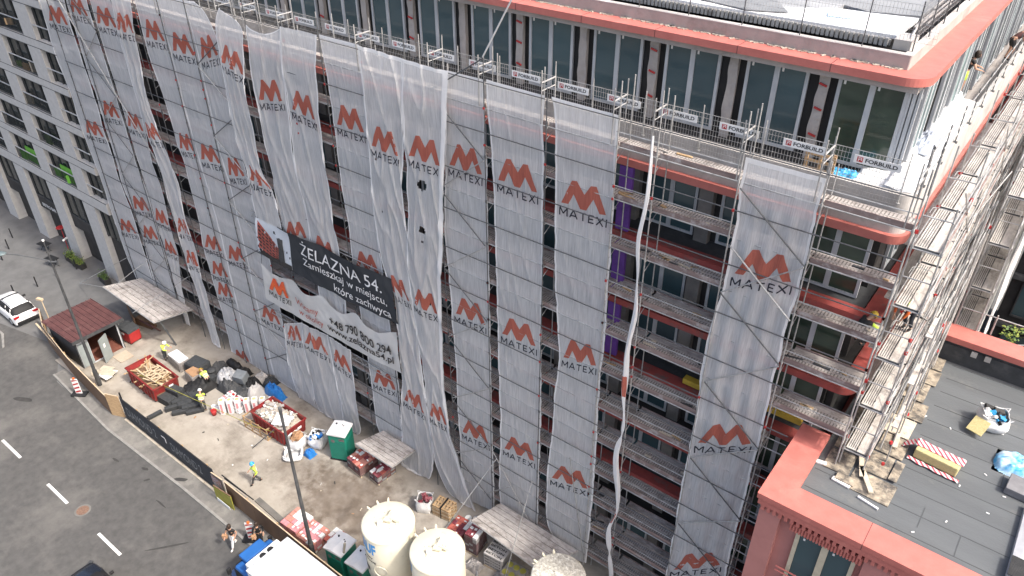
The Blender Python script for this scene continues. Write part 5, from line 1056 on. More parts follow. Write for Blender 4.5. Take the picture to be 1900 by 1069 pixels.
# traffic delineators
def delineator(label, loc, rz):
    t = thing('delineator', label, 'traffic sign', loc, rz, 'red and white delineators by the hoarding'); t.scale = (1.35, 1.35, 1.1)
    b = MB(); b.ob((0, 0, .06), (.75, .38, .12)); b.build('base', M['black'], t, bevel=.03)
    b = MB(); b.box(-.16, .16, -.015, .015, .12, 1.25); b.build('board', M['white'], t)
    b = MB()
    for i in range(4):
        z = .16 + i * .29; p = [(-.145, z + .0), (.145, z + .12), (.145, min(z + .24, 1.2)), (-.145, z + .12)]
        b.add([(x, -.02, zz_) for x, zz_ in p], [(0, 1, 2, 3)]); b.add([(x, .02, zz_) for x, zz_ in p], [(3, 2, 1, 0)])
    b.build('red_stripes', M['red'], t)
    b = MB(); b.lathe([(0, .1), (.05, .09), (.06, 0)], 12, (0, 0, 1.25)); b.build('lamp', M['orange'], t); return t
delineator('red and white striped delineator in front of the upper brown hoarding', (-47.0, -8.95, .06), .6)
delineator('red and white striped delineator beside the two people and the truck', (-27.9, -9.12, .06), .6)
# bollards, planters, cafe tables
BO = thing('bollard', 'x', 'bollard', (0, 0, 0)); b = MB(); b.tube((0, 0, 0), (0, 0, .95), .05, 10); b.lathe([(0, .99), (.04, .98), (.055, .95)], 10); b.build('post', M['black'], BO)
for i, (x, y) in enumerate([(-70.8, -3.1), (-69.3, -4.3), (-62.7, -4.4), (-62.9, -6.1), (-62.8, -2.7), (-62.8, -1.1), (-72.6, -2.0)]):
    o = BO if i == 0 else copy_tree(BO); o.location = (x, y, 0); o['label'] = 'slim black bollard on the grey pavement before the office building'; o['group'] = 'black bollards on the pavement'
def planter(label, loc, rz, w=1.1, n=260, seed=1, mm='leafy'):
    random.seed(seed); t = thing('planter', label, 'planter', loc, rz)
    b = MB(); b.prism([(-w / 2, -.25), (w / 2, -.25), (w / 2 * .9, .25), (-w / 2 * .9, .25)], 0, .5); b.build('box', M['dark'], t)
    b = MB()
    for i in range(n): b.ob((random.gauss(0, w * .24), random.gauss(0, .14), .5 + abs(random.gauss(0, .22))), (.12, .05, .005), random.random() * 6, random.randint(0, 1), random.uniform(-1, 1), random.uniform(-1, 1))
    b.build('plant', [M[mm], M['leaf']], t)
planter('black planter with yellow-green shrub beside the second stone pier', (-64.3, -.7, 0), .0, 1.3, 300, 1)
planter('black planter with leafy shrub next to its twin before the pier', (-62.9, -.75, 0), .1, 1.3, 300, 2)
planter('black planter with a low plant near the scaffold foot', (-58.9, -.65, 0), -.1, 1.3, 160, 3, 'leaf')
for i, (x, y) in enumerate([(-67.9, -1.2), (-64.9, -2.0)]):
    t = thing('cafe_table', ['dark cafe table with chairs by the shop entrance', 'dark cafe table standing near the planters'][i], 'table', (x, y, 0))
    b = MB(); b.ob((0, 0, .72), (1.1, .7, .04), .2); b.build('top', M['black'], t); b = MB()
    for sx in (-.45, .45): b.tube((sx, -.25, 0), (sx, .25, .7), .02); b.tube((sx, .25, 0), (sx, -.25, .7), .02)
    b.build('legs', M['black'], t)
t = thing('shop_sign', 'small red round sign at the recessed shop entrance', 'sign', (-66.6, -.2, 0)); b = MB(); b.lathe([(0, .06), (.35, .05), (.38, 0), (0, -.02)], 18, (0, .3, 2.2)); b.tube((0, .3, 0), (0, .3, 2.2), .03); b.build('disc', M['red'], t)
b = MB(); b.tube((-65.0, -.25, 1.9), (-64.0, -.9, 2.3), .09, 8); tag(b.build('light_tube', M['white']), 'short white tube fixed to the second stone pier', 'tube')
b = MB(); b.grid(crump(-71.8, -7.5, .05, .6, .4, .35, 3), 12, 10); tag(b.build('waste_bag', M['green']), 'green bag cut by the left picture edge behind the white car', 'bag')
# ------------------------------------------------------------------ yard things
# site hut
t = thing('site_hut', 'small grey site hut with a ribbed maroon roof and open doors', 'hut', (-51.3, -6.1, .07))
X0, X1, Y0_, Y1_ = -53.0, -49.35, -7.45, -4.15
A = [(-53.4, -7.45), (-49.25, -7.45), (-49.25, -4.4), (-53.4, -4.4)]
b = MB()
b.box(-53.3, -49.4, -7.4, -7.33, .07, 2.45); b.box(-53.3, -53.23, -7.33, -4.3, .07, 2.45); b.box(-53.23, -49.4, -4.37, -4.3, .07, 2.45); b.build('wall', M['anth'], t, world=True)
b = MB(); b.box(-49.46, -49.4, -7.33, -6.55, .07, 2.35); b.box(-49.46, -49.4, -4.45, -4.37, .07, 2.35); b.box(-49.46, -49.4, -6.55, -4.45, 2.2, 2.35); b.box(-49.43, -49.37, -6.55, -5.75, .1, .18); b.build('front_wall', M['frame'], t, world=True)
b = MB(); b.box(-53.2, -49.5, -7.3, -4.4, .07, .12); b.build('floor', mat('redfl', (.20, .075, .05), (.15, .05, .035), .8, 4), t, world=True)
rb = MB(); rb.add([(-53.5, -7.65, 2.42), (-48.95, -7.65, 2.62), (-48.95, -4.0, 2.62), (-53.5, -4.0, 2.42), (-53.5, -7.65, 2.50), (-48.95, -7.65, 2.70), (-48.95, -4.0, 2.70), (-53.5, -4.0, 2.50)], [(0, 3, 2, 1), (4, 5, 6, 7), (0, 1, 5, 4), (1, 2, 6, 5), (2, 3, 7, 6), (3, 0, 4, 7)])
rf_ = rb.build('roof', M['maroon'], t, world=True)
b = MB()
for i in range(11): y = -7.6 + i * .355; b.add([(-53.5, y, 2.50), (-48.95, y, 2.70), (-48.95, y + .05, 2.70), (-53.5, y + .05, 2.50), (-53.5, y + .01, 2.55), (-48.95, y + .01, 2.75), (-48.95, y + .04, 2.75), (-53.5, y + .04, 2.55)], [(4, 5, 6, 7), (0, 1, 5, 4), (2, 3, 7, 6), (1, 2, 6, 5)])
b.build('ridge', M['maroon'], rf_)
b = MB(); b.box(-48.98, -48.93, -7.68, -3.98, 2.5, 2.74); b.build('fascia', M['anth'], t, world=True)
b = MB(); b.ob((-48.95, -5.75, 1.1), (.05, .9, 2.0), .55); dd = b.build('door', mat('doorg', (.30, .34, .34), (.24, .27, .27), .5, 2), t, world=True)
b = MB(); b.ob((-48.90, -5.85, 1.75), (.03, .30, .22), .55); b.ob((-48.89, -5.80, 1.40), (.03, .2, .3), .55); b.build('notice', M['white'], dd)
b = MB(); b.ob((-48.87, -5.93, 1.78), (.03, .14, .14), .55); b.build('blue_symbol', M['ltblue'], dd)
b = MB(); b.ob((-49.36, -6.95, 1.1), (.05, .7, 1.9), 0); b.build('door', MATS['doorg'], t, world=True)
b = MB(); b.box(-49.0, -47.9, -5.5, -4.5, .1, .14); tag(b.build('plywood_sheet', mat('ply', (.50, .42, .33), (.42, .34, .26), .8, 3)), 'plywood sheet lying on the ground before the hut door', 'plywood')
# debris sacks by hut
t = thing('rubble_sacks', 'flat pale sacks and boards stacked beside the hut and the lamp pole', 'sacks', (-47.6, -6.7, .08))
random.seed(31)
for i in range(7):
    b = MB(); b.ob((random.uniform(-.6, .6), random.uniform(-.4, .4), .06 + i * .055), (.9, .5, .05), random.random() * 3); b.build('sack', M['bagw'] if i % 2 else M['board2'], t, bevel=.02)
b = MB(); b.ob((-52.9, -7.7, 1.2), (5.6, .12, .05), -.1); tag(b.build('timber_batten', M['woodp']), 'long pale batten on top of the hoarding behind the hut', 'batten')
# red bin
t = thing('waste_bin', 'red plastic waste container with a dark lid beside the site hut', 'bin', (-49.9, -3.55, .07), .12)
b = MB(); b.prof([(-.65, .15), (.65, .15), (.72, 1.05), (-.72, 1.05)], -.45, .45); b.build('body', M['red'], t, bevel=.03)
b = MB(); b.prof([(-.76, 1.05), (.76, 1.05), (.7, 1.22), (0, 1.32), (-.7, 1.22)], -.5, .5); b.build('lid', M['eps'], t, bevel=.03)
b = MB(); [b.lathe([(0, -.03), (.09, -.03), (.09, .03), (0, .03)], 12, (x, y, .09)) for x in (-.5, .5) for y in (-.35, .35)]; b.build('wheels', M['tyre'], t)
b = MB(); b.box(-.3, .1, -.48, -.455, .75, .95); b.build('label', M['white'], t)
t = thing('barrier_board', 'low brown and dark red boards stacked behind the red bin', 'boards', (-52, -2.2, .05))
b = MB(); b.ob((0, 0, .5), (2.6, .08, 1.0), -.3); b.ob((1.4, .3, .35), (1.6, .5, .6), .2); b.build('boards', M['brown'], t)
b = MB(); b.ob((2.2, .2, .45), (1.6, .1, .8), .1, 0, .6); b.build('boards', M['maroon'], t)
# protective canopies (fans)
def canopy(label, P4, post=None, struts=()):
    c0 = Vector(P4[0]); t = thing('canopy', label, 'canopy', (c0.x, c0.y, 0), 0, 'slatted protective canopies on the scaffolding')
    A_, B_, C_, D_ = [Vector(p) for p in P4]
    n = 6; b = MB()
    for i in range(n):
        f0, f1 = i / n + .006, (i + 1) / n - .006
        p0, p1, p2, p3 = A_.lerp(B_, f0), A_.lerp(B_, f1), D_.lerp(C_, f1), D_.lerp(C_, f0); up = Vector((0, 0, .05)); nr = 14
        b.add([p0, p1, p2, p3, p0 + up, p1 + up, p2 + up, p3 + up], [(0, 3, 2, 1), (4, 5, 6, 7), (0, 1, 5, 4), (1, 2, 6, 5), (2, 3, 7, 6), (3, 0, 4, 7)])
    b.build('planks', M['deck'], t, world=True)
    b = MB(); b.tube(A_, D_, .03); b.tube(B_, C_, .03)
    for f in (0, .33, .66, 1): b.tube(A_.lerp(D_, f) - Vector((0, 0, .05)), B_.lerp(C_, f) - Vector((0, 0, .05)), .028)
    b.build('frame', M['steel'], t, world=True)
    if post: b = MB(); b.tube(post[0], post[1], .07, 8); b.build('post', M['tubed'], t, world=True)
    for p, q in struts: b = MB(); b.tube(p, q, .022); b.build('strut', M['steel'], t, world=True)
    return t
canopy('large slatted canopy on a post above the site entrance, left', [(-53.6, -2.9, 2.9), (-53.0, -.2, 2.5), (-46.3, -.2, 2.5), (-46.9, -2.9, 2.6)], ((-46.7, -1.9, .05), (-47.1, -2.4, 2.6)), [((-60.0, -2.2, .3), (-54.4, 0, 3.9)), ((-52.8, -2.9, 2.9), (-50.2, 0, 5.6)), ((-49.0, -3.2, 2.7), (-45.9, 0, 5.4)), ((-60.0, -2.2, .3), (-53.6, -2.9, 2.9))])
canopy('slatted canopy above the shrink-wrapped brick pallets, beside the green toilet', [(-27.1, -2.0, 2.15), (-26.6, -.2, 2.1), (-24.0, -.2, 2.1), (-24.1, -2.0, 2.15)])
canopy('slatted canopy above the block pallets, right of the nets', [(-18.1, -2.1, 2.15), (-17.6, -.2, 2.1), (-12.6, -.2, 2.1), (-13.5, -2.4, 2.15)], None, [((-19.2, -3.0, 1.5), (-17.9, -.1, 5.3)), ((-15.0, -3.4, .6), (-15.6, -.1, 5.2)), ((-16.9, -.3, 4.0), (-18.7, -.3, 2.2))])
# people -----------------------------------------------------------------
def skin_mesh(name, V, E, Rd, m, parent, sub=1, root=0):
    me = bpy.data.meshes.new(name); me.from_pydata(V, E, []); o = link(bpy.data.objects.new(name, me))
    sk = o.modifiers.new('s', 'SKIN'); sk.use_smooth_shade = True
    for i, r in enumerate(Rd): d_ = me.skin_vertices[0].data[i]; d_.radius = (r, r) if not isinstance(r, tuple) else r; d_.use_root = (i == root)
    s2_ = o.modifiers.new('u', 'SUBSURF'); s2_.levels = sub; s2_.render_levels = sub
    dg = bpy.context.evaluated_depsgraph_get(); m2 = bpy.data.meshes.new_from_object(o.evaluated_get(dg)); bpy.data.objects.remove(o)
    m2.materials.clear(); m2.materials.append(m); m2.name = name
    for p_ in m2.polygons: p_.use_smooth = True
    r_ = link(bpy.data.objects.new(name, m2)); r_.parent = parent; return r_
POSES = {
 'stand': {},
 'work': dict(neck=(0, .16, 1.40), head=(0, .26, 1.53), chest=(0, .10, 1.22), elL=(-.30, .22, 1.10), wrL=(-.20, .46, 1.05), elR=(.30, .22, 1.10), wrR=(.20, .46, 1.02)),
 'bend': dict(chest=(0, .34, 1.12), neck=(0, .50, 1.22), head=(0, .64, 1.26), shL=(-.19, .44, 1.17), shR=(.19, .44, 1.17), elL=(-.24, .52, .92), wrL=(-.16, .62, .68), elR=(.24, .52, .92), wrR=(.16, .62, .68), knL=(-.12, .10, .50), knR=(.12, .10, .50)),
 'walk': dict(knL=(-.11, .18, .52), anL=(-.11, .30, .10), toL=(-.12, .46, .05), knR=(.11, .04, .48), anR=(.11, -.26, .14), toR=(.12, -.12, .05), elL=(-.27, -.12, 1.12), wrL=(-.24, .06, .90), elR=(.27, .12, 1.12), wrR=(.2, .30, 1.0)),
 'squat': dict(pelvis=(0, 0, .50), chest=(0, .22, .85), neck=(0, .34, 1.0), head=(0, .46, 1.10), shL=(-.19, .30, .96), shR=(.19, .30, .96), hipL=(-.10, 0, .48), hipR=(.10, 0, .48), knL=(-.18, .42, .52), knR=(.18, .42, .52), anL=(-.14, .18, .08), anR=(.14, .18, .08), toL=(-.15, .36, .04), toR=(.15, .36, .04), elL=(-.26, .52, .78), wrL=(-.10, .72, .70), elR=(.26, .52, .78), wrR=(.10, .72, .66)),
}
def person(label, loc, rz, pose='stand', top='hiviz', sleeves='skin', legs='dark', hat=None, hair='hair', shoes='black', short_legs=False, bag=False, scale=1.0, group=None):
    J = dict(pelvis=(0, 0, .93), chest=(0, .02, 1.25), neck=(0, .02, 1.47), head=(0, .05, 1.63), shL=(-.19, .01, 1.42), shR=(.19, .01, 1.42), elL=(-.25, .02, 1.13), elR=(.25, .02, 1.13), wrL=(-.25, .14, .90), wrR=(.25, .14, .90), hipL=(-.10, 0, .90), hipR=(.10, 0, .90), knL=(-.11, .03, .49), knR=(.11, .03, .49), anL=(-.11, -.02, .09), anR=(.11, -.02, .09), toL=(-.12, .14, .04), toR=(.12, .14, .04))
    J.update(POSES[pose])
    if pose in ('work',):
        J['shL'] = (-.19, .12, 1.36); J['shR'] = (.19, .12, 1.36)
    t = thing('person', label, 'person', loc, rz, group); t.scale = (scale,) * 3
    names = ['pelvis', 'chest', 'neck', 'head', 'shL', 'elL', 'wrL', 'shR', 'elR', 'wrR', 'hipL', 'knL', 'anL', 'toL', 'hipR', 'knR', 'anR', 'toR']
    V = [J[n_] for n_ in names]; ix = {n_: i for i, n_ in enumerate(names)}
    E = [(0, 1), (1, 2), (2, 3), (1, 4), (4, 5), (5, 6), (1, 7), (7, 8), (8, 9), (0, 10), (10, 11), (11, 12), (12, 13), (0, 14), (14, 15), (15, 16), (16, 17)]
    Rd = [(.14, .10), (.15, .105), .055, .095, .06, .045, .03, .06, .045, .03, .085, .06, .042, .035, .085, .06, .042, .035]
    # crown of the head, chin
    hd = Vector(J['head']); nk = Vector(J['neck']); up = (hd - nk).normalized(); V.append(tuple(hd + up * .10)); E.append((3, len(V) - 1)); Rd.append(.075)
    for sd_ in ('L', 'R'):
        w = Vector(J['wr' + sd_]); e = Vector(J['el' + sd_]); dr = (w - e).normalized(); side = dr.cross(Vector((0, 0, 1))); side = side.normalized() if side.length > .01 else Vector((1, 0, 0))
        V.append(tuple(w + dr * .07)); E.append((ix['wr' + sd_], len(V) - 1)); Rd.append((.036, .018)); pi_ = len(V) - 1
        for k, (of, ln_) in enumerate(((-.03, .065), (-.01, .078), (.01, .074), (.03, .058))):
            p = w + dr * .095 + side * of; V.append(tuple(p)); E.append((pi_, len(V) - 1)); Rd.append(.0095); q = p + dr * ln_ * .6 + Vector((0, 0, -.012)); V.append(tuple(q)); E.append((len(V) - 2, len(V) - 1)); Rd.append(.0085)
            q2 = q + dr * ln_ * .35 + Vector((0, 0, -.022)); V.append(tuple(q2)); E.append((len(V) - 2, len(V) - 1)); Rd.append(.0075)
        V.append(tuple(w + dr * .05 - side * .055)); E.append((ix['wr' + sd_], len(V) - 1)); Rd.append(.010); V.append(tuple(w + dr * .09 - side * .065)); E.append((len(V) - 2, len(V) - 1)); Rd.append(.009)
    skin_mesh('body', V, E, Rd, M['skin'], t, 1)
    fw = Vector((0, 1, 0)); 
    if pose in ('bend',): fw = Vector((0, .35, -.9)).normalized()
    if pose in ('work', 'squat'): fw = Vector((0, .85, -.5)).normalized()
    b = MB(); c_ = hd + fw * .105; b.lathe([(0, .025), (.016, 0), (.012, -.02), (0, -.022)], 8, tuple(c_)); [b.lathe([(0, .02), (.012, 0), (0, -.02)], 6, tuple(hd + Vector((sx * .098, 0, 0)))) for sx in (-1, 1)]; b.build('face_features', M['skin'], t, smooth=True)
    b = MB(); [b.lathe([(0, .010), (.012, 0), (0, -.010)], 8, tuple(hd + fw * .092 + Vector((sx * .035, 0, .02)))) for sx in (-1, 1)]; b.ob(tuple(hd + fw * .098 + Vector((0, 0, -.055))), (.045, .012, .010)); b.build('eyes_and_mouth', M['hair'], t)
    # clothing
    g_ = lambda *n_: [J[k] for k in n_]
    def mid(a, b_, f): return tuple(Vector(J[a]).lerp(Vector(J[b_]), f))
    skin_mesh('top', [J['pelvis'], J['chest'], mid('chest', 'neck', .75), J['shL'], mid('shL', 'elL', .5), J['shR'], mid('shR', 'elR', .5)], [(0, 1), (1, 2), (1, 3), (3, 4), (1, 5), (5, 6)], [(.155, .118), (.172, .125), .075, .082, .066, .082, .066], M[top], t, 1)
    if top == 'hiviz':
        b = MB(); pv, ch = Vector(J['pelvis']), Vector(J['chest'])
        for f in (.35, .75):
            c_ = pv.lerp(ch, f); ax = (ch - pv).normalized(); b.tube(c_ - ax * .022, c_ + ax * .022, .182, 14)
        o = b.build('reflective_band', M['white'], t)
        o.scale = (1, .80, 1)
    if sleeves != 'skin':
        for sd_ in ('L', 'R'): skin_mesh('sleeve', [J['sh' + sd_], J['el' + sd_], mid('el' + sd_, 'wr' + sd_, .85)], [(0, 1), (1, 2)], [.070, .056, .045], M[sleeves], t, 1)
    for sd_ in ('L', 'R'):
        f = .0
        if short_legs: skin_mesh('shorts_leg', [J['pelvis'], J['hip' + sd_], mid('hip' + sd_, 'kn' + sd_, .85)], [(0, 1), (1, 2)], [(.15, .12), .105, .088], M[legs], t, 1)
        else: skin_mesh('trouser_leg', [J['pelvis'], J['hip' + sd_], J['kn' + sd_], mid('kn' + sd_, 'an' + sd_, .9)], [(0, 1), (1, 2), (2, 3)], [(.150, .115), .098, .075, .06], M[legs], t, 1)
        a_, to = Vector(J['an' + sd_]), Vector(J['to' + sd_]); skin_mesh('shoe', [tuple(a_ + Vector((0, -.03, .01))), tuple(a_.lerp(to, .5)), tuple(to)], [(0, 1), (1, 2)], [.052, .050, .042], M[shoes], t, 1)
    if hat:
        b = MB(); b.lathe([(0, .155), (.07, .14), (.115, .085), (.128, .02), (.155, .005), (.155, -.005), (.12, 0)], 20); R_ = up.to_track_quat('Z', 'Y').to_matrix(); b.v = [tuple(hd + up * .02 + R_ @ Vector(v)) for v in b.v]; b.build('helmet', M[hat], t, smooth=True)
    else:
        b = MB(); b.lathe([(0, .185), (.06, .175), (.105, .12), (.114, .04), (.10, -.06), (.08, -.09)], 16); b.v = [tuple(hd + up * -.02 + Vector((0, -.022, 0)) + Vector(v)) for v in b.v]; b.build('hair', M[hair], t, smooth=True)
    if bag: b = MB(); b.ob((.24, .26, .98), (.26, .16, .24), .3); b.path([(.24, .26, 1.1), (.1, .08, 1.4), (-.1, -.02, 1.42)], .012, 5); b.build('handbag', M['cardb'], t, bevel=.02)
    return t
YZ = .08
person('worker in yellow vest and white helmet standing at the insulation stack by the canopy post', (-45.75, -3.3, YZ), -1.0, 'work', hat='white', legs='anth', sleeves='hiviz')
person('worker in yellow vest and yellow helmet lifting a dark block beside the skip', (-40.55, -3.2, YZ), 1.5, 'bend', hat='yellow', legs='black', sleeves='white')
person('worker in yellow vest and white helmet bending over the black insulation blocks', (-38.9, -4.75, YZ), .9, 'work', hat='white', legs='anth', sleeves='black')
person('worker in yellow vest and blue helmet walking alone across the yard', (-31.0, -6.45, YZ), 2.6, 'walk', hat='ltblue', legs='anth', sleeves='hiviz')
person('woman in black top and white trousers carrying a handbag on the road', (-28.35, -9.95, .02), -2.9, 'walk', top='black', legs='white', shoes='white', bag=True)
person('person in black clothes partly hidden behind the striped delineator', (-27.3, -9.0, .07), -2.2, 'walk', top='black', legs='black', sleeves='black', shoes='orange', bag=True)
person('worker in black shirt and lime shorts bending on the side terrace', (-3.95, 11.2, 24.72), -1.2, 'work', top='black', legs='hiviz', short_legs=True, shoes='white', scale=1.0)
person('worker with bare legs standing further back on the side terrace', (-3.3, 17.0, 24.72), -1.0, 'bend', top='maroon', legs='dark', short_legs=True, shoes='black')
person('worker with yellow helmet crouching on the scaffold corner', (-3.35, .75, 19.3), -.7, 'squat', top='dark', legs='dark', hat='yellow', sleeves='hiviz')
person('worker in yellow vest and navy trousers climbing inside the side scaffolding', (-2.1, 2.2, 19.62), 2.6, 'bend', legs='navy', hat=None, sleeves='orange')
# skips -------------------------------------------------------------------
def skip(label, c, rz, L_=3.6, w=1.75, h=1.25, m='skip'):
    t = thing('skip', label, 'skip', c, rz)
    pf_ = [(-L_ / 2 + .25, .12), (L_ / 2 - .25, .12), (L_ / 2, h), (-L_ / 2, h)]; pi2 = [(-L_ / 2 + .30, .2), (L_ / 2 - .30, .2), (L_ / 2 - .06, h), (-L_ / 2 + .06, h)]
    b = MB()
    for s_ in (-1, 1):
        y0, y1 = s_ * w / 2, s_ * (w / 2 - .05); b.prof(pf_, min(y0, y1), max(y0, y1))
    iw = w / 2 - .05
    for sx in (-1, 1): b.add([(sx * (L_ / 2 - .25), -iw, .12), (sx * (L_ / 2 - .25), iw, .12), (sx * L_ / 2, iw, h), (sx * L_ / 2, -iw, h), (sx * (L_ / 2 - .31), -iw, .12), (sx * (L_ / 2 - .31), iw, .12), (sx * (L_ / 2 - .06), iw, h), (sx * (L_ / 2 - .06), -iw, h)], [(0, 1, 2, 3), (7, 6, 5, 4), (2, 6, 7, 3), (0, 4, 5, 1)])
    b.box(-L_ / 2 + .3, L_ / 2 - .3, -iw, iw, .12, .17); b.build('hull', M[m], t)
    b = MB()
    for i in range(7):
        x = -L_ / 2 + .45 + i * (L_ - .9) / 6
        for s_ in (-1, 1): b.ob((x, s_ * (w / 2 + .025), h * .55), (.07, .05, h * .8))
    for s_ in (-1, 1): b.ob((0, s_ * (w / 2 + .02), h), (L_ + .05, .09, .07)); b.ob((s_ * L_ / 2, 0, h), (.09, w, .07))
    b.build('ribs', M[m], t)
    b = MB(); b.ob((L_ / 2 + .0, .3, h * .7), (.05, .3, .18), 0, 0, 0, .2); b.build('plate', M['white'], t); return t
t = skip('red skip full of broken wooden frames and planks, left', (-43.65, -5.35, YZ), -.03)
t = thing('scrap_wood', 'pile of pale wooden frames and planks lying in the left red skip', 'scrap wood', (-43.65, -5.35, 1.0))
random.seed(41)
b = MB()
for i in range(46): b.ob((random.uniform(-1.5, 1.4), random.uniform(-.65, .65), random.uniform(-.10, .34)), (random.uniform(.6, 1.7), .09, .03), random.uniform(-.5, .5) + (PI / 2 if i % 4 == 0 else 0), i % 2, 0, random.uniform(-.25, .25))
b.build('planks', [M['wood'], M['woodp']], t)
b = MB()
for k in range(2):
    for i in range(6): b.ob((-.1 + i * .26, -.2 + k * .55, .50 + .03 * k), (.06, .62, .06), .25 if i % 2 else -.35)
    for j in (-.3, .3): b.ob((.5, -.2 + k * .55 + j, .47), (1.6, .07, .07), .05)
b.build('lattice_frame', M['woodp'], t)
b = MB(); b.box(-1.65, 1.65, -.76, .76, -.75, .02); b.build('fill', M['brown'], t)
t = skip('red skip heaped with rubble and insulation scraps, right', (-33.55, -2.75, YZ), .0, 3.3, 1.7, 1.25)
def rub(u, v):
    x, y = (u - .5) * 3.05, (v - .5) * 1.5; return (-33.55 + x, -2.75 + y, 1.13 + .28 * (1 - abs(2 * u - 1) ** 3) * (1 - abs(2 * v - 1) ** 3) + .16 * noise.noise((x * 2.2, y * 2.2, 4)) + .07 * noise.noise((x * 6, y * 6, 9)))
b = MB(); b.grid(rub, 60, 30); t = thing('rubble', 'pale rubble heaped in the right red skip', 'rubble', (-33.55, -2.75, 1.1)); b.build('heap', M['rubble'], t, world=True)
b = MB()
for i in range(70): b.ob((random.uniform(-1.4, 1.3) - 33.55, random.uniform(-.7, .7) - 2.75, 1.42 + random.uniform(-.1, .08)), (random.uniform(.08, .4), random.uniform(.06, .25), .05), random.random() * 3, i % 3, random.uniform(-.5, .5))
b.build('scraps', [M['rubble'], M['white'], M['conc']], t, world=True)
b = MB(); b.ob((-32.75, -3.0, 1.52), (1.1, .8, .05), .5, 0, .1); b.build('white_sheet', M['white'], t, world=True)
t = thing('timber_crate', 'open slatted timber crate standing before the rubble skip', 'crate', (-34.5, -3.9, YZ), .05)
b = MB()
for x in (-1.1, -.4, .35, 1.1): b.box(x, x + .08, -.05, .0, 0, .95)
for z in (.0, .28, .56, .88): b.box(-1.1, 1.18, -.08, -.05, z, z + .07)
for x in (-1.1, 1.1): b.box(x, x + .08, 0, .6, .05, .12); b.box(x, x + .08, 0, .6, .85, .92)
b.build('slats', M['wood'], t)
b = MB(); b.tube((-44.0, -6.0, 1.4), (-34.5, -4.1, .9), .018); b.tube((-34.5, -4.1, .9), (-32.7, -3.75, 1.1), .018); tag(b.build('tie_strap', M['olive']), 'yellow strap stretched from the left skip to the timber crate', 'strap')
b = MB(); b.tube((-33.6, -4.9, .1), (-32.4, -3.9, 1.6), .035); tag(b.build('grey_pipe', M['tubed']), 'grey pipe leaning against the front of the rubble skip', 'pipe')
# black insulation blocks
random.seed(6)
k_ = 0
def block(c, d, a, label, m='eps', rx=0, grp='black foam blocks beside the left skip', name='foam_block', cat='foam block', slots=4, ry=0):
    t = thing(name, label, cat, c, a, grp); b = MB(); b.ob((0, 0, d[2] / 2), d, 0, 0, rx, ry); o = b.build('block', M[m], t, bevel=.015)
    b = MB()
    for i in range(slots): b.ob((0, 0, d[2] * (i + 1) / (slots + 1)), (d[0] + .006, d[1] + .006, .012), 0, 0, rx, ry)
    b.build('layers', M['black'], t); return t
for i, (x, y, dx, dy, dz, a, z) in enumerate([(-41.55, -5.75, 1.25, .65, .55, .1, 0), (-41.5, -4.85, 1.2, .6, .45, .15, 0), (-41.5, -5.1, 1.1, .6, .35, .2, .5), (-40.75, -5.15, .5, 1.35, .45, -.35, 0), (-40.2, -5.05, .45, 1.3, .4, -.42, 0), (-39.75, -5.1, .4, 1.2, .35, -.5, 0), (-39.95, -5.85, .3, 1.0, .25, -.6, 0), (-40.7, -5.95, .3, .9, .3, -.45, 0), (-39.25, -5.2, .3, 1.1, .25, -.55, 0), (-40.35, -4.5, 1.1, .55, .5, -.2, 0)]):
    block((x, y, YZ + z), (dx, dy, dz), a, 'black ribbed foam block in the heap between the left skip and the bending worker')
block((-41.05, -7.0, YZ), (.28, .95, .2), -.1, 'single black foam bar lying apart on the pale ground', grp=None)
b = MB(); b.grid(crump(-41.1, -3.75, YZ, .8, 1.1, .75, 4), 20, 24); tag(b.build('black_sack', M['black'], smooth=True), 'black plastic sheet heaped at the right end of the left skip', 'plastic sheet')
b = MB(); b.grid(crump(-45.2, -4.15, YZ, .5, .35, .4, 8), 14, 12); tag(b.build('black_sack', M['eps'], smooth=True), 'dark roll lying behind the left skip', 'roll')
t = thing('dark_tub', 'dark tub and round lid that the yellow-helmet worker leans over', 'tub', (-41.3, -2.75, YZ)); b = MB(); b.prof([(-.45, 0), (.45, 0), (.55, .5), (-.55, .5)], -.35, .35); b.build('tub', M['eps'], t); b = MB(); b.lathe([(0, .72), (.3, .7), (.32, .62), (.24, .55), (.24, .5)], 18, (-.1, .35, 0)); b.build('lid', M['anth'], t, smooth=True)
# grey insulation packs near first worker
for i, (x, y, dx, dy, dz, a, m, lb) in enumerate([(-44.4, -3.0, 1.7, .85, .75, -.1, 'film', 'wrapped grey pack with a white top beside the first worker'), (-42.7, -2.6, 1.4, 1.1, .85, .15, 'eps', 'stack of dark insulation sheets behind the left skip'), (-42.0, -3.3, 1.1, .9, .8, -.1, 'film', 'film-wrapped bundle with a wooden lid behind the left skip')]):
    t = thing('insulation_pack', lb, 'insulation pack', (x, y, YZ), a); b = MB(); b.ob((0, 0, dz / 2), (dx, dy, dz)); b.build('pack', M[m], t, bevel=.04)
    b = MB(); b.ob((0, 0, dz + .03), (dx * .9, dy * .85, .05), .05); b.build('cover', M[['white', 'eps', 'cardb'][i]], t)
M['greyfilm'] = mat('greyfilm', (.42, .42, .42), (.16, .16, .165), .4, 3, bump=.6)
random.seed(77)
for i in range(14):
    x, y = -41.8 + random.random() * 4.4, -2.4 + random.random() * 2.0; m = random.choice(['black', 'eps', 'film', 'anth', 'conc2', 'greyfilm', 'greyfilm'])
    b = MB(); b.grid(crump(x, y, YZ, .35 + random.random() * .5, .3 + random.random() * .35, .35 + random.random() * .5, i * 3.1), 14, 12)
    tag(b.build('refuse_sack', M[m], smooth=i % 2 == 0), 'refuse sack in the heap at the foot of the nets, behind the workers', 'sack', 'refuse sacks heaped under the nets')
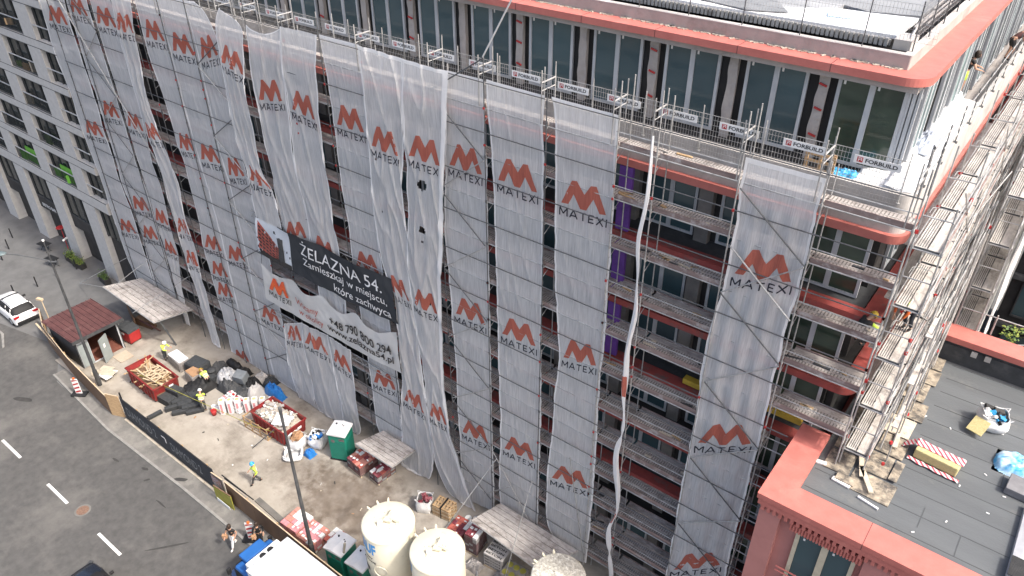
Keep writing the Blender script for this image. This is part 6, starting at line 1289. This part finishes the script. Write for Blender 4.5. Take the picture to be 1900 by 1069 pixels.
b = MB(); b.ob((-38.9, -1.7, .95), (.8, .7, .7), .3, 0, .25); tag(b.build('grey_case', mat('greycase', (.20, .22, .23), (.16, .17, .18), .6, 3), bevel=.03), 'tilted grey case on the sack heap, left of the blue tarpaulin', 'case')
b = MB(); b.grid(crump(-40.2, -1.9, YZ, 1.0, .7, .9, 33), 26, 20); tag(b.build('film_heap', mat('filmw', (.60, .60, .60), (.28, .28, .29), .35, 4), smooth=True), 'crumpled clear film heap left of the tilted grey case', 'plastic film')
b = MB(); b.grid(crump(-36.5, -.9, YZ, .9, .35, .95, 52), 24, 14); tag(b.build('tarpaulin', M['blue'], smooth=False), 'bright blue tarpaulin at the foot of the scaffolding', 'tarpaulin')
b = MB(); b.grid(crump(-35.4, -1.45, YZ, .4, .3, .6, 51), 14, 12); tag(b.build('tarpaulin', M['blue'], smooth=False), 'small blue bag between the white packs and the rubble skip', 'bag')
# pink and white packs
t0 = None
for i in range(24):
    x = -38.6 + (i % 6) * .34 + random.uniform(-.05, .05); y = -3.35 + (i // 6 % 2) * .5; z = YZ + (i // 12) * .24
    if i // 6 == 0: pass
    t = thing('cement_bag', 'white and pink cement bag in the pile beside the workers', 'bag', (x, y, z), random.uniform(-.2, .2), 'white and pink bags in a pile')
    b = MB(); b.ob((0, 0, .11), (.30, .45, .2)); b.build('bag', M['bagw'], t, bevel=.05); b = MB(); b.ob((0, 0, .215), (.26, .16, .012)); b.build('print', M['red'] if i % 3 else M['pink'], t)
for i in range(7):
    u = i / 6; x, y = -37.75 + u * 2.2 + (0 if i < 3 else .12) + (0 if i < 6 else .12), -4.05 + u * 2.1
    t = thing('insulation_pack', 'upright white and pink pack with an open end, in the row before the rubble skip', 'insulation pack', (x, y, YZ), .78, 'upright white and pink packs in a row')
    b = MB(); b.ob((0, 0, .55), (.34, .42, 1.1)); b.build('wrap', M['white'], t, bevel=.03)
    b = MB(); b.ob((-.02, -.215, .5), (.14, .01, .8)); b.ob((-.175, 0, .5), (.01, .16, .8)); b.build('print', M['pink'], t)
    b = MB(); b.lathe([(0, 1.112), (.12, 1.112), (.13, 1.10)], 14); b.build('open_end', M['wool'], t)
for i, (x, y, m, lb) in enumerate([(-38.4, -4.3, 'white', 'white bucket beside the red bucket'), (-38.05, -4.15, 'white', 'second white bucket behind the red bucket'), (-38.1, -4.55, 'red', 'red bucket at the corner of the bag pile')]):
    t = thing('bucket', lb, 'bucket', (x, y, YZ)); b = MB(); b.lathe([(0, 0), (.15, 0), (.19, .38), (.175, .38), (.14, .03)], 18); b.build('pail', M[m], t, smooth=True); b = MB(); b.lathe([(0, .35), (.17, .36)], 18); b.build('lid', M[m], t)
big_bag('rubble_bag', 'white sack with brown paper and foil on top, at the end of the rubble skip', (-31.55, -3.0, YZ), .5, .85, .2, ['cardb', 'cardb', 'cardb'])
big_bag('rubble_bag', 'round empty white sack on the ground below the brown paper', (-31.05, -3.75, YZ), .55, .4, .8, None)
big_bag('rubble_bag', 'white sack with black and blue waste beside the green toilet', (-30.6, -2.15, YZ), .5, .9, .4, ['black', 'blue', 'white'])
b = MB(); b.grid(crump(-30.35, -3.05, YZ, .35, .3, .45, 61), 14, 12); tag(b.build('refuse_sack', M['blue'], smooth=False), 'small blue sack between the white sacks and the green toilet', 'sack')
big_bag('rubble_bag', 'silver-white sack hanging open at the foot of the tied net', (-21.9, -1.75, YZ), .45, .9, .5, ['maroonb'])
# portable toilets
def toilet(label, c, rz):
    t = thing('portable_toilet', label, 'portable toilet', c, rz, 'green portable toilets')
    b = MB(); b.box(-.55, .55, -.55, .55, .08, 2.05); o = b.build('cabin', M['green'], t, bevel=.03)
    b = MB()
    for s_ in (-1, 1):
        b.box(-.42, .42, s_ * .555 - .01, s_ * .555 + .01, .25, 1.55); b.box(s_ * .555 - .01, s_ * .555 + .01, -.42, .42, .25, 1.55)
    b.build('panel', mat('green2', (.010, .20, .14), (.008, .165, .115), .5, 2), t)
    b = MB(); b.prof([(-.62, 2.05), (.62, 2.05), (.60, 2.16), (0, 2.26), (-.60, 2.16)], -.62, .62); b.build('roof', M['white'], t, bevel=.03)
    b = MB(); b.lathe([(0, .12), (.05, .12), (.05, 0)], 10, (-.3, .3, 2.15)); b.lathe([(0, .05), (.04, .05), (.04, 0)], 8, (.1, .25, 2.2)); b.lathe([(0, .05), (.04, .05), (.04, 0)], 8, (.2, .2, 2.19)); b.build('vent', M['black'], t)
    b = MB(); b.box(.15, .5, -.572, -.566, 1.68, 1.85); b.box(-.572, -.566, -.5, .1, 1.68, 1.85); b.build('sign', M['pave'], t)
    b = MB(); b.box(.2, .45, -.578, -.573, 1.75, 1.79); b.box(-.578, -.573, -.45, .05, 1.75, 1.79); b.build('sign_print', M['anth'], t)
    b = MB(); b.lathe([(0, .003), (.13, .003), (.13, 0)], 14); b.v = [(v[0] - .25, -.567 - v[2], v[1] + 1.6) for v in b.v]; b.build('emblem', M['pave'], t)
    b = MB(); b.box(-.6, .6, -.6, .6, 0, .08); b.build('base', M['black'], t); return t
toilet('green portable toilet with a white roof between the sacks and the brick pallets', (-28.75, -1.75, YZ), .42)
toilet('green portable toilet beside the tall pole, near the bottom edge', (-22.45, -7.35, YZ), .12)
toilet('green portable toilet cut by the bottom edge beside the silo', (-20.9, -7.3, YZ), .1)
b = MB(); b.ob((-22.0, -7.6, 1.7), (.09, .09, 3.0), 0, 0, 0, .25); tag(b.build('timber_post', M['board2']), 'pale timber post leaning over the toilet by the pole', 'post')
# pallets of bricks
def brick_pallet(label, c, rz, nx=4, ny=3, nz=6, m='brick', m2='brickl', film=False, grp=None, bs=(.25, .33, .15)):
    t = thing('brick_pallet', label, 'brick pallet', c, rz, grp); b = MB()
    W_, D_ = nx * bs[0], ny * bs[1]
    for y in (-D_ / 2 + .05, 0, D_ / 2 - .05): b.ob((0, y, .05), (W_, .09, .08))
    for i in range(6): b.ob((-W_ / 2 + .07 + i * (W_ - .14) / 5, 0, .115), (.10, D_, .022))
    b.build('pallet', M['woodp'], t); b = MB(); random.seed(int(abs(c[0]) * 10))
    for k in range(nz):
        for i in range(nx):
            for j in range(ny): b.ob((-W_ / 2 + bs[0] * (i + .5), -D_ / 2 + bs[1] * (j + .5), .13 + bs[2] * (k + .5)), (bs[0] - .02, bs[1] - .02, bs[2] - .012), random.uniform(-.02, .02), random.choice([0, 0, 1, 1, 2] if m == 'brickl' else [0, 0, 0, 1, 1, 2, 3]))
    b.build('bricks', [M[m], M[m2], M['bagw'] if m == 'brickl' else M['maroonb'], M['bagw']], t)
    b = MB()
    for i in range(nx):
        if random.random() < .75: [b.ob((-W_ / 2 + bs[0] * (i + .5) + random.uniform(-.03, .03), jj * D_ + random.uniform(-.08, .08), .138 + bs[2] * nz), (random.uniform(.08, .2), random.uniform(.06, .2), .014), random.uniform(-.3, .3)) for jj in (-.3, .05, .36) if random.random() < .6]
    b.build('labels', M['white'], t)
    if film: b = MB(); b.ob((0, 0, .13 + bs[2] * nz * .45), (W_ + .03, D_ + .03, bs[2] * nz * .88)); b.build('film', cloth('filmt', (.22, .20, .20), (.14, .13, .13), .35, .6, .1) if 'filmt' not in bpy.data.materials else bpy.data.materials['filmt'], t)
    return t
for i, (x, y) in enumerate([(-26.55, -7.3), (-25.45, -7.35), (-24.35, -7.0)]): pass
brick_pallet('pallet of light red bricks behind the brown hoarding, left of the pole', (-26.4, -7.15, YZ), .05, 5, 4, 5, 'brickl', 'pink', grp=None)
brick_pallet('second pallet of light red bricks, directly behind the pole', (-25.0, -7.2, YZ), .05, 5, 4, 5, 'brickl', 'pink')
brick_pallet('lower pallet of light red bricks right of the pole', (-24.0, -6.55, YZ), .05, 3, 3, 4, 'brickl', 'brick')
brick_pallet('film-wrapped pallet of red bricks next to the green toilet, left', (-27.0, -1.75, YZ), -.1, 5, 4, 5, 'brick', 'brickl', True)
brick_pallet('film-wrapped smaller pallet of red bricks under the canopy, right', (-25.5, -1.55, YZ), -.1, 3, 4, 4, 'brick', 'maroonb', True)
brick_pallet('low pallet of crimson bricks before the tall maroon stack', (-19.2, -1.9, YZ), .1, 4, 4, 3, 'maroonb', 'brick')
brick_pallet('tall film-wrapped maroon brick stack beside the grey block pallet', (-17.85, -2.05, YZ), .1, 3, 3, 9, 'maroonb', 'maroonb', True)
t = thing('pallet_stack', 'stack of empty wooden pallets with a dark strap near the silo', 'pallets', (-20.75, -1.35, YZ), .15)
for k in range(6):
    b = MB()
    for y in (-.35, 0, .35): b.ob((0, y, .05 + .145 * k), (1.15, .1, .07))
    for i in range(6): b.ob((-.5 + i * .2, 0, .105 + .145 * k), (.1, .8, .022))
    b.build('pallet', M['wood'] if k % 2 else M['woodp'], t)
b = MB(); b.ob((0, 0, .45), (.05, .84, .92)); b.build('strap', M['black'], t)
t = thing('block_pallet', 'pallet of grey blocks in white printed film under the right canopy', 'block pallet', (-16.3, -2.1, YZ), .1)
b = MB(); b.ob((0, 0, .6), (1.15, 1.0, .95)); b.build('blocks', M['conc2'], t, bevel=.03); b = MB(); b.ob((0, 0, .06), (1.15, 1.0, .12)); b.build('pallet', M['woodp'], t)
for i in range(4): flat_text('BETON', (-.5, -.42 + .25 * i, 1.085), (1, 0, 0), (0, 1, 0), .95, M['txtk'], t, 'printed_name', .03, h=.14, world=False)
for i in range(4): flat_text('BETON', (-.5, -.507, .2 + .22 * i), (1, 0, 0), (0, 0, 1), .95, M['txtk'], t, 'printed_name', .02, h=.1, world=False)
t = thing('block_pallet', 'pallet of olive-lidded tubs in film beside the grey block pallet', 'tub pallet', (-14.9, -2.5, YZ), .1)
b = MB(); b.ob((0, 0, .55), (1.2, 1.0, .85)); b.build('film', M['film'], t, bevel=.04)
b = MB(); [b.lathe([(0, .03), (.16, .02), (.17, 0)], 14, (-.38 + .38 * i, -.28 + .5 * j, .98)) for i in range(3) for j in range(2)]; b.build('lids', M['olive'], t)
random.seed(91)
for i in range(9):
    x, y = -18.5 + random.random() * 6, -4.2 + random.random() * 1.6; b = MB(); b.grid(crump(x, y, YZ, .5, .4, .3, i * 2.3 + 100), 16, 12)
    tag(b.build('film_heap', M['film'], smooth=False), 'crumpled grey film on the ground below the silos', 'plastic film', 'crumpled film below the silos')
b = MB()
for a in range(3): b.path([( -17.2 + .55 * math.cos(i * PI / 10) * (1 + .1 * a), -3.6 + .45 * math.sin(i * PI / 10), .15 + .04 * a) for i in range(21)], .025, 5)
tag(b.build('hose_coil', M['steel']), 'coiled hose lying between the silos and the block pallet', 'hose')
for i, (x, y, m) in enumerate([(-19.3, -1.0, 'white'), (-18.9, -.8, 'white')]):
    t = thing('bucket', 'white bucket between the pallet stack and the crimson bricks', 'bucket', (x, y, YZ), 0, 'white buckets behind the pallet stack'); b = MB(); b.lathe([(0, 0), (.15, 0), (.19, .38), (.175, .38), (.14, .03)], 18); b.build('pail', M[m], t, smooth=True)
# silos
def silo(label, c, r, h, txt=None, tilt=0, dome='cream', rz=0, vent=True):
    t = thing('silo', label, 'silo', c, rz, 'cream dry-mix silos')
    b = MB(); b.lathe([(.25, -4.2 + h * 0), (.3, -4.0)], 20) if False else None
    b.lathe([(.22, 1.2), (.25, 1.3), (r, 3.0), (r, h - .06), (r - .03, h)], 56); b.build('shell', M['cream'], t, smooth=True).modifiers.new('e', 'EDGE_SPLIT')
    b = MB(); b.lathe([(r + .03, h - .07), (r + .03, h + .01), (r - .04, h + .045), (r * .5, h + .10), (0, h + .16)], 56); o = b.build('lid', M[dome], t, smooth=True)
    b = MB()
    for a in (.8, 2.3, 3.9, 5.4): x, y = r * .9 * math.cos(a), r * .9 * math.sin(a); b.tube((x * 1.05, y * 1.05, 0), (x, y, 3.2), .07, 8)
    for a in (.8, 2.3, 3.9, 5.4): a2 = a + 1.5; b.tube((r * .93 * math.cos(a), r * .93 * math.sin(a), .6), (r * .93 * math.cos(a2), r * .93 * math.sin(a2), .6), .05)
    b.build('legs', M['cream'], t)
    if vent:
        b = MB()
        for a in (.4, 2.2, 4.4): b.add([(.05 * math.cos(a), .05 * math.sin(a), h + .34), (.55 * math.cos(a + .1), .55 * math.sin(a + .1), h + .13), (.50 * math.cos(a - .25), .50 * math.sin(a - .25), h + .30)], [(0, 1, 2)])
        b.ob((.12, -.12, h + .33), (.40, .10, .10), .4); b.lathe([(0, .16), (.13, .16), (.13, 0)], 12, (.0, 0, h + .14)); b.build('hatch', M['cream'], t, solid=.02)
    b = MB()
    for a in (2.35, 2.75, 3.15): x, y = (r + .05) * math.cos(a), (r + .05) * math.sin(a); b.ob((x, y, h), (.16, .09, .16), a); b.tube((x, y, h + .05), (x * 1.08, y * 1.08, h + .12), .03)
    b.path([((r + .12) * math.cos(3.3), (r + .12) * math.sin(3.3), 1.5), ((r + .12) * math.cos(3.3), (r + .12) * math.sin(3.3), h - .5)], .025)
    for i in range(8): b.tube(((r + .12) * math.cos(3.3), (r + .12) * math.sin(3.3), 2 + i * .5), ((r) * math.cos(3.3), (r) * math.sin(3.3), 2 + i * .5), .02)
    b.build('fittings', M['cream'], t)
    b = MB(); random.seed(int(c[0] * -3))
    for i in range(16): a = random.random() * 6.28; q = random.random() ** .5 * r * .9; b.lathe([(0, .006), (.025, .004), (.028, 0)], 7, (q * math.cos(a), q * math.sin(a), h + .16 - .13 * q / r))
    b.build('droppings', M['anth'], t)
    def wrap(txt, ang0, z0, ww, hh, m, bold=.03, nm='lettering'):
        vs, fs, x0, x1, y0, y1 = text_geo(txt, 1, bold); q = [((v[0] - x0) / (x1 - x0), (v[1] - y0) / (y1 - y0)) for v in vs]; g2 = subdiv(q, fs, .03, .6)
        b = MB(); b.add([((r + .012) * math.cos(ang0 + ww / r * v[0]), (r + .012) * math.sin(ang0 + ww / r * v[0]), z0 + hh * v[1]) for v in g2[0]], g2[1]); b.build(nm, m, t)
    if txt:
        wrap('KNAUF', txt - 1.05, h - 1.05, 1.75, .78, M['knauf'], .045); wrap('SYSTEMY', txt - .62, h - 1.42, 1.0, .13, M['txtk']); wrap('SILOSOWE', txt - .62, h - 1.68, 1.15, .13, M['txtk'])
        b = MB(); b.grid(lambda u, v: ((r + .01) * math.cos(txt - .85 + .3 * u), (r + .01) * math.sin(txt - .85 + .3 * u), h - 2.25 + .35 * v - .2 * u), 6, 2); b.build('sticker', M['red'], t)
        b = MB(); b.grid(lambda u, v: ((r + .01) * math.cos(txt - .6 + .5 * u), (r + .01) * math.sin(txt - .6 + .5 * u), h - 2.5 + .3 * v), 6, 2); b.build('sticker', M['anth'], t)
        b = MB(); b.path([((r + .06) * math.cos(txt + .5 + .26 * math.cos(i * PI / 8)), (r + .06) * math.sin(txt + .5 + .26 * math.cos(i * PI / 8)), h - 2.0 + .35 * math.sin(i * PI / 8)) for i in range(17)], .02, 5); b.build('hose_loop', M['cream'], t)
    return t
silo('cream silo with blue lettering on its side, left of the three', (-18.95, -6.88, .05), 1.22, 6.0, -1.70)
silo('cream silo with a clean lid and winged hatch, middle of the three', (-16.0, -6.72, .05), 1.22, 6.15, -2.42)
ds = mat('dustlid', (.62, .59, .50), (.30, .28, .24), .9, 9, bump=.6, c3=(.75, .73, .66), s3=6, t3=(.5, .6))
M['dustlid'] = ds
silo('cream silo with a dusty streaked lid, right one at the bottom edge', (-11.25, -4.05, .05), 1.2, 5.4, None, 0, 'dustlid', 0, False)
# loose floor scraps in the yard
random.seed(55)
for i in range(26):
    x, y = -47 + random.random() * 27, -7.6 + random.random() * 6.0; b = MB(); b.ob((x, y, YZ + .035), (random.uniform(.06, .25), random.uniform(.04, .1), .02), random.random() * 3)
    tag(b.build('debris', M[random.choice(['board2', 'conc2', 'dirt', 'white', 'cardb'])]), 'small scrap of debris lying on the yard ground', 'scrap', 'small scraps lying on the yard ground')
# vehicles -----------------------------------------------------------------
def car(label, c, rz, paint, sec, gl, name='parked_car', wb=(-1.4, 1.4), Wd=1.82, rails=True):
    """sec: body side outline (x,z) bottom hull; gl: greenhouse roof line. car faces +x locally"""
    t = thing(name, label, 'car', c, rz); n = 9
    def hull(side, hw, z0, tap, nm, m, nu=9):
        xs = [p[0] for p in side]; b = MB(); rows = []
        for (x, zt, wf) in side:
            hw_ = hw * wf; rows.append([(x, -hw_, z0), (x, -hw_ * 1.0, z0 + (zt - z0) * .55), (x, -hw_ * tap, zt - .05), (x, -hw_ * tap + .10, zt), (x, 0, zt + .03), (x, hw_ * tap - .10, zt), (x, hw_ * tap, zt - .05), (x, hw_, z0 + (zt - z0) * .55), (x, hw_, z0)])
        k = 9; vs = [p for r_ in rows for p in r_]; fs = []
        for i in range(len(rows) - 1):
            for j in range(k): fs.append((i * k + j, i * k + (j + 1) % k, (i + 1) * k + (j + 1) % k, (i + 1) * k + j))
        fs += [tuple(range(k)), tuple(range((len(rows) - 1) * k + k - 1, (len(rows) - 1) * k - 1, -1))]
        b.add(vs, fs); o = b.build(nm, m, t, smooth=True); o.modifiers.new('e', 'EDGE_SPLIT').split_angle = math.radians(50)
        bm_ = bmesh.new(); bm_.from_mesh(o.data); bmesh.ops.recalc_face_normals(bm_, faces=bm_.faces[:]); bm_.to_mesh(o.data); bm_.free(); return o
    hull(sec, Wd / 2, .32, .93, 'body', paint)
    hull(gl, Wd / 2 * .9, .85, .80, 'glasshouse', M['black'])
    # roof panel with pillars
    x0, x1 = gl[1][0] + .02, gl[-2][0] - .02; zt = max(g[1] for g in gl)
    b = MB(); b.grid(lambda u, v: (x0 + (x1 - x0) * u, (v - .5) * 2 * Wd / 2 * .70, zt + .045 - .05 * (2 * v - 1) ** 2 - .10 * (2 * u - 1) ** 4), 12, 8); b.build('roof', paint, t, smooth=True, solid=.03)
    if rails:
        for s_ in (-1, 1): b = MB(); b.path([(x0 + .1, s_ * .60, zt + .03), (x0 + .35, s_ * .60, zt + .09), (x1 - .35, s_ * .60, zt + .09), (x1 - .1, s_ * .60, zt + .03)], .016, 5); b.build('roof_rail', M['txtk'], t)
    b = MB()
    for s_ in (-1, 1):
        for xx in ((x0 + x1) / 2 - .1, x0 + .05): b.ob((xx, s_ * Wd * .43, 1.15), (.09, .05, .55), 0, 0, s_ * .28)
    b.build('pillar', paint, t)
    for xx in wb:
        for s_ in (-1, 1):
            b = MB(); b.tube((xx, s_ * (Wd / 2 - .22), .33), (xx, s_ * (Wd / 2 + .01), .33), .33, 22); w_ = b.build('wheel', M['tyre'], t)
            b = MB(); b.tube((xx, s_ * (Wd / 2 + .011), .33), (xx, s_ * (Wd / 2 + .02), .33), .2, 14); b.build('rim', M['frame'], w_)
    for s_ in (-1, 1):
        b = MB(); b.ob((sec[0][0] + .03, s_ * .66, .93), (.14, .42, .13), s_ * .25); b.build('tail_lamp', M['lampred'], t)
        b = MB(); b.ob((sec[-1][0] - .12, s_ * .62, .66), (.2, .4, .10), -s_ * .4); b.build('headlight', M['anth'], t)
        b = MB(); b.ob((gl[-1][0] - .75, s_ * (Wd / 2 + .09), 1.02), (.14, .2, .14)); b.build('mirror', M['black'], t, bevel=.03)
    b = MB(); b.ob((sec[0][0] + .02, 0, .42), (.12, Wd * .86, .22)); b.build('bumper', M['black'], t, bevel=.03)
    b = MB(); b.ob((sec[0][0] - .01, 0, .72), (.03, .5, .11)); b.build('number_plate', M['frame'], t)
    return t
suv = [(-2.25, .95, .90), (-2.1, 1.02, .97), (-1.2, 1.02, 1), (1.0, 1.0, 1), (1.7, .94, .98), (2.15, .80, .90), (2.28, .6, .8)]
glh = [(-2.12, .98, .96), (-1.62, 1.48, .96), (-.6, 1.56, .98), (.3, 1.53, .98), (1.1, 1.02, .96)]
car('white hatchback with dark rear window parked by the kerb, cut by the left edge', (-60.2, -7.15, .005), PI - .02, M['carw'], suv, glh)
sed = [(-2.3, .85, .86), (-2.1, .93, .95), (-1.2, .97, 1), (1.0, .95, 1), (1.8, .86, .97), (2.2, .72, .88), (2.32, .5, .78)]
gls = [(-1.75, .92, .96), (-1.1, 1.38, .96), (-.3, 1.43, .98), (.4, 1.38, .98), (1.2, .95, .96)]
car('dark blue car driving on the road, cut by the bottom edge', (-30.7, -16.15, .005), PI, M['carb'], sed, gls, rails=False)
t = thing('delivery_truck', 'white box truck with a blue cab parked along the brown hoarding', 'truck', (-22, -10.4, .005), PI)
b = MB(); b.box(-6.0, 2.05, -1.22, 1.22, .95, 3.3); bx_ = b.build('cargo_box', M['white'], t, bevel=.03)
b = MB(); b.box(-6.02, 2.07, -1.24, -1.17, 3.24, 3.33); b.box(-6.02, 2.07, 1.17, 1.24, 3.24, 3.33); b.box(2.0, 2.07, -1.17, 1.17, 3.24, 3.33); b.build('edge_trim', M['frame'], bx_)
b = MB(); b.box(2.08, 2.62, -.95, .95, 2.35, 3.05); cu_ = b.build('cooling_unit', M['white'], t, bevel=.05)
b = MB(); [b.lathe([(0, .02), (.16, .02), (.17, 0)], 18, (2.35, y, 3.05)) for y in (-.35, .1)]; b.build('fan', M['black'], cu_)
b = MB(); b.prof([(2.2, .5), (4.25, .5), (4.3, 1.15), (3.95, 1.5), (3.55, 2.25), (2.2, 2.32)], -1.08, 1.08); b.build('cab', M['truckb'], t, bevel=.12)
b = MB(); b.prof([(3.62, 2.12), (3.60, 2.2), (4.02, 1.48), (4.0, 1.42)], -.95, .95); b.build('windscreen', M['black'], t)
b = MB(); b.box(2.75, 3.6, -1.10, -1.075, 1.35, 2.05); b.box(2.75, 3.6, 1.075, 1.10, 1.35, 2.05); b.build('side_window', M['black'], t)
b = MB(); b.ob((3.4, 0, 2.42), (.7, 1.3, .22)); b.build('wind_deflector', M['truckb'], t, bevel=.06)
for s_ in (-1, 1): b = MB(); b.ob((3.9, s_ * 1.25, 1.75), (.12, .22, .4)); b.build('mirror', M['black'], t, bevel=.03); b = MB(); b.ob((4.25, s_ * .8, .8), (.12, .35, .2)); b.build('headlight', M['frame'], t)
for xx in (3.3, -3.6):
    for s_ in (-1, 1): b = MB(); b.tube((xx, s_ * .82, .45), (xx, s_ * 1.12, .45), .45, 20); b.build('wheel', M['tyre'], t)
b = MB(); b.box(-5.9, 2.4, -.5, .5, .6, .95); b.build('chassis', M['black'], t)
